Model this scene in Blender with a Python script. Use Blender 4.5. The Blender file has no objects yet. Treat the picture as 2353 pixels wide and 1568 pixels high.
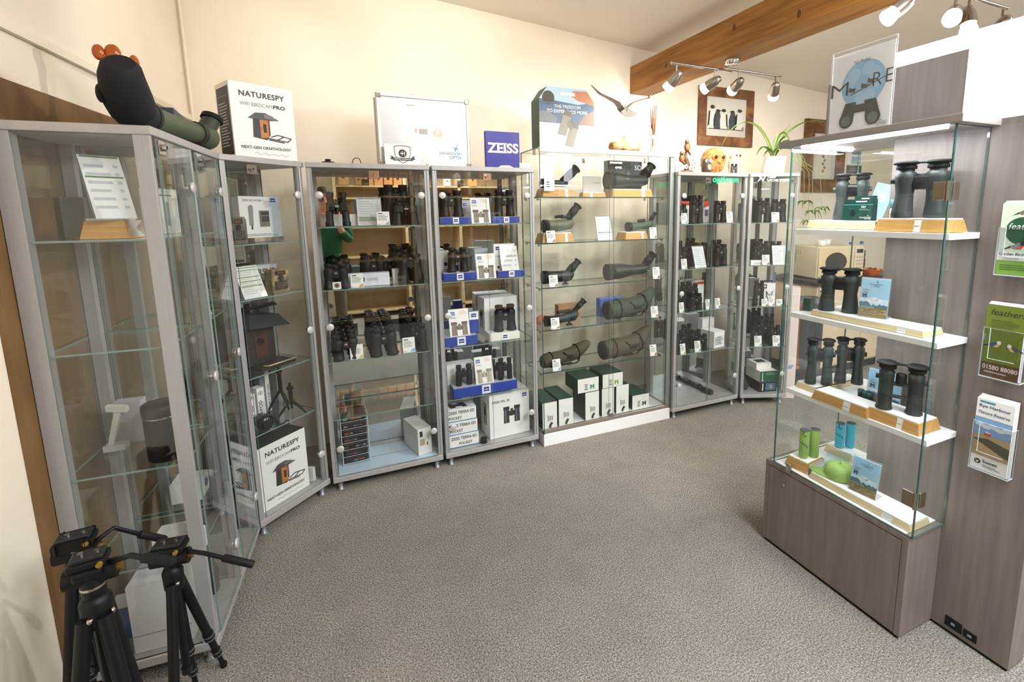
import bpy, bmesh, math, random
from mathutils import Matrix, Vector
random.seed(7)
C = bpy.context.scene.collection
PI = math.pi
# ---------------------------------------------------------------- camera, world, large lights, exposure
CAM_H, PITCH, ROLL, FPX, CX, CY, TH = 1.53492, 0.151166, -0.0128010, 1113.381, 1279.671, 657.216, 0.423666
def _cam_axes():
    cp, sp, c, s = math.cos(PITCH), math.sin(PITCH), math.cos(ROLL), math.sin(ROLL)
    fw, rt, up = Vector((0, cp, -sp)), Vector((1, 0, 0)), Vector((0, sp, cp))
    r, u = c*rt + s*up, -s*rt + c*up
    rot = Matrix.Rotation(-TH, 3, 'Z')
    return rot@fw, rot@r, rot@u
FW, RT, UP = _cam_axes()
EYE = Vector((0, 0, CAM_H))
cd = bpy.data.cameras.new('camera'); cam = bpy.data.objects.new('camera', cd); C.objects.link(cam)
cam.matrix_world = Matrix((( RT.x, UP.x, -FW.x, 0), (RT.y, UP.y, -FW.y, 0), (RT.z, UP.z, -FW.z, CAM_H), (0, 0, 0, 1)))
cd.sensor_fit = 'HORIZONTAL'; cd.sensor_width = 36; cd.lens = FPX/2353*36
cd.shift_x = (1176.5-CX)/2353; cd.shift_y = (CY-784)/2353
cd.clip_start = 0.02
bpy.context.scene.camera = cam
sc = bpy.context.scene
sc.view_settings.view_transform = 'Standard'; sc.view_settings.look = 'None'
sc.view_settings.gamma = 1; sc.view_settings.use_curve_mapping = False
sc.view_settings.exposure = 0.48
sc.cycles.max_bounces = 14; sc.cycles.diffuse_bounces = 5; sc.cycles.glossy_bounces = 6
sc.cycles.transmission_bounces = 8; sc.cycles.transparent_max_bounces = 48
sc.cycles.sample_clamp_indirect = 6
w = bpy.data.worlds.new('sky'); sc.world = w; w.use_nodes = True
bgn = w.node_tree.nodes['Background']
sky = w.node_tree.nodes.new('ShaderNodeTexSky'); sky.sky_type = 'HOSEK_WILKIE'; sky.turbidity = 4
w.node_tree.links.new(sky.outputs[0], bgn.inputs[0]); bgn.inputs[1].default_value = 1.6
def area(name, loc, tgt, sx, sy, power, col):
    l = bpy.data.lights.new(name, 'AREA'); l.shape = 'RECTANGLE'; l.size = sx; l.size_y = sy
    l.energy = power; l.color = col
    o = bpy.data.objects.new(name, l); C.objects.link(o); o.location = loc
    o.rotation_euler = (Vector(tgt)-Vector(loc)).to_track_quat('-Z', 'Y').to_euler()
    return o
# soft fill added as an unseen roof window, and daylight of the right-hand one
SKY_FILL = (.95, 2.15, -1.45, .35); SKY2 = (3.9, 5.1, -1.1, .5)          # x0, x1, y0, y1
area('skylight_fill', (1.55, -.55, 2.82), (1.6, -.1, 0), 1.1, 1.65, 105, (0.90, 0.95, 1.0))
area('skylight_fill', (4.5, -.3, 2.63), (3.6, .3, 0), 1.05, 1.45, 80, (0.88, 0.94, 1.0))

# ---------------------------------------------------------------- pixel of the photograph -> point of the place
def pray(px, py):
    return FW + RT*((px-CX)/FPX) - UP*((py-CY)/FPX)
def at(px, py, z):                      # on a horizontal surface of height z
    d = pray(px, py); return EYE + d*((z-CAM_H)/d.z)
def aty(px, py, y):                     # on the vertical plane y = const
    d = pray(px, py); return EYE + d*(y/d.y)
def atx(px, py, x):
    d = pray(px, py); return EYE + d*(x/d.x)
def mpp(P):                             # metres per pixel at P
    return (Vector(P)-EYE).dot(FW)/FPX

# ---------------------------------------------------------------- materials
def lin(c):
    if isinstance(c, str):
        c = tuple(int(c[i:i+2], 16)/255 for i in (0, 2, 4))
    return tuple((v/12.92 if v <= 0.04045 else ((v+0.055)/1.055)**2.4) for v in c)
_M = {}
def mat(col, rough=0.5, metal=0.0, spec=0.5, emit=0.0, coat=0.0):
    k = (col, rough, metal, spec, emit, coat)
    if k in _M: return _M[k]
    m = bpy.data.materials.new('m_'+str(len(_M))); m.use_nodes = True
    b = m.node_tree.nodes['Principled BSDF']
    rgb = lin(col)+(1,)
    b.inputs['Base Color'].default_value = rgb; b.inputs['Roughness'].default_value = rough
    b.inputs['Metallic'].default_value = metal; b.inputs['Specular IOR Level'].default_value = spec
    b.inputs['Coat Weight'].default_value = coat
    if emit: b.inputs['Emission Color'].default_value = rgb; b.inputs['Emission Strength'].default_value = emit
    _M[k] = m; return m
def noisemat(name, c1, c2, scale, rough=0.6, detail=4, bump=0.0, stretch=(1,1,1), c3=None, lo=0.35, hi=0.65, metal=0.0, spec=0.4, dist=0.0):
    if name in _M: return _M[name]
    m = bpy.data.materials.new(name); m.use_nodes = True; nt = m.node_tree; b = nt.nodes['Principled BSDF']
    tc = nt.nodes.new('ShaderNodeTexCoord'); mp = nt.nodes.new('ShaderNodeMapping'); nz = nt.nodes.new('ShaderNodeTexNoise'); cr = nt.nodes.new('ShaderNodeValToRGB')
    mp.inputs['Scale'].default_value = stretch; nz.inputs['Scale'].default_value = scale; nz.inputs['Detail'].default_value = detail
    nz.inputs['Distortion'].default_value = dist
    nt.links.new(tc.outputs['Object'], mp.inputs[0]); nt.links.new(mp.outputs[0], nz.inputs['Vector']); nt.links.new(nz.outputs['Fac'], cr.inputs[0])
    e = cr.color_ramp.elements; e[0].position = lo; e[0].color = lin(c1)+(1,); e[1].position = hi; e[1].color = lin(c2)+(1,)
    if c3:
        n = e.new((lo+hi)/2); n.color = lin(c3)+(1,)
    nt.links.new(cr.outputs[0], b.inputs['Base Color'])
    b.inputs['Roughness'].default_value = rough; b.inputs['Metallic'].default_value = metal; b.inputs['Specular IOR Level'].default_value = spec
    if bump:
        bp = nt.nodes.new('ShaderNodeBump'); bp.inputs['Strength'].default_value = bump; bp.inputs['Distance'].default_value = 0.01
        nt.links.new(nz.outputs['Fac'], bp.inputs['Height']); nt.links.new(bp.outputs[0], b.inputs['Normal'])
    _M[name] = m; return m
def glassmat(name, tint, refl=1.0):
    if name in _M: return _M[name]
    m = bpy.data.materials.new(name); m.use_nodes = True; nt = m.node_tree
    for n in list(nt.nodes): nt.nodes.remove(n)
    out = nt.nodes.new('ShaderNodeOutputMaterial'); mx = nt.nodes.new('ShaderNodeMixShader'); tr = nt.nodes.new('ShaderNodeBsdfTransparent'); gl = nt.nodes.new('ShaderNodeBsdfGlossy'); fr = nt.nodes.new('ShaderNodeFresnel')
    tr.inputs[0].default_value = tuple(tint)+(1,); gl.inputs['Roughness'].default_value = 0.0; gl.inputs[0].default_value = (refl, refl, refl, 1); fr.inputs['IOR'].default_value = 1.42
    # both faces of a pane use the outward-facing angle
    geo = nt.nodes.new('ShaderNodeNewGeometry'); dot = nt.nodes.new('ShaderNodeVectorMath'); dot.operation = 'DOT_PRODUCT'
    ab = nt.nodes.new('ShaderNodeMath'); ab.operation = 'ABSOLUTE'; om = nt.nodes.new('ShaderNodeMath'); om.operation = 'SUBTRACT'; om.inputs[0].default_value = 1
    pw = nt.nodes.new('ShaderNodeMath'); pw.operation = 'POWER'; pw.inputs[1].default_value = 5; ma = nt.nodes.new('ShaderNodeMath'); ma.operation = 'MULTIPLY_ADD'; ma.inputs[1].default_value = 0.96; ma.inputs[2].default_value = 0.035
    nt.nodes.remove(fr)
    L = nt.links.new
    L(geo.outputs['Normal'], dot.inputs[0]); L(geo.outputs['Incoming'], dot.inputs[1]); L(dot.outputs['Value'], ab.inputs[0]); L(ab.outputs[0], om.inputs[1]); L(om.outputs[0], pw.inputs[0]); L(pw.outputs[0], ma.inputs[0])
    L(ma.outputs[0], mx.inputs[0]); L(tr.outputs[0], mx.inputs[1]); L(gl.outputs[0], mx.inputs[2]); L(mx.outputs[0], out.inputs[0])
    _M[name] = m; return m
GLASS = glassmat('clear_glass', (0.975, 0.985, 0.98))
GEDGE = mat('2a4640', 0.15, 0, 0.8)
GEDGE2 = mat('75908a', 0.15, 0, 0.8)
ACRYL = glassmat('clear_acrylic', (0.97, 0.98, 0.99))
ACEDGE = mat('c9d6de', 0.15)
MIRROR = mat('d6dad8', 0.01, 1.0)
ALU = noisemat('brushed_aluminium', 'a8a8a9', 'aeaeae', 6, 0.42, 3, 0, (60, 60, 1), metal=0.3, spec=0.5)
LAM = noisemat('silver_laminate', 'adabaa', 'b4b2b0', 9, 0.45, 3, 0, (3, 3, 3), metal=0.2)
CHROME = mat('c8c8c8', 0.12, 1.0)
STEEL = mat('b5aea6', 0.25, 1.0)
WHITE = mat('f0f0ee', 0.5); PAPER = mat('f2f1ef', 0.65); OFFW = mat('e4e2da', 0.6); INK = mat('2b2b2d', 0.6); GREYT = mat('8d8f92', 0.6); LGREY = mat('c4c8cc', 0.6)
BLACK = mat('0a0b0c', 0.5, 0, .35); RUBBER = mat('121314', 0.65, 0, .3); DGREY = mat('35373a', 0.5); GUN = mat('1a1b1d', 0.35, 0.3)
NAVY = mat('123a9e', 0.42); ZBLUE = mat('1a2c9a', 0.35); DGREEN = mat('0f3b30', 0.5); LGREEN = mat('6f9a45', 0.6); LBLUE = mat('a9cfe8', 0.5)
RUBG = mat('3d4946', 0.55); OLIVE = mat('46503c', 0.6); LENSM = mat('3a4a63', 0.06, 0.3, 0.8); GOLD = mat('b98b36', 0.3, 0.8); ORANGE = mat('d8622a', 0.5); RED = mat('c8382c', 0.5)
CREAM = mat('ece3cf', 0.6); KRAFT = mat('a9805a', 0.75); TEAL = mat('1d6f77', 0.5)
OAK = noisemat('oak_block', 'b98a47', 'c99d5c', 5, 0.5, 4, 0.05, (1.2, 14, 30))
PINE = noisemat('pine_board', 'c9a877', 'd8bc8e', 4, 0.55, 4, 0, (1, 9, 9))
DWOOD = noisemat('rustic_wood', '57371f', '8f633f', 4, 0.6, 6, 0.2, (2.2, 4, 2.2), '734c2e', dist=.7)
GREYWOOD = noisemat('grey_wood_laminate', '786f6a', '857c76', 3, 0.45, 5, 0, (14, 14, 1.0))
BARK = noisemat('driftwood', 'a06a3a', 'e0b88a', 14, 0.8, 6, 0.4, (3, 1, 1))

# ---------------------------------------------------------------- mesh builder
class MB:
    def __init__(s): s.v = []; s.f = []; s.fm = []; s.fs = []; s.mats = []; s.T = None
    def mi(s, m):
        if m not in s.mats: s.mats.append(m)
        return s.mats.index(m)
    def add(s, vs, fs, m, smooth=False):
        n = len(s.v); T = s.T
        s.v += [tuple(T@Vector(p)) if T is not None else tuple(p) for p in vs]
        k = s.mi(m)
        for f in fs: s.f.append([i+n for i in f]); s.fm.append(k); s.fs.append(smooth)
        return s
    def box(s, lo, hi, m, b=0.0, edge=None, axis=1):
        (x0, y0, z0), (x1, y1, z1) = lo, hi
        if b <= 0:
            vs = [(x0,y0,z0),(x1,y0,z0),(x1,y1,z0),(x0,y1,z0),(x0,y0,z1),(x1,y0,z1),(x1,y1,z1),(x0,y1,z1)]
            fs = [(0,3,2,1),(4,5,6,7),(0,1,5,4),(1,2,6,5),(2,3,7,6),(3,0,4,7)]
            if edge is None: return s.add(vs, fs, m)
            big = {1: (2, 4), 0: (3, 5), 2: (0, 1)}[axis]
            s.add(vs, [fs[i] for i in big], m)
            return s.add(vs, [fs[i] for i in range(6) if i not in big], edge)
        bm = bmesh.new(); bmesh.ops.create_cube(bm, size=1)
        for v in bm.verts: v.co = Vector(((x0+x1)/2+v.co.x*(x1-x0), (y0+y1)/2+v.co.y*(y1-y0), (z0+z1)/2+v.co.z*(z1-z0)))
        bmesh.ops.bevel(bm, geom=bm.edges[:], offset=b, segments=2, affect='EDGES', profile=0.5)
        bm.verts.index_update()
        s.add([v.co[:] for v in bm.verts], [[v.index for v in f.verts] for f in bm.faces], m); bm.free(); return s
    def rings(s, rings, m, cap=True, smooth=True, close=True):
        n = len(rings[0]); vs = [p for r in rings for p in r]; fs = []
        for i in range(len(rings)-1):
            for j in range(n if close else n-1):
                fs.append((i*n+j, i*n+(j+1) % n, (i+1)*n+(j+1) % n, (i+1)*n+j))
        s.add(vs, fs, m, smooth)
        if cap and close:
            s.add(rings[0], [tuple(range(n))[::-1]], m); s.add(rings[-1], [tuple(range(n))], m)
        return s
    def lathe(s, prof, m, n=20, T=None, smooth=True, cap=True):      # prof: (radius, height) along z
        old = s.T
        if T is not None: s.T = T if old is None else old@T
        R = [[(r*math.cos(2*PI*j/n), r*math.sin(2*PI*j/n), z) for j in range(n)] for r, z in prof]
        s.rings(R, m, cap, smooth); s.T = old; return s
    def tube(s, pts, r, m, n=8, cap=True):
        P = [Vector(p) for p in pts]; k = len(P); rr = r if isinstance(r, (list, tuple)) else [r]*k
        R = []; pu = None
        for i in range(k):
            d = (P[min(i+1, k-1)]-P[max(i-1, 0)]).normalized()
            if pu is None: pu = d.orthogonal().normalized()
            pu = (pu-d*pu.dot(d))
            pu = pu.normalized() if pu.length > 1e-6 else d.orthogonal().normalized()
            q = d.cross(pu)
            R.append([tuple(P[i]+(pu*math.cos(2*PI*j/n)+q*math.sin(2*PI*j/n))*rr[i]) for j in range(n)])
        return s.rings(R, m, cap)
    def cyl(s, a, b, r, m, n=16, r1=None):
        return s.tube_flat(a, b, r, r if r1 is None else r1, m, n)
    def tube_flat(s, a, b, r0, r1, m, n):
        return s.tube([a, b], [r0, r1], m, n)
    def prism(s, poly, y0, y1, m, side=None):                       # polygon in XZ, front face at y0
        n = len(poly); vs = [(x, y0, z) for x, z in poly]+[(x, y1, z) for x, z in poly]
        s.add(vs, [tuple(range(n)), tuple(range(2*n-1, n-1, -1))], m)
        return s.add(vs, [(i, i+n, (i+1) % n+n, (i+1) % n) for i in range(n)], side or m)
    def sph(s, c, r, m, n=14, k=9, sq=(1, 1, 1)):
        R = []
        for i in range(k+1):
            a = -PI/2+PI*i/k; rr = max(1e-4, math.cos(a))*r
            R.append([(c[0]+rr*math.cos(2*PI*j/n)*sq[0], c[1]+rr*math.sin(2*PI*j/n)*sq[1], c[2]+r*math.sin(a)*sq[2]) for j in range(n)])
        return s.rings(R, m, False)
    def quad(s, x0, z0, x1, z1, m, y=-0.0006):                       # printed patch on the front (y = 0) face
        return s.add([(x0,y,z0),(x1,y,z0),(x1,y,z1),(x0,y,z1)], [(0,1,2,3)], m)
    def poly(s, pts, m, y=-0.0006): return s.add([(x, y, z) for x, z in pts], [tuple(range(len(pts)))], m)
    def disc(s, x, z, r, m, y=-0.0008, n=20, rz=None):
        return s.poly([(x+r*math.cos(2*PI*i/n), z+(rz or r)*math.sin(2*PI*i/n)) for i in range(n)], m, y)
    def lines(s, x0, x1, z1, z0, n, m=None, th=0.45, y=-0.0008, seed=1):   # small print, too small to read
        rnd = random.Random(seed)
        for i in range(n):
            z = z1-(z1-z0)*(i+0.5)/n; h = (z1-z0)/n*th/2
            s.quad(x0, z-h, x0+(x1-x0)*rnd.uniform(0.7, 1), z+h, m or GREYT, y)
        return s
    def text(s, t, x, z, h=None, w=None, m=None, bold=0.0, align='l', y=-0.0012, italic=0.0, sp=1.0):
        vs, fs, bw, bh = glyphs(t, bold, sp)
        if not vs: return s
        kx = ky = (h/bh if h else w/bw)
        if h and w: kx = w/bw
        off = {'l': 0, 'c': -bw*kx/2, 'r': -bw*kx}[align]
        return s.add([(x+off+(a+b*italic)*kx, y, z+b*ky) for a, b in vs], fs, m or INK)
    def mesh(s, name):
        me = bpy.data.meshes.new(name); me.from_pydata(s.v, [], s.f)
        for m in s.mats: me.materials.append(m)
        me.polygons.foreach_set('material_index', s.fm); me.polygons.foreach_set('use_smooth', s.fs)
        me.update(); return me
    def build(s, name, parent=None, loc=(0, 0, 0), rz=0):
        return put(name, s.mesh(name), parent, loc, rz)
_G = {}
def glyphs(t, bold, sp):
    k = (t, bold, sp)
    if k in _G: return _G[k]
    c = bpy.data.curves.new('t', 'FONT'); c.body = t; c.size = 1; c.offset = bold; c.resolution_u = 3; c.space_character = sp
    o = bpy.data.objects.new('t', c); me = bpy.data.meshes.new_from_object(o)
    P = [(v.co.x, v.co.y) for v in me.vertices]; F = [tuple(p.vertices) for p in me.polygons]
    if P:
        x0 = min(p[0] for p in P); x1 = max(p[0] for p in P); y0 = min(p[1] for p in P); y1 = max(p[1] for p in P)
        _G[k] = ([(a-x0, b-y0) for a, b in P], F, max(x1-x0, 1e-5), max(y1-y0, 1e-5))
    else: _G[k] = ([], [], 1, 1)
    bpy.data.objects.remove(o); bpy.data.curves.remove(c); bpy.data.meshes.remove(me)
    return _G[k]
def put(name, me, parent=None, loc=(0, 0, 0), rz=0):
    o = bpy.data.objects.new(name, me); C.objects.link(o)
    o.location = loc; o.rotation_euler = (0, 0, rz)
    if parent: o.parent = parent
    return o
def tag(o, label, cat, group=None):
    o['label'] = label; o['category'] = cat
    if group: o['group'] = group
    return o
def thing(name, label, cat, loc=(0, 0, 0), rz=0, group=None, s=1.0):
    o = bpy.data.objects.new(name, None); C.objects.link(o); o.empty_display_size = 0.05
    o.location = loc; o.rotation_euler = (0, 0, rz); o.scale = s if isinstance(s, (tuple, list)) else (s, s, s)
    return tag(o, label, cat, group)
def struct(name, mb, mat=None):
    o = mb.build(name); o['kind'] = 'structure'; return o
def RX(a): return Matrix.Rotation(a, 4, 'X')
def RY(a): return Matrix.Rotation(a, 4, 'Y')
def RZ(a): return Matrix.Rotation(a, 4, 'Z')
def TR(x, y, z): return Matrix.Translation((x, y, z))
# ---------------------------------------------------------------- room shell
YB = 3.474
def ceil_z(x): return 2.985-0.0715*x
WALL = noisemat('cream_plaster', 'ebe1cf', 'f0e7d7', 1.3, 0.75, 5, 0.03)
CEILM = mat('eee6da', 0.8)
def carpetmat():
    m = bpy.data.materials.new('grey_carpet'); m.use_nodes = True; nt = m.node_tree; b = nt.nodes['Principled BSDF']; L = nt.links.new
    tc = nt.nodes.new('ShaderNodeTexCoord')
    def nz(scale, detail):
        n = nt.nodes.new('ShaderNodeTexNoise'); n.inputs['Scale'].default_value = scale; n.inputs['Detail'].default_value = detail; n.inputs['Roughness'].default_value = .72; L(tc.outputs['Object'], n.inputs['Vector']); return n
    a, c, d = nz(170, 4), nz(430, 2), nz(5, 5)
    r = nt.nodes.new('ShaderNodeValToRGB'); e = r.color_ramp.elements
    e[0].position = .40; e[0].color = lin('46443f')+(1,); e[1].position = .60; e[1].color = lin('bdb9b0')+(1,); k = e.new(.5); k.color = lin('85817a')+(1,)
    mx = nt.nodes.new('ShaderNodeMix'); mx.data_type = 'FLOAT'; mx.inputs[0].default_value = .4
    L(a.outputs['Fac'], mx.inputs[2]); L(c.outputs['Fac'], mx.inputs[3]); L(mx.outputs[0], r.inputs[0])
    r2 = nt.nodes.new('ShaderNodeValToRGB'); e = r2.color_ramp.elements; e[0].position = .35; e[0].color = (.86, .84, .83, 1); e[1].position = .65; e[1].color = (1, .98, .95, 1)
    L(d.outputs['Fac'], r2.inputs[0])
    mm = nt.nodes.new('ShaderNodeMix'); mm.data_type = 'RGBA'; mm.blend_type = 'MULTIPLY'; mm.inputs[0].default_value = 1
    L(r.outputs[0], mm.inputs[6]); L(r2.outputs[0], mm.inputs[7]); L(mm.outputs[2], b.inputs['Base Color'])
    b.inputs['Roughness'].default_value = .95; b.inputs['Specular IOR Level'].default_value = .1
    bp = nt.nodes.new('ShaderNodeBump'); bp.inputs['Strength'].default_value = .1; bp.inputs['Distance'].default_value = .003
    L(c.outputs['Fac'], bp.inputs['Height']); L(bp.outputs[0], b.inputs['Normal'])
    return m
struct('floor', MB().box((-2.2, -2.6, -.1), (7.1, 3.6, 0), carpetmat()))
struct('wall_back', MB().box((-1.0, YB, 0), (7.1, YB+.12, 3.3), WALL))
# left wall runs slightly out of square
LW = lambda y: -0.714-(YB-y)*0.085
def slab(pts, z0, z1, m, mb=None):
    mb = mb or MB(); n = len(pts)
    vs = [(x, y, z0) for x, y in pts]+[(x, y, z1) for x, y in pts]
    return mb.add(vs, [tuple(range(n))[::-1], tuple(range(n, 2*n))]+[(i, (i+1) % n, (i+1) % n+n, i+n) for i in range(n)], m)
struct('wall_left', slab([(LW(YB+.1)-.12, YB+.1), (LW(-2.5)-.12, -2.5), (LW(-2.5), -2.5), (LW(YB+.1), YB+.1)], 0, 3.4, WALL))
cb = MB()
xs = [-2.2, SKY_FILL[0], SKY_FILL[1], SKY2[0], SKY2[1], 7.1]; ys = sorted([-2.6, SKY_FILL[2], SKY_FILL[3], SKY2[2], SKY2[3], 3.6])
for i in range(5):
    for j in range(5):
        x0, x1, y0, y1 = xs[i], xs[i+1], ys[j], ys[j+1]; cx, cy = (x0+x1)/2, (y0+y1)/2
        if any(h[0] < cx < h[1] and h[2] < cy < h[3] for h in (SKY_FILL, SKY2)): continue
        vs = [(x, y, ceil_z(x)+dz) for dz in (0, .2) for x, y in ((x0, y0), (x1, y0), (x1, y1), (x0, y1))]
        cb.add(vs, [(0, 1, 2, 3), (7, 6, 5, 4), (0, 4, 5, 1), (1, 5, 6, 2), (2, 6, 7, 3), (3, 7, 4, 0)], CEILM)
struct('ceiling', cb)
for n, h in ((1, SKY_FILL), (2, SKY2)):  # the first frame and pane only dress the added fill opening
    fr = MB(); f = .05
    for x0, x1, y0, y1 in ((h[0], h[0]+f, h[2], h[3]), (h[1]-f, h[1], h[2], h[3]), (h[0]+f, h[1]-f, h[2], h[2]+f), (h[0]+f, h[1]-f, h[3]-f, h[3]), ((h[0]+h[1])/2-.02, (h[0]+h[1])/2+.02, h[2]+f, h[3]-f)):
        vs = [(x, y, ceil_z(x)+dz) for dz in (-.012, .10) for x, y in ((x0, y0), (x1, y0), (x1, y1), (x0, y1))]
        fr.add(vs, [(0, 1, 2, 3), (7, 6, 5, 4), (0, 4, 5, 1), (1, 5, 6, 2), (2, 6, 7, 3), (3, 7, 4, 0)], WHITE)
    o = struct('window_%d' % n, fr)
    MB().add([(x, y, ceil_z(x)+dz) for dz in (.05, .056) for x, y in ((h[0], h[2]), (h[1], h[2]), (h[1], h[3]), (h[0], h[3]))], [(0, 1, 2, 3), (7, 6, 5, 4), (0, 4, 5, 1), (1, 5, 6, 2), (2, 6, 7, 3), (3, 7, 4, 0)], GLASS).build('window_glass', o)
struct('wall_front', MB().box((-2.0, -1.92, 0), (7.1, -1.78, 3.3), WALL))
struct('wall_right', MB().box((7.0, -2.6, 0), (7.12, 3.6, 3.3), WALL))
# brown boarding behind the left-hand cabinets, and the cable trunking above it
bd = slab([(LW(1.80)+.001, 1.80), (LW(1.80)+.014, 1.80), (LW(3.40)+.014, 3.40), (LW(3.40)+.001, 3.40)], 0, 1.93, noisemat('brown_boarding', '6a4d2c', '7d5f3a', 3, 0.5, 4, 0, (4, 4, 1)))
struct('trim_1', bd)
struct('trim_2', slab([(LW(-.5)+.001, -.5), (LW(-.5)+.018, -.5), (LW(YB)+.018, YB-.002), (LW(YB)+.001, YB-.002)], 2.075, 2.105, WALL))
struct('trim_3', MB().cyl((LW(YB)+.022, YB-.02, 0), (LW(YB)+.022, YB-.02, 3.0), .007, WALL))
# oak ceiling beam
BEAM = noisemat('oak_beam', '80511d', 'a3702f', 3, 0.55, 7, 0.15, (9, .7, 9), '94632a', dist=.6)
bb = MB().box((2.231, -1.77, 2.464), (2.43, YB-.003, 2.672), BEAM, .006)
for kx, ky, kz in ((0, 3.0, 2.56), (0, 2.35, 2.60), (0, 1.9, 2.52)):
    bb.add([(2.2302, ky+.012*math.cos(t*.7), kz+.02*math.sin(t*.7)) for t in range(9)], [tuple(range(9))], mat('55341a', .7))
o = bb.build('ceiling_beam'); o['kind'] = 'structure'; o.name = 'trim_4'

# ---------------------------------------------------------------- cabinet frames
class Fr:
    def __init__(s, o, u, w, dep): s.o = Vector(o).to_3d() if len(o) == 2 else Vector(o); s.u = Vector((u[0], u[1], 0)).normalized(); s.n = Vector((-s.u.y, s.u.x, 0)); s.w = w; s.dep = dep; s.rz = math.atan2(s.u.y, s.u.x)
    def P(s, u, d, z): return s.o+s.u*u+s.n*d+Vector((0, 0, z))
    def uz(s, px, py, d=0.0):           # local (u, z) of a pixel on the plane d behind the front
        q = pray(px, py); o = s.o+s.n*d; t = (s.n.dot(o-Vector((0, 0, 0))))/s.n.dot(q)
        Q = EYE+q*t; return (Q-o).dot(s.u), Q.z
FA = Fr((-.476, 1.83), (.043, .686), .339, .36); FA2 = Fr((-.476+.0215, 1.83+.343), (.043, .686), .338, .36)
FB = Fr((-.431, 2.519), (.302, .293), .419, .34)
FC = Fr((-.117, 2.792), (1, .008), .609, .345); FD = Fr((.508, 2.795), (1, 0), .608, .345)
FE = Fr((1.147, 2.781), (1, 0), 1.017, .323); FF = Fr((2.168, 2.755), (1, 0), .636, .345); FG = Fr((2.82, 2.746), (.34, -.143), .369, .345)
HK = (1.636, .945, .255)
KNOB = mat('d4d3d2', .35, .35)
def cabinet(label, F, shelves, doors, lock_u, hinges, back='mirror', rear=True, foot=True, round_right=False):
    r = thing('display_cabinet', label, 'cabinet', F.o, F.rz, 'silver framed glass display cabinets')
    w, d, pw, pd = F.w, F.dep, .038, .044
    MB().box((0, 0, .055), (w, d, .088), LAM, .004).build('base_panel', r)
    MB().box((-.002, -.004, 1.774), (w+.002, d, 1.80), LAM, .003).build('top_panel', r)
    for x0, y0 in ((0, 0), (w-pw, 0), (0, d-pd), (w-pw, d-pd)):
        if y0 > 0: b = MB().box((x0+(.004 if x0 == 0 else 0), y0, .088), (x0+pw-(.004 if x0 else 0), d, 1.774), ALU)
        elif round_right and x0 > 0:
            b = MB().cyl((x0+.02, .02, .088), (x0+.02, .02, 1.774), .019, ALU, 20)
        else:
            b = MB().box((x0, .002, .088), (x0+.014, pd, 1.774), ALU, .002); b.box((x0+.014 if x0 == 0 else x0, .006, .088), (x0+.014+pw-.014 if x0 == 0 else x0+pw, .018, 1.774), ALU)
            if x0 > 0: b = MB().box((x0+pw-.014, .002, .088), (x0+pw, pd, 1.774), ALU, .002).box((x0+.012, .006, .088), (x0+pw-.014, .018, 1.774), ALU)
            else: b = MB().box((0, .002, .088), (.014, pd, 1.774), ALU, .002).box((.014, .006, .088), (.026, .018, 1.774), ALU)
        b.build('post', r)
    for x in (.006, w-.011):
        MB().box((x, pd, .088), (x+.005, d-pd, 1.774), GLASS, edge=GEDGE, axis=0).build('side_glass', r)
    if back == 'mirror':
        MB().box((pw, d-.012, .088), (w-pw, d-.006, 1.774), MIRROR).build('mirror_back', r)
    else:
        MB().box((pw, d-.012, .088), (w-pw, d-.007, 1.774), GLASS, edge=GEDGE).build('back_glass', r)
    for z in shelves:
        MB().box((.014, .03, z-.006), (w-.014, d-.02, z), GLASS, edge=GEDGE2, axis=2).build('shelf', r)
    lo, hi = .030, w-.030
    spans = [(lo, hi)] if doors == 1 else [(lo, (lo+hi)/2-.0015), ((lo+hi)/2+.0015, hi)]
    for i, (a, b) in enumerate(spans):
        g = MB().box((a, -.004, .094), (b, .001, 1.768), GLASS, edge=GEDGE2).build('door', r)
        side = hinges if doors == 1 else ('l' if i == 0 else 'r')
        for z in HK:
            x = a+.020 if side == 'l' else b-.020
            k = MB().lathe([(.017, 0), (.019, .001), (.019, .007), (.016, .0095), (.001, .0095)], KNOB, 22, TR(x, -.004, z)@RX(PI/2)).cyl((x, .001, z), (x, .012, z), .010, CHROME, 16)
            k.box((x-.004-(.02 if side == 'l' else 0), .004, z-.004), (x+.004+(.02 if side == 'r' else 0), .010, z+.004), CHROME).build('hinge', g)
    lk = MB().box((lock_u-.024, -.007, 1.722), (lock_u+.024, -.004, 1.764), CHROME, .0015).cyl((lock_u-.004, -.020, 1.744), (lock_u-.004, -.006, 1.744), .0105, CHROME, 18)
    lk.box((lock_u-.0055, -.0215, 1.738), (lock_u-.0025, -.0199, 1.750), INK); lk.build('lock', r)
    if foot:
        for x in (.035, w-.035):
            for y in (.035, d-.035): MB().lathe([(.020, 0), (.020, .006), (.013, .010), (.013, .055)], mat('8d9095', .4, .5), 14, TR(x, y, 0)).build('foot', r)
    return r
ZC = (1.472, 1.138, .739, .412); ZB = (1.407, 1.151, .781, .497); ZE = (1.630, 1.341, 1.055, .775, .490); ZF = (1.438, 1.113, .794, .476); ZG = (1.436, 1.110, .788, .466)
ZA = (1.471, 1.135, .742, .409)
cabinet('tall glass cabinet nearest the camera on the left, side facing out', FA, ZA, 1, .06, 'r', 'glass')
cabinet('narrow tall glass cabinet at left, squeezed between the nearest one and the corner one', FA2, ZA, 1, .06, 'r', 'glass')
cabinet('corner glass cabinet set diagonally, nest box carton standing on its top', FB, ZB, 1, .14, 'r', 'mirror', round_right=True)
cabinet('mirror-backed glass cabinet reflecting the photographer, silver case on top', FC, ZC, 2, .32, 'l')
cabinet('mirror-backed glass cabinet with blue trays, blue sign on its top', FD, ZC, 2, .315, 'l')
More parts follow.
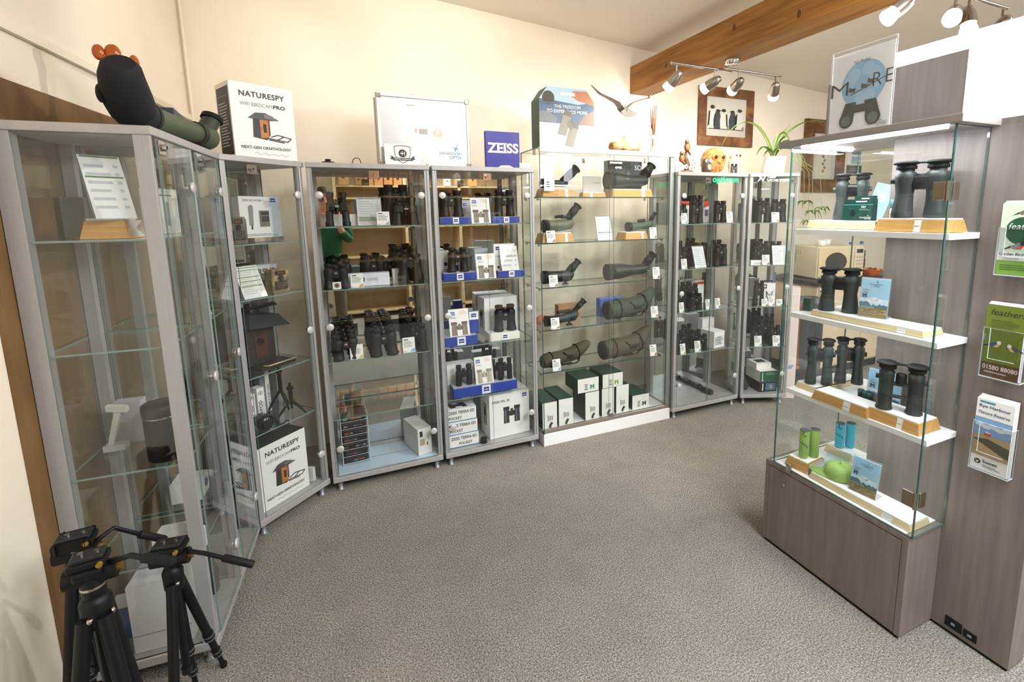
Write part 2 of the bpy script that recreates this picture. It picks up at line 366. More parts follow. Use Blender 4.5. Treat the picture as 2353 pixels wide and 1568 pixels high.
cabinet('glass cabinet with green lettering and toy owls on its top', FF, ZF, 2, .26, 'l')
cabinet('narrow angled glass cabinet with white lettering under the potted plant', FG, ZG, 1, .325, 'r')

# ---------------------------------------------------------------- wide frameless case
r = thing('glass_showcase', 'wide frameless glass case of spotting scopes on a white plinth', 'display case', FE.o, 0)
w, d = 1.017, .323
MB().box((0, 0, 0), (w, d, .085), mat('eeeef0', .25), .003).build('plinth', r)
MB().box((.006, .004, .085), (w-.004, .030, .108), mat('a39a93', .35, .6)).box((.006, .010, .108), (w-.004, .014, .114), STEEL).build('door_track', r)
MB().box((.01, .03, .085), (w-.01, d-.01, .092), WHITE).build('deck', r)
MB().box((.004, -.002, 1.897), (w-.002, .024, 1.927), mat('f4f2f2', .3, .2), .002).build('top_rail', r)
MB().box((0, .024, 1.919), (w, d, 1.926), GLASS, edge=GEDGE, axis=2).build('top_glass', r)
MB().box((0, .0, .085), (.006, d, 1.92), GLASS, edge=GEDGE, axis=0).build('side_glass', r)
MB().box((w-.006, .0, .085), (w, d, 1.92), GLASS, edge=GEDGE, axis=0).build('side_glass', r)
MB().box((.006, d-.006, .085), (w-.006, d, 1.92), GLASS, edge=GEDGE).build('back_glass', r)
MB().box((w-.040, .004, .108), (w-.006, .026, 1.897), mat('8e9390', .35, .5), .003).build('post', r)
for a, b, y in ((.008, .535, .014), (.505, w-.05, .020)):
    g = MB().box((a, y, .112), (b, y+.005, 1.898), GLASS, edge=GEDGE).build('sliding_door', r)
    MB().box((a+.0 if a > .3 else b-.03, y-.006, .105), (a+.03 if a > .3 else b, y-.0005, .13), mat('8d8680', .4, .6)).build('door_lock' if a > .3 else 'door_clip', g)
for z in ZE: 
    MB().box((.008, .045, z-.007), (w-.058, d-.012, z), GLASS, edge=GEDGE, axis=2).build('shelf', r)
    for x in (.006, w-.07):
        for y in (.06, d-.05): MB().cyl((x, y, z-.014), (x+.012, y, z-.014), .006, STEEL, 10).build('shelf_stud', r)
for px, py in ((1228, 349), (1342, 368), (1475, 370), (1537, 370)):
    u, z = FE.uz(px, py, .2 if px < 1400 else .25); MB().box((u-.008, .2, z-.02), (u+.008, .216, z+.012), STEEL, .002).build('glass_clamp', r)

# ---------------------------------------------------------------- lit grey showcase and its wall panel
XS0, XS1, XB, YS0, YS1 = 1.728, 1.922, 2.16, .893, 1.509
pn = MB().box((XS1, .663, 0.012), (2.02, 1.18, 1.808), GREYWOOD).box((XS1+.004, .668, 0), (2.016, 1.175, .012), BLACK)
r = thing('wall_panel', 'tall grey wood partition panel carrying the leaflet holders', 'panel', (1.97, .92, 0))
def loc_build(mb, name, par):
    for i, v in enumerate(mb.v): mb.v[i] = (v[0]-par.location.x, v[1]-par.location.y, v[2]-par.location.z)
    return mb.build(name, par)
loc_build(pn, 'board', r)
for px, py, ww, hh in ((2191, 1435, .052, .038), (2229, 1462, .040, .030)):
    q = atx(px, py, XS1)
    loc_build(MB().box((XS1-.004, q.y-ww/2, q.z-hh/2), (XS1-.0005, q.y+ww/2, q.z+hh/2), BLACK, .001).box((XS1-.006, q.y-.006, q.z-.004), (XS1-.004, q.y+.006, q.z+.004), GREYT), 'power_socket', r)
r = thing('lit_header', 'glowing white illuminated header box above the grey panel', 'light box', (1.99, .95, 1.81))
loc_build(MB().box((1.945, .50, 1.812), (2.035, 1.462, 2.105), mat('f6f8ff', .5, 0, .2, 5.0), .002), 'light_box', r)
loc_build(MB().box((1.922, .97, 1.812), (1.944, 1.470, 2.045), GREYWOOD), 'header_board', r)
r = thing('lit_showcase', 'grey wood showcase with glass front, lit white shelves and binoculars', 'display case', (1.84, 1.2, 0))
b = MB().box((XS0, .915, .014), (XS0+.018, 1.487, .378), GREYWOOD)
loc_build(MB().box((XS0, YS0, .012), (XS1-.002, .913, .40), GREYWOOD).box((XS0, 1.489, .012), (XB, YS1, .40), GREYWOOD).box((XS0+.018, .913, .012), (XS1-.002, 1.489, .378), GREYWOOD).box((XS1-.002, 1.182, .012), (XB, 1.489, .378), GREYWOOD).box((XS0, .913, .382), (XS0+.012, 1.489, .40), GREYWOOD).box((XS0+.006, .9, 0), (XS1-.006, 1.5, .012), BLACK), 'base_cabinet', r)
dr = loc_build(b, 'base_door', r)
q = atx(1803, 1115, XS0)
k = MB().cyl((XS0-.004, q.y, q.z), (XS0-.0005, q.y, q.z), .009, STEEL, 18).cyl((XS0-.0055, q.y, q.z), (XS0-.004, q.y, q.z), .005, CHROME, 12)
for i, v in enumerate(k.v): k.v[i] = (v[0]-1.84, v[1]-1.2, v[2])
k.build('keyhole', dr)
loc_build(MB().box((XS0+.012, .913, .384), (XS1-.002, 1.489, .402), mat('f3f4f4', .35)).box((XS1-.002, 1.182, .384), (XB, 1.489, .402), mat('f3f4f4', .35)), 'deck', r)
loc_build(MB().box((1.706, .858, 1.785), (1.921, 1.515, 1.810), mat('8c8682', .4), .002).box((1.921, 1.184, 1.785), (XB, 1.515, 1.810), mat('8c8682', .4)), 'top_board', r)
SH = (1.452, 1.098, .760)
for z in SH:
    loc_build(MB().box((XS0+.022, .893-.012 if z < 2 else 0, z-.020), (XS1-.001, 1.445, z), mat('f4f5f6', .3), .001).box((XS1-.001, 1.186, z-.020), (XB, 1.445, z), mat('f4f5f6', .3)), 'shelf', r)
GSH = glassmat('showcase_glass', (0.975, 0.99, 0.985))
g = loc_build(MB().box((XS0+.002, .885, .405), (XS0+.010, 1.47, 1.782), GSH, edge=mat('235a54', .1, 0, .8), axis=0), 'glass_door', r)
loc_build(MB().box((XS0+.010, .885, .403), (XS1-.003, .892, 1.785), GSH, edge=mat('4a5a5a', .1, 0, .8), axis=1), 'side_glass', r)
loc_build(MB().box((XS0+.010, 1.472, .403), (XB, 1.479, 1.785), GSH, edge=mat('235a54', .1, 0, .8), axis=1), 'side_glass', r)
loc_build(MB().box((XB-.008, 1.184, .403), (XB-.001, 1.471, 1.785), GSH, edge=mat('4a6a66', .1, 0, .8), axis=0), 'back_glass', r)
HB = mat('9a8c78', .3, .9)
for z in (1.585, .545):
    loc_build(MB().box((XS0-.005, .893, z-.028), (XS0-.0005, .928, z+.028), HB, .002).cyl((XS0-.004, .886, z-.03), (XS0-.004, .886, z+.03), .005, HB, 12).box((XS0+.012, .878, z-.028), (XS0+.045, .884, z+.028), HB, .002), 'glass_hinge', r)
q = atx(1815, 1066, XS0)
loc_build(MB().box((XS0-.012, q.y-.013, .395), (XS0+.001, q.y+.013, .438), STEEL, .004).cyl((XS0-.016, q.y, .42), (XS0-.011, q.y, .42), .008, CHROME, 14), 'door_lock', r)
LED = mat('eef2ff', .4, 0, .3, 30.0)
loc_build(MB().box((XS0+.020, .92, 1.777), (XS0+.032, 1.44, 1.784), LED).box((XS0+.032, 1.428, 1.777), (2.05, 1.440, 1.784), LED), 'light_strip', r)
def led(name, loc, sx, sy, p):
    l = bpy.data.lights.new(name, 'AREA'); l.shape = 'RECTANGLE'; l.size = sx; l.size_y = sy; l.energy = p; l.color = (.93, .96, 1)
    o = bpy.data.objects.new(name, l); C.objects.link(o); o.location = loc
led('strip_light', (XS0+.05, 1.18, 1.776), .03, .5, 2.2); led('strip_light', (1.95, 1.43, 1.776), .3, .03, 1.2)
for z in SH[:2] + (SH[2],): led('strip_light', (XS0+.06, 1.16, z-.024), .03, .5, .7)

# ---------------------------------------------------------------- spot tracks
def spot_track(label, y, bars, heads, base_x, zb, lit, zt=2.464):
    r = thing('spotlight_track', label, 'ceiling light', (base_x, y, zt))
    MB().lathe([(.045, 0), (.045, -.028), (.040, -.032), (0.001, -.032)], CHROME, 24).build('base', r)
    for i, (x0, x1, dy) in enumerate(bars):
        MB().cyl((x0-base_x, dy, zb-zt), (x1-base_x, dy, zb-zt), .0075, STEEL, 12).cyl((x0-base_x, dy, zb-zt), (x0-base_x-.008, dy, zb-zt), .009, STEEL, 12).build('bar', r)
    for x, dy, tgt, e in heads:
        L = Vector((x-base_x, dy, zb-zt)); stem = L+Vector((0, 0, -.075))
        t = (Vector(tgt)-Vector((x, y+dy, zb-.09))).normalized()
        h = MB().cyl(L, stem, .006, STEEL, 10)
        q = t.to_track_quat('Z', 'Y').to_matrix().to_4x4(); h.T = Matrix.Translation(stem)@q
        h.lathe([(.006, -.045), (.018, -.038), (.027, -.015), (.031, .02), (.032, .048)], STEEL, 20)
        hd = h.build('spot_head', r)
        b = MB(); b.T = Matrix.Translation(stem)@q
        b.lathe([(.026, .046), (.030, .060), (.034, .080), (.032, .088), (.002, .094)], mat('fff3e2', .3, 0, .4, 3.5 if e else 0.5), 20).build('bulb', hd)
        if e:
            p = Vector((base_x, y, zt))+stem+t*.105
            l = bpy.data.lights.new('spot_lamp', 'SPOT'); l.energy = e; l.spot_size = 2.0; l.spot_blend = .6; l.shadow_soft_size = .03; l.color = (1, .93, .83)
            o = bpy.data.objects.new('spot_lamp', l); C.objects.link(o); o.location = p; o.rotation_euler = t.to_track_quat('-Z', 'Y').to_euler()
    return r
spot_track('four-head steel spotlight track under the beam above the owls', 2.46, [(1.872, 2.33, 0), (2.25, 2.72, -.03)],
    [(1.905, 0, (1.6, 3.4, 1.5), 15), (2.195, 0, (1.9, 3.47, 1.9), 17), (2.36, -.03, (2.6, 3.47, 1.9), 20), (2.675, -.03, (3.4, 3.3, 1.6), 22)], 2.333, 2.393, True)
spot_track('four-head steel spotlight track on the ceiling above the silver case', 2.35, [(-.05, .42, 0), (.38, .86, -.03)],
    [(.0, 0, (-.75, 3.2, 2.2), 9), (.32, 0, (.35, 3.47, 2.3), 9), (.5, -.03, (.75, 3.47, 2.5), 9), (.82, -.03, (1.2, 3.47, 2.0), 9)], .40, 2.88, True, 2.955)
spot_track('steel spotlight track with glowing bulbs near the camera above the lit header', 1.34, [(1.80, 2.34, 0), (2.27, 2.86, -.03)],
    [(2.17, 0, (.6, 2.4, .8), 45), (2.46, -.03, (1.4, .9, 1.6), 40), (2.56, -.03, (2.2, 1.0, 1.2), 24), (2.83, -.03, (3.2, 2.6, 1.0), 40)], 2.333, 2.428, True)
# ---------------------------------------------------------------- placing
def on(F, px, z, d):                       # point on a shelf: photo column px, depth d behind the cabinet front
    q = pray(px, 600); o = F.o+F.n*d
    # column px: solve for u so that the point (u, d, z) falls in that column
    u = 0.0
    for _ in range(20):
        P = F.P(u, d, z); v = P-EYE; x = CX+FPX*v.dot(RT)/v.dot(FW)
        P2 = F.P(u+.01, d, z); v2 = P2-EYE; x2 = CX+FPX*v2.dot(RT)/v2.dot(FW)
        u += (px-x)/(x2-x)*.01
    return F.P(u, d, z+.0016)
def kids(root, spec):                      # spec: (name, mesh, parent index or None)
    made = []
    for name, me, par in spec:
        made.append(put(name, me, root if par is None else made[par]))
    return root
_P = {}
def proto(key, fn):
    if key not in _P: _P[key] = fn()
    return _P[key]

# ---------------------------------------------------------------- binoculars (height 1 x width 1 x depth ~.45, standing on the objectives)
def bino_parts(style, col, eye=None):
    eye = eye or BLACK
    spec = []
    def barrel(pts, sx, m, extra=None):
        b = MB()
        R = []
        for x, r, z in pts: R.append([(sx*x+r*math.cos(2*PI*j/18), r*math.sin(2*PI*j/18), z) for j in range(18)])
        b.rings(R, m)
        if extra: extra(b, sx)
        spec.append(('barrel', b.mesh('barrel'), None)); return len(spec)-1
    def eyecup(sx, x, r, z0, z1):
        e = MB().lathe([(r*.86, z0), (r*.86, z0+(z1-z0)*.25), (r, z0+(z1-z0)*.35), (r*1.04, z1-.012), (r*.94, z1), (r*.6, z1), (r*.58, z1-.02), (.001, z1-.02)], eye, 18, TR(sx*x, 0, 0))
        e.lathe([(r*.57, z1-.0195), (.001, z1-.0185)], LENSM, 14, TR(sx*x, 0, 0)); spec.append(('eyecup', e.mesh('eyecup'), None))
    if style == 'roof':
        for sx in (-1, 1):
            barrel([(.285, .205, 0), (.285, .215, .02), (.285, .215, .09), (.283, .195, .13), (.272, .175, .42), (.262, .19, .56), (.258, .2, .72), (.255, .175, .80), (.255, .14, .83)], sx, col)
            eyecup(sx, .255, .165, .82, 1.0)
        spec.append(('bridge', MB().prism([(-.16, .46), (.16, .46), (.13, .74), (-.13, .74)], -.11, .11, col).cyl((0, 0, .40), (0, 0, .78), .075, col, 14).box((-.05, -.118, .60), (.05, -.11, .66), GREYT).mesh('bridge'), None))
        spec.append(('focus_wheel', MB().lathe([(.08, .76), (.1, .775), (.1, .89), (.08, .90), (.001, .90)], GUN, 18).mesh('focus_wheel'), None))
    elif style == 'long':
        for sx in (-1, 1):
            barrel([(.29, .2, 0), (.29, .21, .015), (.29, .21, .30), (.28, .17, .42), (.265, .165, .60), (.26, .18, .70), (.255, .17, .82), (.255, .13, .85)], sx, col)
            eyecup(sx, .255, .16, .84, 1.0)
        spec.append(('bridge', MB().prism([(-.15, .56), (.15, .56), (.12, .78), (-.12, .78)], -.1, .1, col).cyl((0, 0, .50), (0, 0, .80), .07, col, 14).mesh('bridge'), None))
        spec.append(('focus_wheel', MB().lathe([(.08, .79), (.095, .80), (.095, .90), (.001, .905)], GUN, 18).mesh('focus_wheel'), None))
    elif style == 'porro':
        for sx in (-1, 1):
            def pr(b, s): b.box((min(s*.1, s*.42), -.2, .44), (max(s*.1, s*.42), .2, .72), col, .05)
            barrel([(.33, .17, 0), (.33, .17, .12), (.32, .15, .16), (.31, .145, .46)], sx, col, pr)
            eyecup(sx, .25, .15, .80, 1.0)
            spec.append(('ocular_tube', MB().cyl((sx*.25, 0, .70), (sx*.25, 0, .83), .12, col, 16).mesh('ocular_tube'), None))
        spec.append(('bridge', MB().cyl((0, .04, .36), (0, .04, .80), .06, col, 14).box((-.3, .0, .74), (.3, .07, .80), col, .015).box((-.08, -.21, .56), (.08, -.2, .62), GREYT).mesh('bridge'), None))
        spec.append(('focus_wheel', MB().lathe([(.07, .58), (.09, .60), (.09, .70), (.07, .72)], GUN, 16, TR(0, -.02, 0)).mesh('focus_wheel'), None))
    elif style == 'pocket':
        for sx in (-1, 1):
            barrel([(.3, .17, 0), (.3, .175, .02), (.3, .175, .66), (.29, .15, .74)], sx, col)
            eyecup(sx, .29, .15, .74, 1.0)
        spec.append(('bridge', MB().box((-.18, -.09, .40), (.18, .09, .66), col, .03).mesh('bridge'), None))
        spec.append(('focus_wheel', MB().lathe([(.09, .66), (.1, .68), (.1, .80), (.001, .81)], GUN, 16).mesh('focus_wheel'), None))
    elif style in ('nl', 'el'):
        for sx in (-1, 1):
            def lug(b, s): b.cyl((s*.44, 0, .66), (s*.53, 0, .66), .05, col, 12)
            if style == 'nl': pts = [(.285, .20, 0), (.285, .21, .012), (.285, .20, .10), (.275, .172, .30), (.265, .16, .42), (.268, .178, .56), (.27, .198, .70), (.27, .19, .80), (.27, .15, .815), (.27, .15, .88)]
            else: pts = [(.31, .18, 0), (.31, .19, .012), (.31, .175, .04), (.31, .165, .08), (.305, .155, .4), (.30, .16, .66), (.30, .17, .80), (.30, .14, .815), (.30, .14, .88)]
            i = barrel(pts, sx, col, lug)
        x = .27 if style == 'nl' else .30
        if style == 'nl':
            spec.append(('bridge', MB().box((-.17, -.13, .50), (.17, .13, .76), GUN, .05).box((-.11, -.142, .60), (.11, -.128, .70), BLACK).mesh('bridge'), None))
        else:
            spec.append(('bridge', MB().box((-.2, -.08, .52), (.2, .08, .58), col, .02).box((-.2, -.08, .26), (.2, .06, .31), col, .02).mesh('bridge'), None))
        spec.append(('focus_wheel', MB().lathe([(.1, .56), (.115, .58), (.115, .76), (.1, .775), (.001, .78)], BLACK, 18).mesh('focus_wheel'), None))
        rg = MB()
        for sx in (-1, 1):
            rg.lathe([(.185, .865), (.19, .88), (.185, .925), (.001, .925)], RUBBER, 18, TR(sx*x, 0, 0))
            rg.lathe([(.20, .945), (.235, .955), (.24, .975), (.19, 1.0), (.001, 1.0)], RUBBER, 18, TR(sx*x*1.02, 0, 0))
            rg.lathe([(.17, .92), (.17, .95)], RUBBER, 18, TR(sx*x, 0, 0))
        rg.box((-x, -.05, .955), (x, .05, .985), RUBBER, .01)
        spec.append(('rain_guard', rg.mesh('rain_guard'), None))
    return spec
def bino(label, P, w, h, rz, style='roof', col=None, group=None, name='binoculars'):
    col = col or BLACK
    r = thing(name, label, 'binoculars', P, rz, group, (w, w, h))
    return kids(r, proto((style, col.name), lambda: bino_parts(style, col)))

# ---------------------------------------------------------------- cards, sheets, blocks, trays, cartons
def price_card(label, P, w, h, rz, strip='7fb0d8', name='price_card', group='small price cards on the shelves', lean=.16):
    r = thing(name, label, 'price card', P, rz, group)
    def cm():
        b = MB(); b.T = RX(-lean)
        b.box((-w/2, 0, .001), (w/2, .0012, h), PAPER)
        b.lines(-w*.4, w*.1, h*.9, h*.82, 1, INK, .8); b.lines(-w*.4, w*.38, h*.76, h*.36, 6, GREYT)
        b.poly([(w*.08, h*.06), (w*.46, h*.06), (w*.46, h*.30), (w*.28, h*.24)], mat(strip, .6)); b.quad(-w*.42, h*.07, -w*.32, h*.11, DGREEN)
        return b
    cm().build('card', r)
    s = MB(); s.T = None; s.box((-w*.52, -.004, 0), (w*.52, .012, .002), ACRYL, edge=ACEDGE, axis=2)
    s.add([(-w*.52, -.004, 0), (w*.52, -.004, 0), (w*.52, -.004, .008), (-w*.52, -.004, .008), (-w*.52, -.0055, 0), (w*.52, -.0055, 0), (w*.52, -.0055, .008), (-w*.52, -.0055, .008)], [(0, 1, 2, 3), (7, 6, 5, 4), (2, 6, 7, 3)], ACRYL)
    s.build('acrylic_stand', r); return r
def info_sheet(label, P, w, h, rz, bands=(), name='price_list', lean=.28, rows=9, stand=True, bandcol='4f7a3a', cat='price list'):
    r = thing(name, label, cat, P, rz)
    b = MB(); b.T = RX(-lean); b.box((-w/2, 0, .002), (w/2, .0015, h), PAPER)
    if bands:
        for f in bands: b.quad(-w*.46, h*f-h*.012, w*.46, h*f+h*.012, mat(bandcol, .6), -.0009)
    b.lines(-w*.42, w*.2, h*.9, h*.12, rows, LGREY, .35); b.lines(w*.28, w*.42, h*.9, h*.12, rows, LGREY, .35, seed=4)
    b.build('sheet', r)
    if stand:
        s = MB(); s.T = RX(-lean); s.box((-w*.52, -.002, 0), (w*.52, -.0012, h*1.02), ACRYL); s.box((-w*.52, .002, 0), (w*.52, .004, h*1.02), ACRYL, edge=ACEDGE)
        s.T = None; s.box((-w*.52, 0, 0), (w*.52, h*.35, .002), ACRYL, edge=ACEDGE, axis=2); s.build('acrylic_stand', r)
    return r
def oak_block(label, P, w, h, d, rz, gap=.66, col=None, name='display_block', group=None, tap=.04, gw=.09, top=True):
    """tapered wooden plinth with a white top and a white stripe across the front"""
    r = thing(name, label, 'display block', P, rz, group); m = col or OAK; t = min(tap, h*.5)
    g0, g1 = -w/2+w*gap, -w/2+w*(gap+gw)
    def fr(x0, x1, l, rr):
        b = MB(); a = t*.45
        vs = [(x0, 0, 0), (x1, 0, 0), (x1-(a if rr else 0), a, h), (x0+(a if l else 0), a, h), (x0, d, 0), (x1, d, 0), (x1-(a if rr else 0), d-a, h), (x0+(a if l else 0), d-a, h)]
        return b.add(vs, [(0, 1, 2, 3), (1, 5, 6, 2), (5, 4, 7, 6), (4, 0, 3, 7), (3, 2, 6, 7), (4, 5, 1, 0)], m)
    fr(-w/2, g0, 1, 0).build('wood_section', r); fr(g1, w/2, 0, 1).build('wood_section', r)
    f = MB().add([(g0, .003, 0), (g1, .003, 0), (g1, t*.45+.001, h), (g0, t*.45+.001, h), (g0, d-.003, 0), (g1, d-.003, 0), (g1, d-t*.45, h), (g0, d-t*.45, h)], [(0, 1, 2, 3), (7, 6, 5, 4), (0, 3, 7, 4), (1, 5, 6, 2)], WHITE)
    f.quad(g0+w*gw*.2, h*.45, g1-w*gw*.2, h*.52, GREYT, .001); f.build('white_stripe', r)
    if top: MB().box((-w/2+t*.55, t*.55, h), (w/2-t*.55, d-t*.55, h+.005), WHITE, .001).build('white_top', r)
    return r
def blue_tray(label, P, w, h, d, rz, col=None, sq=None):
    r = thing('display_tray', label, 'display tray', P, rz, 'display trays with a small square emblem')
    b = MB().box((-w/2, 0, 0), (w/2, d, h), col or NAVY, .002); b.build('tray', r)
    MB().box((-w/2+.004, .004, h), (w/2-.004, d-.004, h+.0015), mat('b9bcc4', .5) if not col else WHITE).build('top_pad', r)
    q = h*.92
    e = MB().box((-q/2, -.0025, h*.04), (q/2, -.0005, h*.96), WHITE); shield(e, 0, h*.24, q*.62, h*.5, ZBLUE, -.0032); e.build('emblem', r); return r
def shield(b, cx, z0, w, h, m, y=-.001):
    """small blue emblem: a block with curved lower edge and a light band"""
    n = 8; pts = [(cx-w/2, z0+h), (cx+w/2, z0+h)]+[(cx+w/2-w*i/n, z0+h*.16*(1-(2*i/n-1)**2)*1.0) for i in range(n+1)]
    b.poly(pts[::-1], m, y); b.quad(cx-w*.4, z0+h*.45, cx+w*.4, z0+h*.62, PAPER, y-.0004)
def bino_print(b, cx, z0, w, h, m, m2=None, y=-.001):
    """printed picture of a pair of binoculars"""
    m2 = m2 or m
    for s in (-1, 1):
        x = cx+s*w*.32
        b.poly([(x-w*.17, z0), (x+w*.17, z0), (x+w*.15, z0+h*.8), (x-w*.15, z0+h*.8)], m, y); b.quad(x-w*.18, z0+h*.8, x+w*.18, z0+h, m2, y)
        b.quad(x-w*.06, z0+h*.03, x-w*.02, z0+h*.8, GREYT, y-.0003)
    b.quad(cx-w*.18, z0+h*.42, cx+w*.18, z0+h*.72, m2, y); b.quad(cx-w*.08, z0+h*.4, cx+w*.08, z0+h*.85, m, y-.0003)
def booklet(label, P, w, h, rz, brown=True):
    r = thing('brochure', label, 'brochure', P, rz, 'white brochures with printed binoculars'); b = MB(); b.T = RX(-.22)
    b.box((-w/2, 0, 0), (w/2, .004, h), PAPER); shield(b, -w*.3, h*.76, w*.22, h*.14, mat('3a63b8', .5)); b.lines(-w*.4, -w*.1, h*.72, h*.66, 2, GREYT); b.lines(w*.05, w*.4, h*.95, h*.8, 3, mat('e6c3ae', .6))
    bino_print(b, 0, h*.03, w*.82, h*.5, mat('7c6c5e' if brown else 'b8b09c', .5), mat('5e5148' if brown else '8e8672', .5)); b.quad(-w*.1, h*.03, w*.12, h*.12, WHITE, -.0022)
    b.build('cover', r); MB().box((-w*.4, 0, 0), (w*.4, h*.28, .002), ACRYL, edge=ACEDGE, axis=2).build('acrylic_stand', r); return r
def carton(name, label, P, w, h, d, rz, front=None, side=None, topm=None, deco=None, cat='box', group=None, shift=0):
    """one cardboard box, front face at y = 0, centred on x; deco prints on the front, deco['L'/'R'/'T'] on the other faces"""
    f = front or WHITE; b = MB(); sd = side or f; tp = topm or f
    x0, x1 = -w/2, w/2
    vs = [(x0, 0, 0), (x1, 0, 0), (x1, d, 0), (x0, d, 0), (x0, 0, h), (x1, 0, h), (x1, d, h), (x0, d, h)]
    b.add(vs, [(0, 1, 5, 4)], f).add(vs, [(1, 2, 6, 5), (3, 0, 4, 7), (2, 3, 7, 6)], sd).add(vs, [(4, 5, 6, 7)], tp).add(vs, [(0, 3, 2, 1)], f)
    b.quad(x0, h-.0012, x1, h-.0006, LGREY, -.0004)
    if deco:
        for face, fn in deco.items():
            b.T = {'F': None, 'L': TR(x0, d/2, 0)@RZ(-PI/2), 'R': TR(x1, d/2, 0)@RZ(PI/2), 'T': TR(0, 0, h)@RX(-PI/2)}[face]
            fn(b)
        b.T = None
    return tag(b.build(name, None, P, rz), label, cat, group)
def bird_logo(b, cx, z0, s, m, y=-.001):
    """small flying-bird mark: raised wing, lowered wing, body"""
    b.poly([(cx, z0+.35*s), (cx+.12*s, z0+.35*s), (cx+.35*s, z0+s), (cx+.2*s, z0+.75*s)], m, y); b.poly([(cx-.5*s, z0+.55*s), (cx-.05*s, z0+.3*s), (cx+.1*s, z0+.4*s), (cx-.1*s, z0+.48*s)], m, y)
    b.poly([(cx-.15*s, z0+.3*s), (cx+.5*s, z0+.22*s), (cx+.12*s, z0+.42*s)], m, y); b.poly([(cx-.1*s, z0+.3*s), (cx+.08*s, z0+.28*s), (cx-.02*s, z0), (cx-.12*s, z0+.08*s)], m, y)
def landscape(b, x0, x1, z0, z1, y=-.001):
    """brochure picture: pale sky, cloud, blue mountains, fir trees, dry grass"""
    w, h = x1-x0, z1-z0; rnd = random.Random(3)
    b.quad(x0, z0, x1, z1, mat('a4cfe9', .4), y); b.quad(x0, z0+h*.32, x1, z0+h*.48, mat('cfe4f0', .4), y-.0002)
    for cx, cz, r in ((.5, .47, .16), (.66, .44, .13), (.35, .43, .12)): b.disc(x0+w*cx, z0+h*cz, w*r, mat('e9f1f5', .4), y-.0003, 14, h*.05)
    pts = [(x0, z0+h*.2)]+[(x0+w*i/14, z0+h*(.30+.08*rnd.random()+(.05 if i < 6 else -.02))) for i in range(15)]+[(x1, z0+h*.2)]
    b.poly(pts[::-1], mat('4d7592', .5), y-.0005)
    pts = [(x0, z0+h*.1)]+[(x0+w*i/10, z0+h*(.24+.05*rnd.random())) for i in range(11)]+[(x1, z0+h*.1)]; b.poly(pts[::-1], mat('8e9a8c', .5), y-.0007)
    for i in range(9): xx = x0+w*(.58+.045*i); b.poly([(xx-w*.02, z0+h*.22), (xx+w*.02, z0+h*.22), (xx, z0+h*(.30+.03*rnd.random()))], mat('3d4a34', .6), y-.0009)
    b.quad(x0, z0, x1, z0+h*.23, mat('8a7748', .6), y-.001)
    for i in range(26):
        a, c = rnd.uniform(0, .85), rnd.uniform(.01, .2); b.poly([(x0+w*a, z0+h*c), (x0+w*(a+.15), z0+h*(c+.012)), (x0+w*(a+.13), z0+h*(c+.03))], mat(('b59d62', '5d5a36', 'cdb98a')[i % 3], .6), y-.0012)
def nature_brochure(label, P, w, h, rz, lean=.25):
    r = thing('brochure', label, 'brochure', P, rz); b = MB(); b.T = RX(-lean)
    b.box((-w/2, 0, .002), (w/2, .003, h), mat('d5e8f2', .4)); landscape(b, -w/2, w/2, .002, h*.98)
    bl = mat('2f5f8d', .5); bird_logo(b, .06*w, h*.88, h*.07, bl, -.0026); b.text('SWAROVSKI', w*.02, h*.82, w=w*.46, m=bl, align='c', y=-.0026); b.text('OPTIK', w*.04, h*.775, w=w*.22, m=bl, align='c', y=-.0026)
    b.text('NL Pure' if 'pocket' not in label else 'CL Pocket', -w*.42, h*.68, h=h*.032, m=INK, y=-.0026); b.lines(-w*.42, -w*.15, h*.66, h*.62, 1, GREYT, y=-.0026); bino_print(b, -w*.34, h*.5, w*.16, h*.1, mat('1f4466', .5), None, -.0026)
    b.build('leaflet', r)
    s = MB(); s.T = RX(-lean); s.box((-w*.52, .0032, 0), (w*.52, .0055, h*1.03), ACRYL, edge=ACEDGE); s.box((-w*.52, -.0045, 0), (w*.52, -.003, h*1.03), ACRYL)
    s.T = None; s.box((-w*.52, 0, 0), (w*.52, h*.35, .002), ACRYL, edge=ACEDGE, axis=2); s.build('acrylic_stand', r); return r

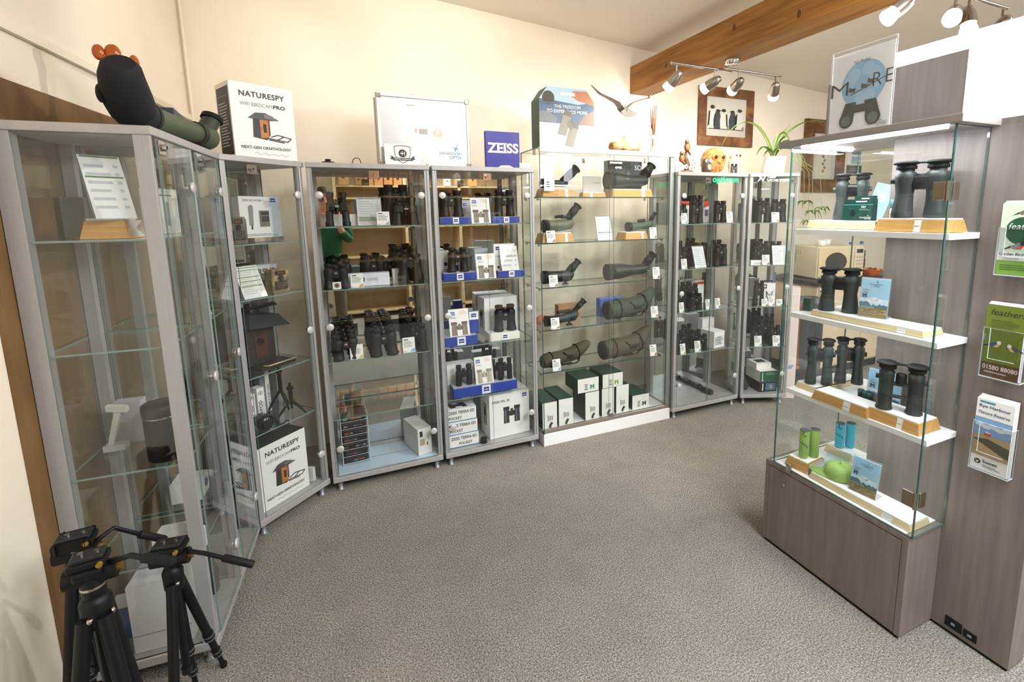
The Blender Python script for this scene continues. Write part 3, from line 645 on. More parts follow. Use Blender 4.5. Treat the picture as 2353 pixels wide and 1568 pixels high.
# ---------------------------------------------------------------- spotting scopes (objective towards -x, length 1)
def scope(label, P, L, rz, body, eye, col, hood=None, foot=.0, dot=None, tilt=0.0, gz=.15, cat='telescope', name='spotting_scope', extra=None, group=None):
    """body: [(x, r, z)...] along the tube; eye: (x0, z0, x1, z1, r0, r1)"""
    r = thing(name, label, cat, P, rz, group, L); hood = hood or RUBBER
    def tube(pts, m, mb=None, n=20):
        mb = mb or MB(); return mb.rings([[(x, rr*math.cos(2*PI*j/n), z+rr*math.sin(2*PI*j/n)) for j in range(n)] for x, rr, z in pts], m)
    x0, r0, z0 = body[0]
    b = tube(body, col)
    if dot: b.T = TR(dot[0], -dot[2], dot[1]); b.box((-.03, -.002, -.006), (.03, .002, .006), GREYT); b.T = None
    b.build('body', r)
    h = tube([(x0-.012, r0*.92, z0), (x0-.012, r0*1.05, z0), (x0+.10, r0*1.05, z0), (x0+.105, r0*1.0, z0)], hood); tube([(x0-.0125, r0*.9, z0), (x0-.0122, .001, z0)], GUN, h); h.build('lens_hood', r)
    a, c = Vector((eye[0], 0, eye[1])), Vector((eye[2], 0, eye[3])); q = c-a
    e = MB().tube([a, a+q*.35, a+q*.36, a+q*.72, a+q*.73, a+q*.97, c], [eye[4]*.95, eye[4]*.95, eye[4]*1.05, eye[5]*1.0, eye[5]*.9, eye[5]*.95, eye[5]*.8], BLACK, 18)
    e.tube([a+q*.98, c+q.normalized()*.012], [eye[5]*1.15, eye[5]*1.12], RUBBER, 18); e.build('eyepiece', r)
    if foot: MB().box((foot-.07, -.035, -.0), (foot+.07, .035, .035), GUN, .006).cyl((foot, 0, .03), (foot, 0, .12), .03, GUN, 12).build('mount_foot', r)
    if extra: extra(r)
    return r
# ---------------------------------------------------------------- goods in the silver cabinets and the wide case
GB = 'binoculars on the glass shelves'
BK2 = mat('0f1010', .5, 0, .4); BKG = mat('151816', .55, 0, .4)
def bi(F, px, z, d, wp, hp, label, style='roof', col=None, rz=0.0):
    P = on(F, px, z, d); k = mpp(P); return bino(label, P, wp*k, hp*k, F.rz+rz, style, col, GB)
def pc(F, px, z, d, wp, hp, label, strip='7fb0d8', rz=0.0):
    P = on(F, px, z, d); k = mpp(P); return price_card(label, P, wp*k, hp*k, F.rz+rz, strip)
def sheet(F, px, z, d, wp, hp, label, bands=(), rz=0.0, **kw):
    P = on(F, px, z, d); k = mpp(P); return info_sheet(label, P, wp*k, hp*k, F.rz+rz, bands, **kw)
def bx(F, px, z, d, wp, hp, dep, name, label, rz=0.0, **kw):
    P = on(F, px, z, d); k = mpp(P); return carton(name, label, P, wp*k, hp*k, dep, F.rz+rz, **kw)
C1, C2, C3, C4 = ZC
# --- cabinet reflecting the photographer
bx(FC, 782, C1, .16, 78, 27, .06, 'display_riser', 'white riser block behind the porro binoculars, top shelf of the photographer-reflecting cabinet', cat='display block')
bi(FC, 778, C1, .07, 54, 77, 'porro prism binoculars at the left end of the top shelf in the mirrored cabinet', 'porro', BK2)
bi(FC, 934, C1, .06, 58, 62, 'front black binoculars at the right end of the mirrored cabinet top shelf', 'porro', BK2)
bx(FC, 929, C1, .24, 58, 28, .05, 'display_riser', 'white riser block at the right end behind two binoculars, mirrored cabinet top shelf', cat='display block')
bi(FC, 914, C1, .16, 62, 90, 'tall long-eyepiece binoculars behind the front pair, right end of mirrored top shelf', 'long', BK2)
sheet(FC, 852, C1, .12, 53, 66, 'price list with green bands in the middle of the mirrored cabinet top shelf', (.28, .2, .97))
pc(FC, 882, C1, .05, 28, 32, 'small price card in front of the green-banded price list, mirrored cabinet', '9fb6a6')
bi(FC, 775, C2, .06, 56, 58, 'binoculars with a white emblem card at their foot, second shelf of mirrored cabinet', 'roof', BKG)
P = on(FC, 775, C2, .035); k = mpp(P)
b = MB().box((-9*k, 0, 0), (9*k, .002, 17*k), PAPER); b.disc(0, 9*k, 5.5*k, INK); b.disc(0, 9*k, 4.6*k, mat('a6876a', .5), -.0012); b.disc(0, 9*k, 2.6*k, INK, -.0016)
b.T = TR(0, .002, 0); b.box((-9*k, 0, 0), (9*k, .014, .002), PAPER)
tag(b.build('emblem_card', None, P, FC.rz), 'white card with a round dark emblem below the left binoculars, mirrored cabinet', 'card')
bi(FC, 784, C2, .17, 54, 62, 'binoculars standing behind the emblem-card pair, left of the mirrored second shelf', 'roof', BK2)
bi(FC, 861, C2, .20, 54, 62, 'binoculars behind the white lettered carton, middle of the mirrored second shelf', 'roof', BKG)
P = on(FC, 861, C2, .17); b = MB().box((-.008, 0, 0), (.008, .001, .03), LGREY)
def hawke(b):
    w = b_w; b.disc(-w*.18, b_h*.52, b_h*.3, INK); b.disc(-w*.18, b_h*.52, b_h*.24, mat('6b5b55', .5), -.0012); b.disc(-w*.18, b_h*.52, b_h*.12, INK, -.0016); b.text('HAWKE', -w*.02, b_h*.38, h=b_h*.26, w=w*.24, m=GREYT)
P = on(FC, 848, C2, .09); k = mpp(P); b_w, b_h = 92*k, 29*k
carton('product_carton', 'long low white carton lettered beside a round emblem, mirrored cabinet second shelf', P, b_w, b_h, .06, FC.rz, deco={'F': hawke}, front=mat('dfe6ee', .5))
bx(FC, 911, C2, .12, 14, 33, .05, 'product_carton', 'slim white carton right of the low lettered carton, mirrored second shelf')
pc(FC, 822, C2, .035, 27, 33, 'price card leaning on the low white lettered carton, mirrored cabinet', 'd09a63')
bi(FC, 945, C2, .07, 58, 67, 'large binoculars at the right front of the mirrored cabinet second shelf', 'long', BKG)
bi(FC, 935, C2, .19, 60, 80, 'large binoculars behind, right end of the mirrored cabinet second shelf', 'long', BK2)
bi(FC, 898, C2, .24, 40, 52, 'compact binoculars in the back row right of centre, mirrored second shelf', 'roof', BK2)
ordn = ('front', 'second', 'third', 'rearmost')
for i in range(3):
    bi(FC, 797-3*i, C3, .06+.095*i, 57, 58, '%s binoculars in the left-hand row of the mirrored cabinet third shelf' % ordn[i], 'roof', (BK2, BLACK, BK2)[i], .1)
for i in range(4):
    bi(FC, 884-3*i, C3, .05+.082*i, 62, 65, '%s binoculars in the middle row of the mirrored cabinet third shelf' % ordn[i], 'roof', (BKG, BK2, BLACK, BK2)[i])
for i in range(3):
    bi(FC, 962-8*i, C3, .07+.095*i, 46, 62, '%s binoculars in the right-hand row of the mirrored cabinet third shelf' % ordn[i], 'roof', (BK2, BLACK, BK2)[i], -.7)
pc(FC, 821, C3, .035, 28, 34, 'price card before the left row of binoculars, mirrored cabinet third shelf', 'd8c65a')
pc(FC, 941, C3, .035, 27, 35, 'price card before the right row of binoculars, mirrored cabinet third shelf')
# bottom
rk = thing('packet_rack', 'clear tiered rack of dark packets at the bottom left of the mirrored cabinet', 'rack', FC.P(.128, .17, .0926), FC.rz+.05)
b = MB()
for x in (-.075, .07): b.box((x, -.06, 0), (x+.004, .08, .305), ACRYL, edge=ACEDGE, axis=0)
b.box((-.071, .078, 0), (.07, .082, .305), ACRYL, edge=ACEDGE)
for i in range(7): b.box((-.071, -.055, .008+.042*i), (.07, .078, .011+.042*i), ACRYL, edge=ACEDGE, axis=2)
b.build('rack_frame', rk)
for i in range(7):
    p = MB().box((-.066, -.05, .0115+.042*i), (.064, .07, .043+.042*i), mat('272425', .4), .006); rnd = random.Random(i)
    for j in range(4): x = rnd.uniform(-.06, .03); p.quad(x, .017+.042*i, x+rnd.uniform(.01, .03), .026+.042*i, mat(('a65a3a', '5b4a44', '8b8f94')[(i+j) % 3], .5), -.0508)
    tag(p.build('goods_packet', None, rk.location, rk.rotation_euler.z), 'dark shiny goods packet, %s in the clear tiered rack' % ('lowest', 'second from bottom', 'third from bottom', 'middle one', 'third from top', 'second from top', 'topmost with orange pictures')[i], 'packet', 'packets in the tiered rack')
def whbox(b): b.quad(-.03, .115, -.012, .15, INK); b.quad(-.03, .06, .0, .10, mat('b8a58a', .6)); b.quad(.012, .055, .018, .075, INK); b.lines(-.034, -.02, .15, .14, 1, INK)
carton('product_carton', 'plain white carton with barcode at the bottom right of the mirrored cabinet', on(FC, 978, .0912, .05), .085, .165, .22, FC.rz+.25, deco={'F': whbox}, front=mat('e6e4de', .5))
ln = MB().box((.03, .02, .0885), (FC.w-.03, .30, .091), mat('c4dcf0', .1, 0, .8)); ln.box((.03, .155, .0905), (FC.w-.03, .162, .0915), ALU)  # sky reflection on the cabinet base put in as pale blue colour
bl = ln.build('base_sky_reflection', None); par = [o for o in C.objects if o.name == 'display_cabinet.003'][0]; bl.parent = par; bl['label'] = 'pale blue glossy sheet coloured like reflected sky'

# --- cabinet with blue trays
def tray(F, px, z, d, wp, hp, label, dep=.10, col=None):
    P = on(F, px, z, d); k = mpp(P); blue_tray(label, P, wp*k, hp*k, dep, F.rz, col); return z+hp*k+.0017
DT = 'of the blue-tray cabinet'
zt = tray(FD, 1048, C1, .05, 72, 15, 'blue tray at the left of the top shelf in the blue-sign cabinet')
bi(FD, 1038, zt, .10, 56, 60, 'black binoculars on the left blue tray, top shelf under the blue sign', 'roof', BK2)
zt = tray(FD, 1164, C1, .05, 64, 14, 'blue tray at the right of the top shelf in the blue-sign cabinet')
bi(FD, 1159, zt, .10, 50, 60, 'black binoculars on the right blue tray, top shelf under the blue sign', 'roof', BK2)
def bk(F, px, z, d, wp, hp, label, brown=True): P = on(F, px, z, d); k = mpp(P); booklet(label, P, wp*k, hp*k, F.rz, brown)
bk(FD, 1107, C1, .05, 45, 60, 'white brochure between the two blue trays on the top shelf')
def zcover(b, w, h, col): b.quad(-w*.5, 0, w*.5, h, mat('cfd6dc', .5)); shield(b, -w*.25, h*.75, w*.3, h*.12, col, -.0014); b.quad(-w*.2, h*.2, w*.3, h*.5, mat('a9b2ba', .5), -.0012)
P = on(FD, 1075, C1, .22); k = mpp(P); carton('product_carton', 'pale grey carton behind the white brochure, left of centre, top shelf of blue-tray cabinet', P, 24*k, 52*k, .07, 0, deco={'F': lambda b: zcover(b, 24*k, 52*k, NAVY)})
P = on(FD, 1112, C1, .24); k = mpp(P); carton('product_carton', 'pale blue-grey carton directly behind the brochure, top shelf of blue-tray cabinet', P, 38*k, 56*k, .07, 0, front=mat('c3d0da', .5))
zt = tray(FD, 1058, C2, .05, 76, 17, 'blue tray at the left of the second shelf in the blue-sign cabinet')
bi(FD, 1053, zt, .10, 50, 56, 'binoculars on the left blue tray of the second shelf', 'roof', BK2)
P = on(FD, 1026, C2, .17); k = mpp(P); carton('product_carton', 'white carton behind the left binoculars, second shelf of blue-tray cabinet', P, 28*k, 62*k, .1, 0, deco={'F': lambda b: (b.lines(-.03, .03, .06, .02, 4), b.disc(0, .09, .012, ZBLUE))})
bk(FD, 1119, C2, .045, 45, 58, 'white brochure in the middle of the blue-tray cabinet second shelf')
zt = tray(FD, 1176, C2, .05, 64, 14, 'blue tray at the right of the second shelf carrying cartons and a price list')
P = on(FD, 1160, zt, .10); k = mpp(P); W_, H_ = 50*k, 60*k
carton('product_carton', 'white lens kit carton behind the price list on the right blue tray', P, W_, H_, .04, 0, deco={'F': lambda b: (shield(b, -W_*.3, H_*.76, W_*.22, H_*.14, ZBLUE), b.text('Lens', -W_*.42, H_*.5, h=H_*.11, m=GREYT), b.disc(-W_*.3, H_*.12, W_*.06, INK))})
sheet(FD, 1174, zt, .047, 41, 58, 'price list with one green rule leaning on the right blue tray', (.58,), rows=4)
P = on(FD, 1108, C2, .24); k = mpp(P); carton('product_carton', 'pale blue carton at the back, centre of the blue-tray cabinet second shelf', P, 32*k, 60*k, .06, 0, front=mat('bccbd6', .5))
zt = tray(FD, 1061, C3, .05, 76, 21, 'blue tray at the left of the third shelf with a brochure standing on it')
bk(FD, 1058, zt, .055, 46, 63, 'white brochure standing on the third-shelf blue tray')
P = on(FD, 1090, zt, .10); k = mpp(P); W_ = 22*k
carton('product_carton', 'narrow blue carton with white top beside the third-shelf brochure', P, W_, 50*k, .045, 0, front=NAVY, deco={'F': lambda b: (b.quad(-W_*.5, 31*k, W_*.5, 50*k, PAPER), shield(b, 0, 36*k, W_*.5, 9*k, ZBLUE, -.0012))})
P = on(FD, 1153, C3, .19); k = mpp(P); W_, H_ = 80*k, 88*k
carton('product_carton', 'large white carton behind the binoculars on the third shelf, blue-tray cabinet', P, W_, H_, .12, .08, deco={'L': lambda b: bino_print(b, 0, H_*.2, .05, H_*.5, DGREY, BLACK)})
zt = tray(FD, 1161, C3, .05, 72, 17, 'white tray under the binoculars on the third shelf', .11, mat('e9e6dc', .5))
bi(FD, 1161, zt, .105, 54, 60, 'sturdy binoculars with a neck strap on the white third-shelf tray', 'roof', BK2)
# fourth shelf
P = on(FD, 1118, C4, .04); k = mpp(P); r_ = -.0
tz = 22*k; blue_tray('long blue tray across the fourth shelf with two compact binoculars', P, 150*k, tz, .11, 0); zt = C4+tz+.0017
bi(FD, 1067, zt, .09, 40, 48, 'compact binoculars on the left part of the long blue tray', 'pocket', BK2)
bi(FD, 1161, zt, .08, 36, 49, 'compact binoculars on the right part of the long blue tray', 'pocket', BK2)
bi(FD, 1143, zt, .115, 34, 46, 'compact binoculars just behind and left of the right pair, long blue tray', 'pocket', BLACK)
bk(FD, 1115, zt, .055, 42, 62, 'pale brochure in the middle of the long blue tray', False)
for px, wp, hp, lb in ((1060, 62, 64, 'left'), (1146, 70, 56, 'right')):
    bx(FD, px, C4, .17, wp, hp, .07, 'product_carton', 'white carton behind the long blue tray, %s of the two' % lb)
    bi(FD, px-18 if lb == 'left' else px-16, C4, .285, 28, hp+14, 'compact binoculars hidden behind the %s white carton, only eyepieces showing' % lb, 'pocket', BLACK)
# bottom
P = on(FD, 1066, .0885, .05); k = mpp(P); W_, H_ = 71*k, 30.5*k
for i, (n, sp) in enumerate((('lowest', 0), ('middle', 0), ('topmost', 0))):
    P2 = P+Vector((-.004*i, .004*i, H_*i))
    def dec(b, i=i):
        b.text('ZEISS TERRA ED', -W_*.40, H_*.60, w=W_*.84, h=H_*.23, m=INK, bold=.012); b.text('POCKET', (-W_*.40 if i else -W_*.14), H_*.18, h=H_*.22, w=W_*.42, m=INK, bold=.012); b.quad(-W_*.5, 0, W_*.5, H_*.06, mat('3a7ab0', .5))
    d_ = {'F': dec}
    if i == 2: d_['T'] = lambda b: (b.poly([(-W_*.3, .02), (-W_*.12, .02), (-W_*.2, .1), (-W_*.36, .1)], DGREY), b.poly([(.02, .02), (W_*.26, .02), (W_*.18, .1), (-.01, .1)], DGREY), b.quad(-W_*.18, .04, .04, .075, GUN))
    carton('product_carton', 'flat white lettered carton, %s of the stack at the bottom left, blue-tray cabinet' % n, P2, W_, H_-.0008, .13, .0, deco=d_, group='stack of three flat cartons')
P = on(FD, 1173, .0885, .07); k = mpp(P); W_, H_ = 97*k, 103*k
def sfl(b):
    b.text('ZEISS SFL 30', -W_*.44, H_*.80, w=W_*.44, h=H_*.055, m=INK, bold=.012); shield(b, W_*.38, H_*.84, W_*.11, H_*.09, ZBLUE); bino_print(b, W_*.05, H_*.3, W_*.42, H_*.38, DGREY, INK)
carton('product_carton', 'big white lettered carton picturing binoculars, bottom right of the blue-tray cabinet', P, W_, H_, .17, .06, deco={'F': sfl, 'L': lambda b: (bino_print(b, 0, H_*.25, .05, H_*.5, DGREY, BLACK),), 'T': lambda b: b.quad(-W_*.42, .02, -W_*.3, .04, ZBLUE)})
tag(MB().lathe([(.019, 0), (.021, .003), (.021, .03), (.018, .033), (.017, .03), (.017, .006), (.001, .006)], BLACK, 20).build('lens_cap', None, on(FD, 1112, .0885, .045)), 'small black lens cap on the cabinet floor beside the big white carton', 'lens cap')

# --- corner cabinet
B1, B2, B3, B4 = ZB
def trailcam(label, P, w, h, rz, camo, name='trail_camera'):
    r = thing(name, label, 'camera', P, rz); b = MB()
    b.prism([(-w*.45, 0), (w*.45, 0), (w*.5, h*.1), (w*.5, h*.9), (w*.4, h), (-w*.4, h), (-w*.5, h*.9), (-w*.5, h*.1)], 0, .05, camo)
    b.build('housing', r)
    f = MB(); f.box((-w*.28, -.004, h*.74), (w*.28, -.0005, h*.92), BLACK, .002); f.quad(-w*.18, h*.77, w*.18, h*.89, mat('5a3426', .3), -.0045); f.lathe([(w*.14, 0), (w*.14, .006), (w*.09, .006), (w*.05, .003), (.001, .003)], GUN, 18, TR(0, -.0005, h*.62)@RX(PI/2)); f.build('lens_panel', r)
    g = MB(); g.box((-w*.36, -.003, h*.14), (w*.36, -.0005, h*.5), mat('2a241e', .4), .002)
    for s in (-1, 1):
        for j in range(3): g.tube([(0, -.004, h*(.18+.09*j)), (s*w*.3, -.004, h*(.3+.09*j))], .0016, camo, 6)
    g.build('led_panel', r); return r
CAMO = noisemat('grey_camouflage', '4a473f', '7d786c', 22, .6, 3, 0, (1, 1, 1), '615d52'); CAMO2 = noisemat('leaf_camouflage', '5d5140', 'b09c78', 26, .6, 4, 0, (1, 1, 1), '857354')
P = on(FB, 606, B1, .16); k = mpp(P); W_, H_ = 100*k, 92*k
P.z += .02
tag(MB().box((-.09, -.03, 0), (.07, .06, .0198), noisemat('picture_mat', 'b7a89a', '5f5a5e', 14, .5, 3)).build('picture_pad', None, on(FB, 615, B1, .16), FB.rz), 'flat picture-printed pad under the white camera carton, corner cabinet', 'pad')
def seca(b):
    b.quad(W_*.22, 0, W_*.5, H_, mat('cddbe4', .5)); b.text('ZEISS SECACAM 3', -W_*.42, H_*.88, w=W_*.5, h=H_*.05, m=GREYT, bold=.01); shield(b, W_*.32, H_*.86, W_*.13, H_*.1, ZBLUE, -.0014)
    b.poly([(-W_*.3, H_*.3), (-W_*.2, H_*.3), (-W_*.18, H_*.76), (-W_*.22, H_*.8), (-W_*.3, H_*.76)], GREYT); b.quad(-W_*.26, H_*.2, -W_*.22, H_*.31, INK)
    b.poly([(-.01, H_*.26), (W_*.2, H_*.26), (W_*.2, H_*.66), (-.01, H_*.66)], mat('77756f', .5), -.0016); b.quad(.0, H_*.55, W_*.19, H_*.63, INK, -.002); b.quad(.0, H_*.38, W_*.19, H_*.52, DGREY, -.002); b.lines(-W_*.44, W_*.44, H_*.1, H_*.03, 2, GREYT)
carton('product_carton', 'white trail camera carton on the top shelf of the corner cabinet', P, W_, H_, .06, FB.rz, deco={'F': seca})
P = on(FB, 551, B1, .06); k = mpp(P); trailcam('grey camouflage trail camera in front of the white carton, corner cabinet top shelf', P, 42*k, 62*k, FB.rz, CAMO)
P = FB.P(.30, .20, B2+.001); k = mpp(P); W_, H_ = 70*k, 60*k
carton('product_carton', 'black and white lettered carton behind the camouflage camera, corner cabinet second shelf', P, W_, H_, .06, FB.rz, front=mat('cfcfcc', .5), side=BLACK, deco={'F': lambda b: (b.text('URSUS', -W_*.4, H_*.62, w=W_*.8, h=H_*.24, m=DGREY, bold=.02), b.quad(-W_*.48, 0, W_*.46, H_*.42, DGREY))})
P = on(FB, 648, B2, .07); k = mpp(P); trailcam('leaf-camouflage trail camera beside the green-banded price list, corner cabinet', P, 44*k, 54*k, FB.rz, CAMO2)
sheet(FB, 590, B2, .035, 56, 78, 'price list with five green bands on the corner cabinet second shelf', (.95, .87, .66, .53, .38), lean=.38, rows=12, bandcol='6f9a45')
# bird feeder camera house
P = FB.P(.225, .19, B3+.001); k = mpp(P); hs = thing('bird_feeder', 'dark bird feeder house with overhanging roof on the corner cabinet third shelf', 'bird feeder', P, FB.rz)
MB().prism([(-.085, .02), (.06, .02), (.06, .20), (-.085, .235)], -.04, .07, mat('2a2322', .4)).build('body', hs)
MB().add([(-.11, -.10, .215), (.11, -.10, .195), (.11, .09, .195), (-.11, .09, .215), (-.07, -.05, .275), (.08, -.06, .255), (.08, .06, .255), (-.07, .06, .275)], [(0, 3, 2, 1), (4, 5, 6, 7), (0, 1, 5, 4), (1, 2, 6, 5), (2, 3, 7, 6), (3, 0, 4, 7)], mat('202a2f', .45)).build('roof', hs)
MB().add([(-.10, -.06, .30), (.06, -.06, .315), (.14, .02, .285), (-.09, .09, .29), (-.10, -.06, .308), (.06, -.06, .323), (.14, .02, .289), (-.09, .09, .298)], [(0, 3, 2, 1), (4, 5, 6, 7), (0, 1, 5, 4), (1, 2, 6, 5), (2, 3, 7, 6), (3, 0, 4, 7)], BLACK).build('solar_panel', hs)
MB().cyl((-.02, .03, .255), (-.02, .03, .315), .012, BLACK, 12).build('panel_stalk', hs)
MB().box((-.05, -.043, .05), (.02, -.0405, .16), mat('4a2622', .4), .001).cyl((-.02, -.048, .13), (-.02, -.0405, .13), .018, BLACK, 16).build('camera_front', hs)
MB().box((-.09, -.13, .0), (.10, .07, .02), mat('241d1c', .4), .004).build('tray', hs)
MB().tube([(-.08, -.13, .03), (-.07, -.155, .03), (.08, -.155, .03), (.10, -.13, .03)], .004, mat('c9b38a', .3, .5), 8).build('perch', hs)
# minipod cartons, minipods
P = on(FB, 612, B4, .12); k = mpp(P)
def mini(b, t2=None):
    w, h = .026, .185
    b.T = TR(0, 0, 0)@Matrix.Rotation(-PI/2, 4, 'Y') if False else None
mk = lambda txt, sub: {'F': lambda b: (vtext(b, txt, .003, .018, .102, .016, INK), vtext(b, sub, .014, .02, .09, .009, GREYT) if sub else None, b.disc(0, .158, .011, GREYT), b.disc(0, .158, .008, PAPER, -.0012), b.poly([(-.004, .152), (.004, .158), (-.002, .164)], INK, -.0014))}
def vtext(b, t, x, z0, ln, h, m):          # lettering running upwards
    vs, fs, bw, bh = glyphs(t, .012, 1.0)
    b.add([(x-q/bh*h, -.0014, z0+p/bw*ln) for p, q in vs], fs, m)
carton('product_carton', 'slim white carton with upright lettering, right of the two, corner cabinet fourth shelf', on(FB, 606, B4, .135), .036, .185, .05, FB.rz-.1, deco=mk('MINIPOD', 'STRETCH'), group='slim white cartons')
carton('product_carton', 'slim white carton with upright lettering, left of the two, corner cabinet fourth shelf', on(FB, 586, B4, .115), .03, .175, .045, FB.rz-.1, deco=mk('MINIPOD', ''), group='slim white cartons')
carton('product_carton', 'grey carton with white lettered spine behind the small tripods, corner cabinet', on(FB, 614, B4, .25), .045, .22, .06, FB.rz-.2, front=mat('7c8088', .5), deco={'F': lambda b: (b.quad(.005, 0, .025, .22, PAPER), vtext(b, 'HAYABUSA', .022, .02, .13, .011, INK))})
def minitripod(label, P, h, rz, spread=.075, up=False):
    r = thing('mini_tripod', label, 'tripod', P, rz, 'small table tripods'); c = h*.45
    b = MB().cyl((0, 0, c-.01), (0, 0, h-.03), .010, BLACK, 12).cyl((0, 0, h-.035), (0, 0, h-.02), .016, BLACK, 14).cyl((0, 0, h-.02), (0, 0, h), .006, BLACK, 10); b.build('head', r)
    for j in range(3):
        a = 2*PI*j/3+.4; MB().tube([(0, 0, c), (math.cos(a)*spread*.5, math.sin(a)*spread*.5, c*.6), (math.cos(a)*spread, math.sin(a)*spread, .006)], [.008, .007, .005], BLACK, 8).build('leg', r)
    return r
minitripod('small black table tripod, taller one at the back, corner cabinet fourth shelf', FB.P(.330, .205, B4+.001), .24, FB.rz, .062)
minitripod('small black table tripod nearer the glass, corner cabinet fourth shelf', FB.P(.30, .095, B4+.001), .17, FB.rz+.5, .075)
sh = thing('sports_camera', 'round black action camera capsule lying on the corner cabinet fourth shelf', 'camera', on(FB, 607, B4, .070), FB.rz-.3)
MB().lathe([(.001, -.045), (.032, -.043), (.036, -.03), (.036, .03), (.03, .042), (.001, .043)], mat('161c18', .2), 24, TR(0, 0, .037)@RX(PI/2)).build('body', sh); MB().lathe([(.02, 0), (.022, .006), (.017, .008), (.001, .004)], GUN, 20, TR(0, -.044, .037)@RX(PI/2)).build('lens', sh)
# birdcam cartons
BCORANGE = noisemat('feeder_wood_print', 'a9622e', 'c98648', 30, .5)
def birdcam(W, H):
    def front(b):
        b.text('NATURESPY', 0, H*.82, w=W*.72, h=H*.075, m=DGREY, bold=.025, align='c', sp=1.1); b.text('WIFI BIRDCAM', -W*.36, H*.70, w=W*.5, h=H*.05, m=GREYT, align='l'); b.text('PRO', W*.16, H*.70, w=W*.2, h=H*.052, m=DGREY, bold=.03)
        b.poly([(-W*.2, H*.29), (W*.02, H*.26), (W*.08, H*.34), (W*.08, H*.56), (-W*.18, H*.56)], mat('2e302e', .5)); b.poly([(-W*.08, H*.28), (W*.05, H*.30), (W*.06, H*.56), (-W*.08, H*.54)], BCORANGE, -.0016); b.quad(-W*.03, H*.36, W*.02, H*.48, INK, -.002)
        b.poly([(-W*.26, H*.54), (W*.08, H*.53), (W*.24, H*.545), (W*.02, H*.63), (-W*.14, H*.62)], mat('4a4a4a', .5), -.0022); b.poly([(W*.0, H*.555), (W*.2, H*.55), (W*.12, H*.6), (W*.0, H*.615)], mat('6b6a70', .4), -.0026)
        for p, q in (((.03, .29), (.36, .26)), ((.36, .26), (.42, .31)), ((.42, .31), (.2, .345)), ((.2, .345), (.08, .31)), ((.18, .275), (.3, .33)), ((.05, .27), (.3, .245))):
            a, c = Vector((p[0]*W, 0, p[1]*H)), Vector((q[0]*W, 0, q[1]*H)); b.tube([a+Vector((0, -.0012, 0)), c+Vector((0, -.0012, 0))], W*.008, INK, 5)
        b.text('NEXT-GEN ORNITHOLOGY', 0, H*.13, w=W*.8, h=H*.04, m=DGREY, align='c', bold=.02)
        b.tube([(W*(-.2+.04*i), -.001, H*(.075+.014*math.sin(i*1.9)-.001*i)) for i in range(15)], W*.003, GREYT, 4)
    return front
P = FB.P(.255, .07, 1.8002); W_, H_ = .345, .375
k = mpp(P)
def darkside(b):
    b.quad(-.13, .02, .13, H_*.93, DGREY); b.text("HI, WE'RE NATURESPY...", -.1, H_*.8, w=.2, m=LGREY, y=-.002); b.lines(-.11, .11, H_*.72, H_*.14, 15, LGREY, .3, y=-.002); b.disc(.1, .03, .012, LGREY)
carton('product_carton', 'large white nest camera carton on top of the corner cabinet', FB.P(.255, .03, 1.8002), .27, .335, .17, FB.rz-.30, deco={'F': birdcam(.27, .335), 'L': lambda b: (b.quad(-.072, .015, .072, .315, DGREY), b.text("HI, WE'RE NATURESPY...", -.05, .27, w=.1, m=LGREY, y=-.002), b.lines(-.055, .055, .25, .05, 15, LGREY, .35, y=-.002), b.disc(.055, .022, .008, INK, -.003))}, topm=GREYT)
P = on(FB, 650, .0885, .05); carton('product_carton', 'white nest camera carton standing on the floor of the corner cabinet', FB.P(.19, .05, .0895), .27, .33, .16, FB.rz, topm=mat('1e2a24', .5), side=DGREY, deco={'F': birdcam(.27, .33)})
carton('product_carton', 'grey carton with icons standing behind, right side of the corner cabinet floor', FB.P(.350, .21, .0895), .06, .38, .05, FB.rz-.5, front=mat('b4b5b2', .5), deco={'F': lambda b: [b.disc(0, z, .016, INK) for z in (.2, .26, .32)]+[b.disc(0, z, .009, LGREY, -.0014) for z in (.2, .26, .32)]+[b.quad(-.04, .05, .04, .13, mat('9a5a2e', .5))]})
carton('product_carton', 'small white lettered box lying beside the nest camera carton, corner cabinet floor', FB.P(.370, .06, .0895), .024, .075, .10, FB.rz+.35, deco={'R': lambda b: vtext(b, 'MINIPOD', .008, .008, .06, .012, INK)})

# --- nearest cabinets on the left
oak_block('wooden block with a white top under the leaning leaflet, nearest left cabinet', FA.P(.07, .17, ZA[0]+.001), .12, .055, .12, FA.rz-PI/2, .99, name='display_block', gw=.005)
P = FA.P(.09, .22, ZA[0]+.061); info_sheet('tall price sheet leaning on the wooden block, nearest left cabinet', FA.P(.065, .13, ZA[0]+.0605), .10, .20, FA.rz-PI/2+.75, (.98, .66), lean=.32, rows=6)
bt = thing('black_canister', 'black cylindrical camera lens case on the second shelf of the nearest left cabinet', 'case', FA.P(.09, .10, ZA[1]-.393+.0), 0)
bt.location.z = ZA[2]+.0006
MB().lathe([(.048, 0), (.05, .004), (.05, .15), (.048, .152)], BLACK, 24).build('barrel', bt); MB().lathe([(.051, .152), (.052, .155), (.052, .185), (.046, .19), (.001, .19)], GUN, 24).build('lid', bt)
MB().lathe([(.0505, .145), (.0515, .147), (.0505, .149)], STEEL, 24).build('rim', bt)
carton('product_carton', 'white carton behind the black canister in the nearest left cabinet', FA.P(.17, .13, ZA[2]+.001), .075, .16, .06, FA.rz-PI/2, front=mat('c8ccd4', .5))
carton('product_carton', 'pale carton at the back left of the second shelf, nearest left cabinet', FA.P(.26, .26, ZA[2]+.001), .08, .15, .05, FA.rz-PI/2, front=mat('b4b8be', .5))
b = MB().prism([(-.075, 0), (.075, 0), (.075, .07), (.02, .10), (-.045, .10), (-.075, .06)], 0, .01, mat('d4d3cf', .5)); b.prism([(-.01, .03), (.05, .03), (.05, .055), (-.01, .055)], -.001, -.0005, DGREY)
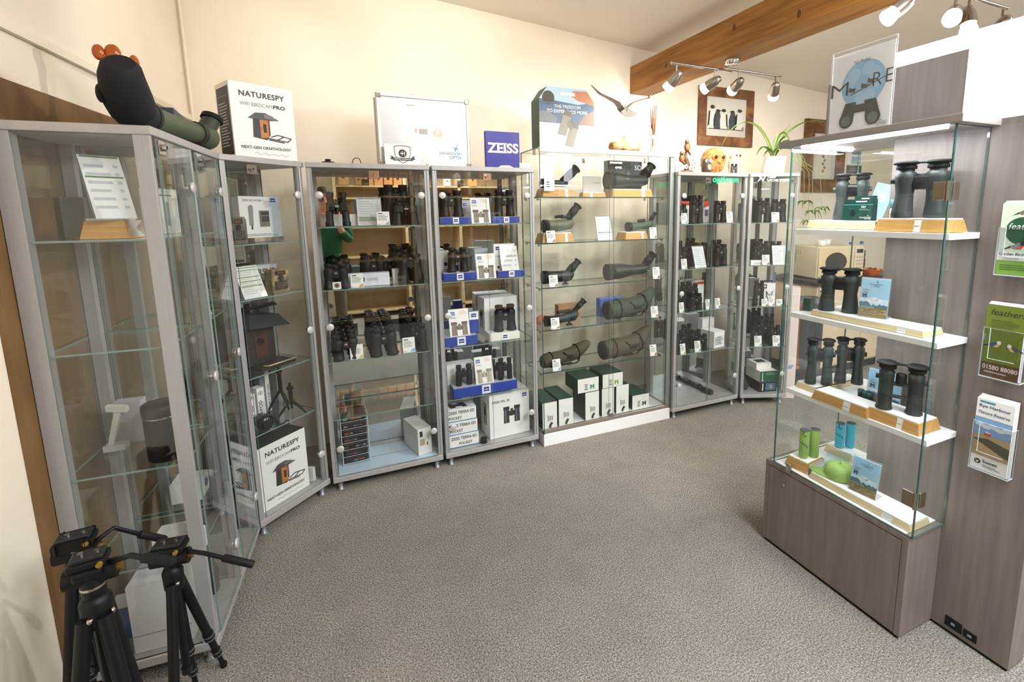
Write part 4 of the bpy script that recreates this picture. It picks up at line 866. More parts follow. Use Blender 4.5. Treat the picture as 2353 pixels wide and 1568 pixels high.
tag(b.build('phone_adapter', None, FA.P(.06, .09, ZA[3]+.001), FA.rz-PI/2), 'pale angular mounting plate on the third shelf of the nearest left cabinet', 'bracket')
for (u, d, s, lb) in ((.15, .09, .95, 'right'), (.16, .22, .9, 'left')):
    g = thing('carry_pouch', 'dark fabric pouch on the cabinet floor near the camera, %s one' % lb, 'pouch', FA.P(u+.11, d+.02, .0895), FA.rz-PI/2, 'dark pouches')
    MB().lathe([(.03*s, 0), (.055*s, .01), (.06*s, .08), (.045*s, .13), (.02*s, .145), (.001, .146)], mat('1d2420', .7), 18).build('bag', g); MB().tube([(-.03*s, 0, .13), (-.02*s, 0, .17), (.02*s, 0, .17), (.03*s, 0, .13)], .004, BLACK, 6).build('strap', g)
carton('product_carton', 'big white carton on the floor of the nearest left cabinet behind the tripods', FA.P(.035, .16, .0895), .165, .245, .15, FA.rz-PI/2, front=mat('d3d2d4', .5), deco={'F': lambda b: b.quad(-.0825, .06, .0825, .063, GREYT)})
carton('product_carton', 'blue and white carton beside the big white one, nearest left cabinet floor', FA.P(.12, .297, .0895), .09, .12, .08, FA.rz-PI/2, front=mat('2f62a0', .5), topm=WHITE)
carton('product_carton', 'grey carton standing at the far back of the nearest left cabinet top shelf', FA.P(.24, .31, ZA[0]+.001), .06, .13, .03, FA.rz-PI/2, front=mat('6f6e68', .6))
carton('product_carton', 'white carton picturing a grip, beside the grey one, nearest left cabinet top shelf', FA.P(.26, .235, ZA[0]+.001), .05, .145, .035, FA.rz-PI/2, front=mat('cfcdc4', .5), deco={'F': lambda b: (b.poly([(-.008, .02), (.01, .02), (.012, .08), (-.006, .085)], GREYT), b.disc(0, .122, .007, GOLD))})
st = thing('angle_bracket', 'white slanting bracket stand at the left of the nearest cabinet second shelf', 'bracket', FA.P(.20, .285, ZA[2]+.001), FA.rz-PI/2)
MB().prism([(-.03, 0), (.03, 0), (.03, .02), (-.03, .02)], 0, .04, mat('c4c2bc', .5)).build('base', st); MB().prism([(-.02, .02), (-.005, .02), (.03, .14), (.012, .14)], .01, .025, mat('d8d6d0', .5)).prism([(-.01, .14), (.045, .13), (.045, .15), (-.01, .16)], .008, .03, mat('d8d6d0', .5)).build('arm', st)
# second cabinet
P = FA2.P(.17, .14, ZA[0]+.001); carton('product_carton', 'white carton picturing a tool, top shelf of the narrow second cabinet', P, .12, .17, .06, FA2.rz-.2, deco={'F': lambda b: (b.quad(-.02, .03, .0, .12, GREYT), b.lines(-.05, .05, .15, .14, 1, INK))})
sheet(FA2, 486, ZA[1], .05, 14, 60, 'price list on the second shelf of the narrow second cabinet', (.9, .7), lean=.35)
minitripod('black table tripod in the narrow second cabinet', FA2.P(.16, .15, ZA[2]+.001), .2, 0)
carton('product_carton', 'white carton with blue mark on the third shelf of the narrow second cabinet', FA2.P(.1, .12, ZA[3]+.001), .1, .08, .1, FA2.rz, deco={'F': lambda b: b.disc(.02, .04, .018, ZBLUE)})
# ---------------------------------------------------------------- wide case of spotting scopes
E1, E2, E3, E4, E5 = ZE
SCB = mat('2c3030', .5); SCG = mat('59604a', .5); SCGD = mat('3c5040', .5); SCK = mat('1c1e1f', .45)
def sc_at(F, px, z, d, Lpx, label, body, eye, col, **kw):
    P = on(F, px, z, d); k = mpp(P); return scope(label, P, Lpx*k, kw.pop('rz', 0)+F.rz, body, eye, col, **kw)
def blk(F, px, z, d, wp, hp, label, gap=.70, dep=.13, **kw):
    P = on(F, px, z, d); k = mpp(P); oak_block(label, P, wp*k, hp*k, dep, F.rz, gap, **kw); return z+hp*k+.006
zt = blk(FE, 1285, E1, .07, 82, 17, 'oak block under the scope at the left of the top shelf, wide case')
sc_at(FE, 1285, zt, .13, 98, 'dark tapering spotting scope on the left oak block, top shelf of wide case',
   [(-.45, .105, .115), (-.36, .10, .115), (-.2, .072, .12), (0, .075, .125), (.1, .085, .13), (.2, .07, .14)], (.09, .16, .45, .47, .10, .105), SCB, dot=(-.2, .12, .08))
zt = blk(FE, 1455, E1, .07, 110, 16, 'long oak block under the big scope at the right of the top shelf, wide case', .72)
sc_at(FE, 1450, zt, .13, 126, 'big dark-green spotting scope on the long oak block, top shelf of wide case',
   [(-.5, .145, .15), (-.3, .14, .15), (-.12, .10, .155), (.1, .10, .155), (.22, .11, .16), (.32, .09, .17)], (.24, .2, .44, .43, .095, .08), mat('2c3634', .5), dot=(-.15, .18, .12))
P = on(FE, 1366, E1, .10); k = mpp(P)
oak_block('low three-piece oak strip holding a grey plaque, middle of the top shelf in wide case', P, 60*k, 9*k, .06, 0, .33, gw=.12, tap=.01)
tag(MB().box((-24*k, 0, 0), (24*k, .006, 36*k), mat('b3b1aa', .45)).quad(-.0, 20*k, 20*k, 22*k, GREYT).build('plaque', None, P+Vector((0, .028, 9*k+.0062))), 'grey metal plaque standing on the low oak strip, top shelf of wide case', 'plaque')
P = on(FE, 1436, E1, .235); k = mpp(P); W_, H_ = 90*k, 82*k
carton('product_carton', 'dark green-grey carton behind the big scope, top shelf of wide case', P, W_, H_, .06, 0, front=mat('2f3a3a', .5), side=GREYT, deco={'F': lambda b: (b.text('SOC', W_*.28, H_*.76, h=H_*.13, m=LGREY), b.poly([(W_*.0, H_*.35), (W_*.2, H_*.4), (W_*.1, H_*.75), (W_*.05, H_*.6)], mat('56646a', .5)))})
lf = MB().box((-.045, 0, 0), (.025, .002, .15), PAPER).prism([(-.05, .14), (.045, .175), (.045, .21), (-.05, .18)], -.004, -.001, PAPER); lf.lines(-.03, -.005, .06, .02, 3, ZBLUE)
tag(lf.build('paper_notice', None, on(FE, 1266, E1+.035, .04)), 'white folded paper notice fixed inside the top left of the wide case', 'notice')
def case_lettering():
    b = MB(); u0, z1 = FE.uz(1402, 377, .014)[0], 0
    ua, za = FE.uz(1401, 383, .014); ub, zb_ = FE.uz(1429, 377, .014)
    wd = ub-ua; b.T = TR(ua, .0122, 0)
    b.text('SWAROVSKI', 0, zb_, w=wd, m=WHITE, bold=.04, y=0); b.text('OPTIK', wd, za-.012, w=wd*.56, m=WHITE, bold=.04, align='r', y=0); bird_logo(b, wd*.86, zb_+.022, .032, WHITE, 0)
    return b
par = [o for o in C.objects if o.name == 'sliding_door'][0]
case_lettering().build('door_lettering', par)['label'] = 'white lettering and bird mark on the glass'
zt = blk(FE, 1284, E2, .05, 80, 20, 'oak block under the pale green scope, second shelf of wide case', .72)
def ocular_stay(r): MB().cyl((-.18, 0, .36), (.02, 0, .38), .035, BLACK, 12).box((-.02, -.05, .32), (.2, .05, .40), BLACK, .01).build('focus_knob', r)
sc_at(FE, 1292, zt, .12, 96, 'pale green spotting scope with black eyepiece, second shelf of wide case',
   [(-.48, .145, .15), (-.22, .14, .15), (-.1, .13, .16), (.08, .13, .17), (.22, .12, .19), (.28, .08, .22)], (.15, .32, .42, .62, .09, .10), SCG, extra=ocular_stay)
pc(FE, 1267, E2, .036, 22, 28, 'price card in front of the pale green scope, wide case second shelf', 'b5793f')
sheet(FE, 1391, E2, .10, 38, 55, 'price list leaning in the middle of the wide case second shelf', (.32,), lean=.25)
zt = blk(FE, 1464, E2, .06, 62, 15, 'oak block under the small green scope, second shelf of wide case', .72)
sc_at(FE, 1474, zt, .12, 80, 'small green spotting scope at the right of the second shelf in wide case',
   [(-.48, .125, .13), (-.25, .12, .13), (-.05, .10, .15), (.1, .11, .17), (.25, .12, .19), (.34, .08, .22)], (.28, .27, .46, .50, .06, .055), SCGD, hood=BLACK, extra=lambda r: MB().cyl((-.12, 0, .29), (.1, 0, .31), .04, BLACK, 12).build('focus_knob', r))
pc(FE, 1502, E2, .036, 19, 26, 'price card by the small green scope, wide case second shelf', 'a5694a')
sc_at(FE, 1292, E3, .12, 96, 'black spotting scope at the left of the third shelf in wide case',
   [(-.49, .15, .20), (-.3, .14, .20), (-.1, .13, .20), (.1, .14, .2), (.22, .12, .21), (.28, .08, .24)], (.14, .26, .43, .54, .10, .085), SCK, foot=.08)
pc(FE, 1273, E3, .036, 22, 28, 'price card before the left black scope, wide case third shelf', 'a5794a')
sc_at(FE, 1450, E3, .12, 126, 'large black spotting scope at the right of the third shelf in wide case',
   [(-.5, .14, .155), (-.25, .14, .16), (0, .095, .165), (.15, .095, .17), (.28, .10, .17), (.36, .07, .20)], (.28, .22, .47, .43, .075, .075), SCK, foot=.0, dot=(.3, .15, .1))
pc(FE, 1509, E3, .036, 19, 27, 'price card by the large black scope, wide case third shelf', '8f5a3a')
sc_at(FE, 1300, E4, .11, 104, 'black and green small scope on the fourth shelf of wide case',
   [(-.48, .11, .14), (-.3, .10, .15), (-.1, .09, .17), (.08, .11, .19), (.2, .12, .21), (.28, .08, .24)], (.2, .30, .45, .52, .055, .07), mat('1f2926', .5), foot=.08, extra=lambda r: MB().cyl((-.2, 0, .31), (.1, 0, .33), .035, BLACK, 12).build('focus_knob', r))
pc(FE, 1277, E4, .036, 21, 27, 'price card before the small black and green scope, wide case fourth shelf', 'c08a4a')
P = on(FE, 1309, E4, .23); k = mpp(P); W_ = 56*k; carton('product_carton', 'brown kraft carton behind the small scope, wide case fourth shelf', P, W_, 38*k, .06, 0, front=mat('a87a55', .75), deco={'F': lambda b: (b.text('opticron', 0, 22*k, w=W_*.42, m=mat('4d3524', .6), align='c'), b.lines(-W_*.25, W_*.25, 17*k, 9*k, 3, mat('5d4434', .6)))})
P = on(FE, 1404, E4, .23); k = mpp(P); carton('product_carton', 'blue and violet carton behind the green padded case, wide case fourth shelf', P, 56*k, 42*k, .06, 0, front=mat('5b6ac0', .4), side=mat('2a66b8', .4), deco={'F': lambda b: (b.disc(-.04, .045, .02, mat('7fc0e8', .4)), b.lines(.02, .06, .06, .05, 1, PAPER), b.quad(-.07, 0, .07, .018, mat('3f8fd0', .4)))})
oc = thing('orange_cap', 'folded orange cap with white tag, far left of the wide case fourth shelf', 'cap', on(FE, 1247, E4, .24))
MB().lathe([(.05, 0), (.052, .01), (.045, .04), (.025, .055), (.001, .058)], mat('c96a45', .7), 18).build('crown', oc); MB().box((-.03, -.06, 0), (.03, -.04, .02), PAPER, .002).build('tag', oc)
# padded scope covers
def padded(label, P, L, rz, col, kind):
    r = thing('padded_cover', label, 'scope cover', P, rz, 'padded scope covers', L); n = 20
    b = MB()
    pts = [(-.5, .145, .16), (-.47, .16, .16), (-.3, .16, .165), (-.28, .17, .17), (-.05, .155, .18), (.12, .15, .20), (.22, .16, .23), (.32, .15, .30), (.42, .10, .39), (.47, .05, .43)] if kind else \
          [(-.5, .10, .13), (-.46, .13, .14), (-.34, .135, .145), (-.3, .125, .15), (-.1, .12, .17), (.08, .13, .19), (.2, .14, .22), (.35, .115, .29), (.46, .07, .34), (.5, .03, .35)]
    b.rings([[(x, rr*math.cos(2*PI*j/n), z+rr*math.sin(2*PI*j/n)) for j in range(n)] for x, rr, z in pts], col); b.build('body', r)
    x0, r0, z0 = pts[0]; MB().rings([[(x, rr*math.cos(2*PI*j/n), z0+rr*math.sin(2*PI*j/n)) for j in range(n)] for x, rr in ((x0-.012, r0*.85), (x0-.004, r0*1.08), (x0+.02, r0*1.1))], mat('23241f', .7)).build('front_cap', r)
    def ring(i, f, name):
        x, rr, z = pts[i]; q = MB(); q.tube([(x+.25*rr*f*math.sin(a), rr*1.03*math.cos(a), z+rr*1.03*math.sin(a)) for a in [2*PI*t/18 for t in range(19)]], .010, BLACK, 6, False); q.build(name, r)
    ring(2, 0, 'strap'); ring(6, -.6, 'strap')
    x, rr, z = pts[4]; q = MB(); q.tube([(-.12, -rr*.85, z+.11), (.0, -rr*1.03, z+.0), (.16, -rr*.98, z+.04), (.2, -rr*.8, z+.15)], .010, BLACK, 6); q.box((-.05, -rr*1.06, z-.02), (.1, -rr*.96, z+.06), mat('2a2b28', .5), .01); q.build('side_pocket', r)
    h = MB(); h.tube([(-.1, 0, .03), (.02, -.03, .005), (.2, -.03, .015), (.28, 0, .06)], .016, mat('3a3224', .7), 6); h.box((-.1, -.03, .0), (.12, .03, .03), mat('2b2a24', .7), .006); h.build('carry_handle', r)
    return r
def pad(px, z, d, Lp, label, col, kind): P = on(FE, px, z, d)+Vector((0, 0, .006)); padded(label, P, Lp*mpp(P), .05, col, kind)
pad(1450, E4, .12, 132, 'green padded scope cover on the right of the wide case fourth shelf', mat('3f4a3c', .8), 1)
pc(FE, 1505, E4, .036, 19, 26, 'price card by the green padded cover, wide case fourth shelf', 'b0764a')
pad(1302, E5, .12, 124, 'slim olive-brown padded scope cover on the left of the wide case lowest shelf', mat('4a4535', .8), 0)
pc(FE, 1280, E5, .036, 20, 28, 'price card before the slim olive-brown cover, wide case lowest shelf', '9fb3c4')
pad(1440, E5, .12, 132, 'large olive-brown padded scope cover on the right of the wide case lowest shelf', mat('4d4634', .8), 1)
pc(FE, 1502, E5, .036, 18, 26, 'price card by the large olive-brown cover, wide case lowest shelf', 'a06a3a')
# cartons on the deck
def spine(kind):
    def f(b):
        if kind == 'tall':
            for i in range(3): b.quad(-.008+.011*i, .06, -.001+.011*i, .092, GREYT)
            b.quad(-.016, .055, -.012, .10, INK)
            b.tube([(.0, -.0012, .012), (.003, -.0012, .028), (.016, -.0012, .045)], .008, mat('2f312c', .5), 8)
        else:
            b.quad(-.03, .018, -.005, .024, INK); b.quad(-.028, .03, -.006, .038, GREYT); b.quad(-.028, .042, -.006, .05, GREYT); b.quad(-.03, .054, -.005, .058, INK)
            m = {'low': mat('3a8f90', .5), 'lime': mat('8cae3a', .5), 'dk': INK}[kind]; bino_print(b, .03, .02, .035, .03, m)
    return f
DG = mat('123c30', .5)
def gcart(px, d, wp, hp, dep, label, kind, z=.0928):
    P = on(FE, px, z, d); k = mpp(P); carton('product_carton', label, P, wp*k, hp*k, dep, 0, front=mat('ecebe6', .5), side=DG, topm=DG, deco={'F': spine(kind)}, group='white and green cartons'); return z+hp*k
gcart(1264, .045, 36, 64, .26, 'leftmost tall white-fronted green carton on the floor of the wide case', 'tall')
gcart(1301, .05, 36, 64, .26, 'second tall white-fronted green carton from the left, floor of the wide case', 'tall')
zt = gcart(1361, .055, 35, 66, .20, 'left one of three tall white-fronted cartons, middle of the wide case floor', 'tall')
gcart(1397, .06, 32, 66, .20, 'middle one of three tall white-fronted cartons, wide case floor', 'tall')
gcart(1430, .065, 33, 66, .20, 'right one of three tall white-fronted cartons, wide case floor', 'tall')
gcart(1352, .065, 54, 33, .20, 'white-fronted carton with teal picture lying on the tall cartons, wide case', 'low', zt+.001)
gcart(1408, .068, 53, 33, .20, 'white-fronted carton with lime picture lying on the tall cartons, wide case', 'lime', zt+.001)
gcart(1472, .07, 45, 33, .22, 'low white-fronted carton with black picture at the right, wide case floor', 'dk')

# ---------------------------------------------------------------- cabinet with green lettering
F1, F2, F3, F4 = ZF
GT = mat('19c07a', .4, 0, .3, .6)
par = [o for o in C.objects if o.name == 'display_cabinet.005'][0]
def fl(F, par, px0, pz, px1, fn, name):
    ua, z = F.uz(px0, pz, -.004); ub, _ = F.uz(px1, pz, -.004); b = MB(); b.T = TR(ua, -.0052, z); fn(b, ub-ua); b.build(name, par)
fl(FF, par, 1637, 416, 1697, lambda b, w: b.text('opticron', 0, -.022, w=w, h=.055, m=GT, y=0, bold=.03), 'door_lettering')
par = [o for o in C.objects if o.name == 'display_cabinet.006'][0]
def vortex(b, w):
    b.T = b.T@TR(0, 0, -.010)
    b.text('VORTEX', w*.3, -.002, w=w*.7, h=.018, m=WHITE, y=0, bold=.05); b.text('Team', w*.3, .022, w=w*.26, m=WHITE, y=0, italic=.4, bold=.02)
    for s in (0, 1): b.poly([(w*.02+s*.006, .045-s*.004), (w*.06+s*.006, .045-s*.004), (w*.2, .02), (w*.27, .05), (w*.29, .046), (w*.2, -.002), (w*.17, .008)], WHITE, -.0002*s)
    b.poly([(w*.03, .0), (w*.07, .0), (w*.14, .02), (w*.11, .025)], WHITE, 0); b.poly([(w*.16, 0), (w*.24, 0), (w*.2, .01)], WHITE, -.0004)
fl(FG, par, 1738, 414, 1815, vortex, 'door_lettering')
gF = 'green-lettered cabinet'
P = on(FF, 1572, F1, .2); k = mpp(P); carton('product_carton', 'red and white packet at the back left of the %s top shelf' % gF, P, 26*k, 50*k, .05, 0, front=WHITE, deco={'F': lambda b: (b.quad(-13*k, 40*k, 13*k, 50*k, RED), b.quad(-6*k, 15*k, 8*k, 32*k, GUN))})
P = on(FF, 1622, F1, .2); k = mpp(P); carton('product_carton', 'red and white packet between two binoculars on the %s top shelf' % gF, P, 16*k, 48*k, .05, 0, front=WHITE, deco={'F': lambda b: (b.poly([(-8*k, 34*k), (8*k, 38*k), (8*k, 48*k), (-8*k, 48*k)], RED), b.quad(-4*k, 15*k, 5*k, 30*k, mat('7a6a90', .5)))})
bi(FF, 1563, F1, .08, 34, 46, 'binoculars half hidden behind the cabinet frame, %s top shelf' % gF, 'roof', BK2)
bi(FF, 1599, F1, .08, 36, 50, 'binoculars in front of the red packet, centre of the %s top shelf' % gF, 'roof', BK2)
bi(FF, 1653, F1, .08, 36, 50, 'binoculars at the right of the %s top shelf' % gF, 'roof', BK2)
bi(FF, 1600, F1, .27, 34, 62, 'tall binoculars at the back of the %s top shelf' % gF, 'long', BLACK)
pc(FF, 1573, F1, .035, 17, 25, 'left price card on the %s top shelf' % gF)
pc(FF, 1678, F1, .035, 18, 25, 'right price card on the %s top shelf' % gF, 'd09a8a')
for px, d, w_, h_, st, lb in ((1563, .07, 32, 46, 'roof', 'leftmost front'), (1577, .16, 34, 46, 'roof', 'second from left'), (1608, .19, 36, 52, 'long', 'behind the price list'), (1654, .07, 38, 50, 'roof', 'right front'), (1644, .18, 32, 56, 'roof', 'right rear')):
    bi(FF, px, F2, d, w_, h_, '%s binoculars on the %s second shelf' % (lb, gF), st, BK2)
sheet(FF, 1611, F2, .04, 32, 52, 'price list leaning in the middle of the %s second shelf' % gF, (.98,), lean=.3)
pc(FF, 1573, F2, .03, 16, 24, 'price card at the left of the %s second shelf' % gF, 'c9b83a')
for px, d, w_, h_, st, lb in ((1562, .07, 30, 54, 'roof', 'leftmost front'), (1574, .15, 32, 62, 'long', 'tall rear left'), (1597, .07, 38, 38, 'roof', 'compact front'), (1590, .22, 32, 50, 'roof', 'back-row')):
    bi(FF, px, F3, d, w_, h_, '%s binoculars on the %s third shelf' % (lb, gF), st, BK2)
P = on(FF, 1606, F3, .27); k = mpp(P); carton('product_carton', 'red-topped white packet at the back of the %s third shelf' % gF, P, 26*k, 52*k, .04, 0, deco={'F': lambda b: b.quad(-13*k, 44*k, 13*k, 50*k, RED)})
for px, lb, st in ((1567, 'left', '8fb84a'), (1628, 'middle', 'a0b04a'), (1650, 'right', '3a6a9a')): pc(FF, px, F3, .03, 14, 24, '%s of the three price cards on the %s third shelf' % (lb, gF), st)
for px, d, w_, h_, lb in ((1561, .07, 30, 46, 'leftmost front'), (1570, .14, 30, 46, 'second'), (1576, .22, 30, 50, 'back-row'), (1597, .14, 32, 42, 'middle rear'), (1612, .06, 30, 38, 'right front')):
    bi(FF, px, F4, d, w_, h_, '%s binoculars on the %s fourth shelf' % (lb, gF), 'roof', BK2)
pc(FF, 1570, F4, .03, 15, 25, 'left price card on the %s fourth shelf' % gF, 'd8c23a'); pc(FF, 1604, F4, .03, 17, 26, 'right price card on the %s fourth shelf' % gF, '5a9fd0')
def opt(b): b.quad(-.02, .03, .02, .09, LGREY); b.lines(-.05, .05, .09, .02, 5); b.quad(-.04, .06, -.025, .07, DGREY)
P = on(FF, 1652, F4, .06); k = mpp(P); carton('product_carton', 'white printed carton at the right front of the %s fourth shelf' % gF, P, 34*k, 38*k, .14, .12, deco={'F': opt})
P = on(FF, 1626, F4, .22); k = mpp(P); carton('product_carton', 'white printed carton standing at the back of the %s fourth shelf' % gF, P, 34*k, 56*k, .05, 0, deco={'F': lambda b: (b.quad(-.02, .1, .02, .112, GREYT), b.quad(-.015, .085, .015, .092, DGREY))})
for i, (u, d) in enumerate(((.444, .268), (.438, .135))):
    s = thing('rolled_strap', 'black rolled neck strap on the %s floor, %s of two' % (gF, 'rear one' if i == 0 else 'front one'), 'strap', FF.P(u, d, .0895), 1.62, 'rolled neck straps')
    MB().box((-.06, -.022, 0), (.06, .022, .035), mat('232527', .5), .012).build('roll', s); MB().box((-.03, -.0235, -.0), (.0, .0235, .0365), mat('3c3f42', .4), .004).build('band', s)

# ---------------------------------------------------------------- narrow cabinet with white lettering
G1, G2, G3, G4 = ZG; gG = 'white-lettered cabinet'
for px, d, w_, h_, st, lb in ((1752, .08, 34, 46, 'roof', 'left front'), (1787, .10, 38, 52, 'roof', 'right front'), (1752, .2, 34, 54, 'long', 'tall rear')): bi(FG, px, G1, d, w_, h_, '%s binoculars on the %s top shelf' % (lb, gG), st, BK2)
pc(FG, 1782, G1, .03, 18, 23, 'price card on the %s top shelf' % gG, 'c07a3a')
for px, d, w_, h_, lb in ((1741, .115, 28, 40, 'left front'), (1751, .20, 30, 50, 'middle'), (1780, .17, 32, 50, 'right rear')): bi(FG, px, G2, d, w_*.92, h_, '%s binoculars on the %s second shelf' % (lb, gG), 'roof', BK2)
P = on(FG, 1744, G2, .045); k = mpp(P); carton('display_riser', 'low white printed strip box at the left of the %s second shelf' % gG, P, 38*k, 11*k, .03, FG.rz, deco={'F': lambda b: b.lines(-.04, .04, .02, .008, 2)}, cat='display block')
pc(FG, 1760, G2, .025, 17, 24, 'price card on the %s second shelf' % gG, '8a6a4a'); sheet(FG, 1792, G2, .035, 32, 45, 'price list at the right of the %s second shelf' % gG, (), lean=.22)
bi(FG, 1742, G3, .10, 26, 56, 'binoculars beside the white handle carton, %s third shelf' % gG, 'roof', BK2)
P = on(FG, 1765, G3, .16); k = mpp(P); W_, H_ = 30*k, 46*k
hc = thing('handle_carton', 'white carton with black handle picturing a harness, %s third shelf' % gG, 'box', P, FG.rz)
b = MB().box((-W_/2, 0, 0), (W_/2, .05, H_), WHITE); b.quad(-W_*.46, H_*.74, -W_*.16, H_*.95, INK); b.quad(-W_*.38, H_*.8, -W_*.24, H_*.9, PAPER, -.0014)
b.tube([(-W_*.2, -.002, H_*.6), (W_*.05, -.002, H_*.38), (W_*.3, -.002, H_*.62), (W_*.2, -.002, H_*.3), (0, -.002, H_*.2), (-W_*.12, -.002, H_*.3), (-W_*.2, -.002, H_*.6)], W_*.03, INK, 5); b.quad(-W_*.05, H_*.08, W_*.22, H_*.26, INK); b.build('box', hc)
MB().tube([(-W_*.36, .025, H_), (-W_*.32, .025, H_*1.1), (W_*.32, .025, H_*1.1), (W_*.36, .025, H_)], .006, BLACK, 8).build('handle', hc)
for px, lb, h in ((1757, 'left pale', 17), (1773, 'middle', 24), (1791, 'right pale', 16)): pc(FG, px, G3, .03, 14, h, '%s price card on the %s third shelf' % (lb, gG), '9a7a5a')
for px, d, w_, h_, lb in ((1736, .07, 26, 44, 'left front'), (1741, .20, 28, 58, 'left rear'), (1756, .115, 28, 58, 'middle'), (1765, .21, 25, 62, 'right rear'), (1778, .07, 28, 46, 'right front')): bi(FG, px, G4, d, w_, h_, '%s binoculars on the %s fourth shelf' % (lb, gG), 'roof', BK2)
pc(FG, 1742, G4, .028, 17, 25, 'left price card on the %s fourth shelf' % gG, '9ab07a'); pc(FG, 1784, G4, .028, 17, 25, 'right price card on the %s fourth shelf' % gG, '7a8a6a')
P = FG.P(.24, .045, .0895); k = mpp(P)
carton('product_carton', 'black carton with blue picture at the bottom of the %s' % gG, P, .15, .082, .2, FG.rz+.15, front=mat('17181a', .5), deco={'F': lambda b: (b.quad(-.02, .012, .068, .07, mat('4a6a94', .5)), b.quad(.015, .025, .035, .055, mat('c08a4a', .5), -.0014), b.quad(-.05, .01, -.042, .07, PAPER))})
carton('product_carton', 'green and white carton on top of the black one, bottom of the %s' % gG, P+Vector((0, 0, .083)), .15, .088, .2, FG.rz+.15, front=mat('1f5a45', .5), topm=mat('e6e3d8', .5), side=mat('d8d6cc', .5), deco={'F': lambda b: (b.lines(-.02, .065, .075, .055, 2, mat('7aa08c', .5)), b.quad(-.055, .01, -.05, .078, PAPER), b.quad(-.058, .008, -.045, .018, PAPER, -.0014)), 'T': lambda b: (b.quad(-.05, .06, .05, .12, DGREY), b.quad(-.07, .15, -.02, .19, INK))})
carton('product_carton', 'white printed carton at the back on the green and black stack, %s' % gG, P+FG.n*.02+Vector((-.01, .03, .172)), .13, .05, .14, FG.rz+.15, deco={'T': lambda b: b.quad(-.04, .03, .04, .1, DGREY)})
tb = thing('cloth_bundle', 'dark strap bundle at the bottom left of the %s' % gG, 'strap', FG.P(.085, .12, .0895), .4)
for i in range(4): MB().tube([(-.04, .01*i-.02, .012+.012*i), (-.01, .012*i-.03, .05+.01*i), (.02, .01*i, .03+.012*i), (.03, .02-.01*i, .012)], .011, mat('2b2a2a', .7), 8).build('strap_loop', tb)
# ---------------------------------------------------------------- lit showcase
FS = Fr((XS0, YS1), (0, -1), .616, .43)
S1, S2, S3 = SH; S0 = .402
NLG = mat('2b3432', .5); NLG2 = mat('35403e', .5); ELG = mat('262c28', .55); PALEOAK = noisemat('pale_oak', 'cdb98a', 'dccca2', 5, .5, 4, 0, (1.2, 14, 30))
def span(F, x0, x1, z, d):
    a, b = on(F, x0, z, d), on(F, x1, z, d); return (a+b)/2, (b-a).length
RS = -PI/2
def sblk(x0, x1, z, d, h, dep, label, gap, gw=.09, col=None, tap=.035, rz=RS):
    P, w = span(FS, x0, x1, z, d); oak_block(label, P, w, h, dep, rz, gap, col, gw=gw, tap=tap); return z+h+.006
def sbi(px, z, d, w, h, label, style, col, rz): P = on(FS, px, z, d); k = mpp(P); return bino(label, P, w*k, h*k, RS+rz, style, col, 'binoculars in the lit showcase')
zt = sblk(1853, 2010, S1, .115, .028, .16, 'low pale block under the rear binoculars, top shelf of the lit showcase', .96, .03, PALEOAK, .01)
sbi(1953, zt, .225, 72, 104, 'green binoculars behind the dark packs, left of the lit showcase top shelf', 'nl', NLG2, .55)
def hangpack(label, P, w, h, rz, text, fn=None):
    r = thing('hanging_pack', label, 'box', P, rz, 'dark green accessory packs')
    b = MB().box((-w/2, 0, 0), (w/2, .022, h*.76), mat('0f3f36', .4)); b.quad(-w*.49, h*.72, w*.49, h*.76, mat('3a8f8a', .4))
    if text: b.text(text, w*.12, h*.58, h=h*.1, m=PAPER); b.lines(w*.05, w*.42, h*.55, h*.47, 2, mat('6a9a90', .5)); bird_logo(b, w*.34, h*.2, h*.09, PAPER); b.text('SWAROVSKI', w*.44, h*.11, w=w*.36, m=PAPER, align='r'); b.text('OPTIK', w*.44, h*.05, w=w*.2, m=PAPER, align='r'); b.disc(-w*.15, h*.35, h*.14, mat('0a2722', .3))
    if fn: fn(b, w, h)
    b.build('box', r)
    c = MB(); n = 12; c.prism([(-w/2, h*.76), (w/2, h*.76), (w/2, h), (-w/2, h)], .020, .022, mat('0f3f36', .4)); c.quad(-w*.18, h*.86, w*.18, h*.92, mat('cfd6d2', .5), .0195); c.build('hang_tab', r)
    return r
P, w_ = span(FS, 1934, 2005, zt, .13); hangpack('dark green lettered accessory pack in front of the green binoculars, lit showcase top shelf', P, w_, .082, RS, 'FRP')
P, w_ = span(FS, 1950, 2006, zt, .165); hangpack('dark green accessory pack just behind the lettered one, lit showcase top shelf', P, w_*.9, .095, RS, '')
r = thing('leaflet', 'pale blue leaflet leaning sideways behind the block, lit showcase top shelf', 'leaflet', on(FS, 2012, S1, .30), RS+.2)
b = MB(); b.T = RX(-.1)@TR(-.03, 0, 0)@RY(.28); b.box((-.036, 0, .012), (.036, .003, .185), mat('bcdcec', .35)); b.disc(.0, .13, .022, mat('d8ecf4', .4), -.001); b.build('sheet', r)
MB().box((-.05, -.02, 0), (.04, .03, .003), ACRYL, edge=ACEDGE, axis=2).build('acrylic_foot', r)
cn = thing('teal_canister', 'dark teal canister behind the big binoculars, lit showcase top shelf', 'canister', Vector((1.895, 1.135, S1+.001)), 0)
MB().lathe([(.018, 0), (.02, .003), (.02, .08), (.001, .082)], mat('e4e6e4', .4), 20).build('body', cn); MB().lathe([(.0205, .08), (.021, .082), (.021, .112), (.001, .114)], TEAL, 20).build('lid', cn)
zt = sblk(2006, 2172, S1, .035, .040, .125, 'golden oak block under the biggest binoculars, top shelf of the lit showcase', .57, .10)
sbi(2108, zt, .10, 108, 128, 'biggest green binoculars on the golden oak block, top shelf of the lit showcase', 'nl', mat('272f2d', .5), .42)
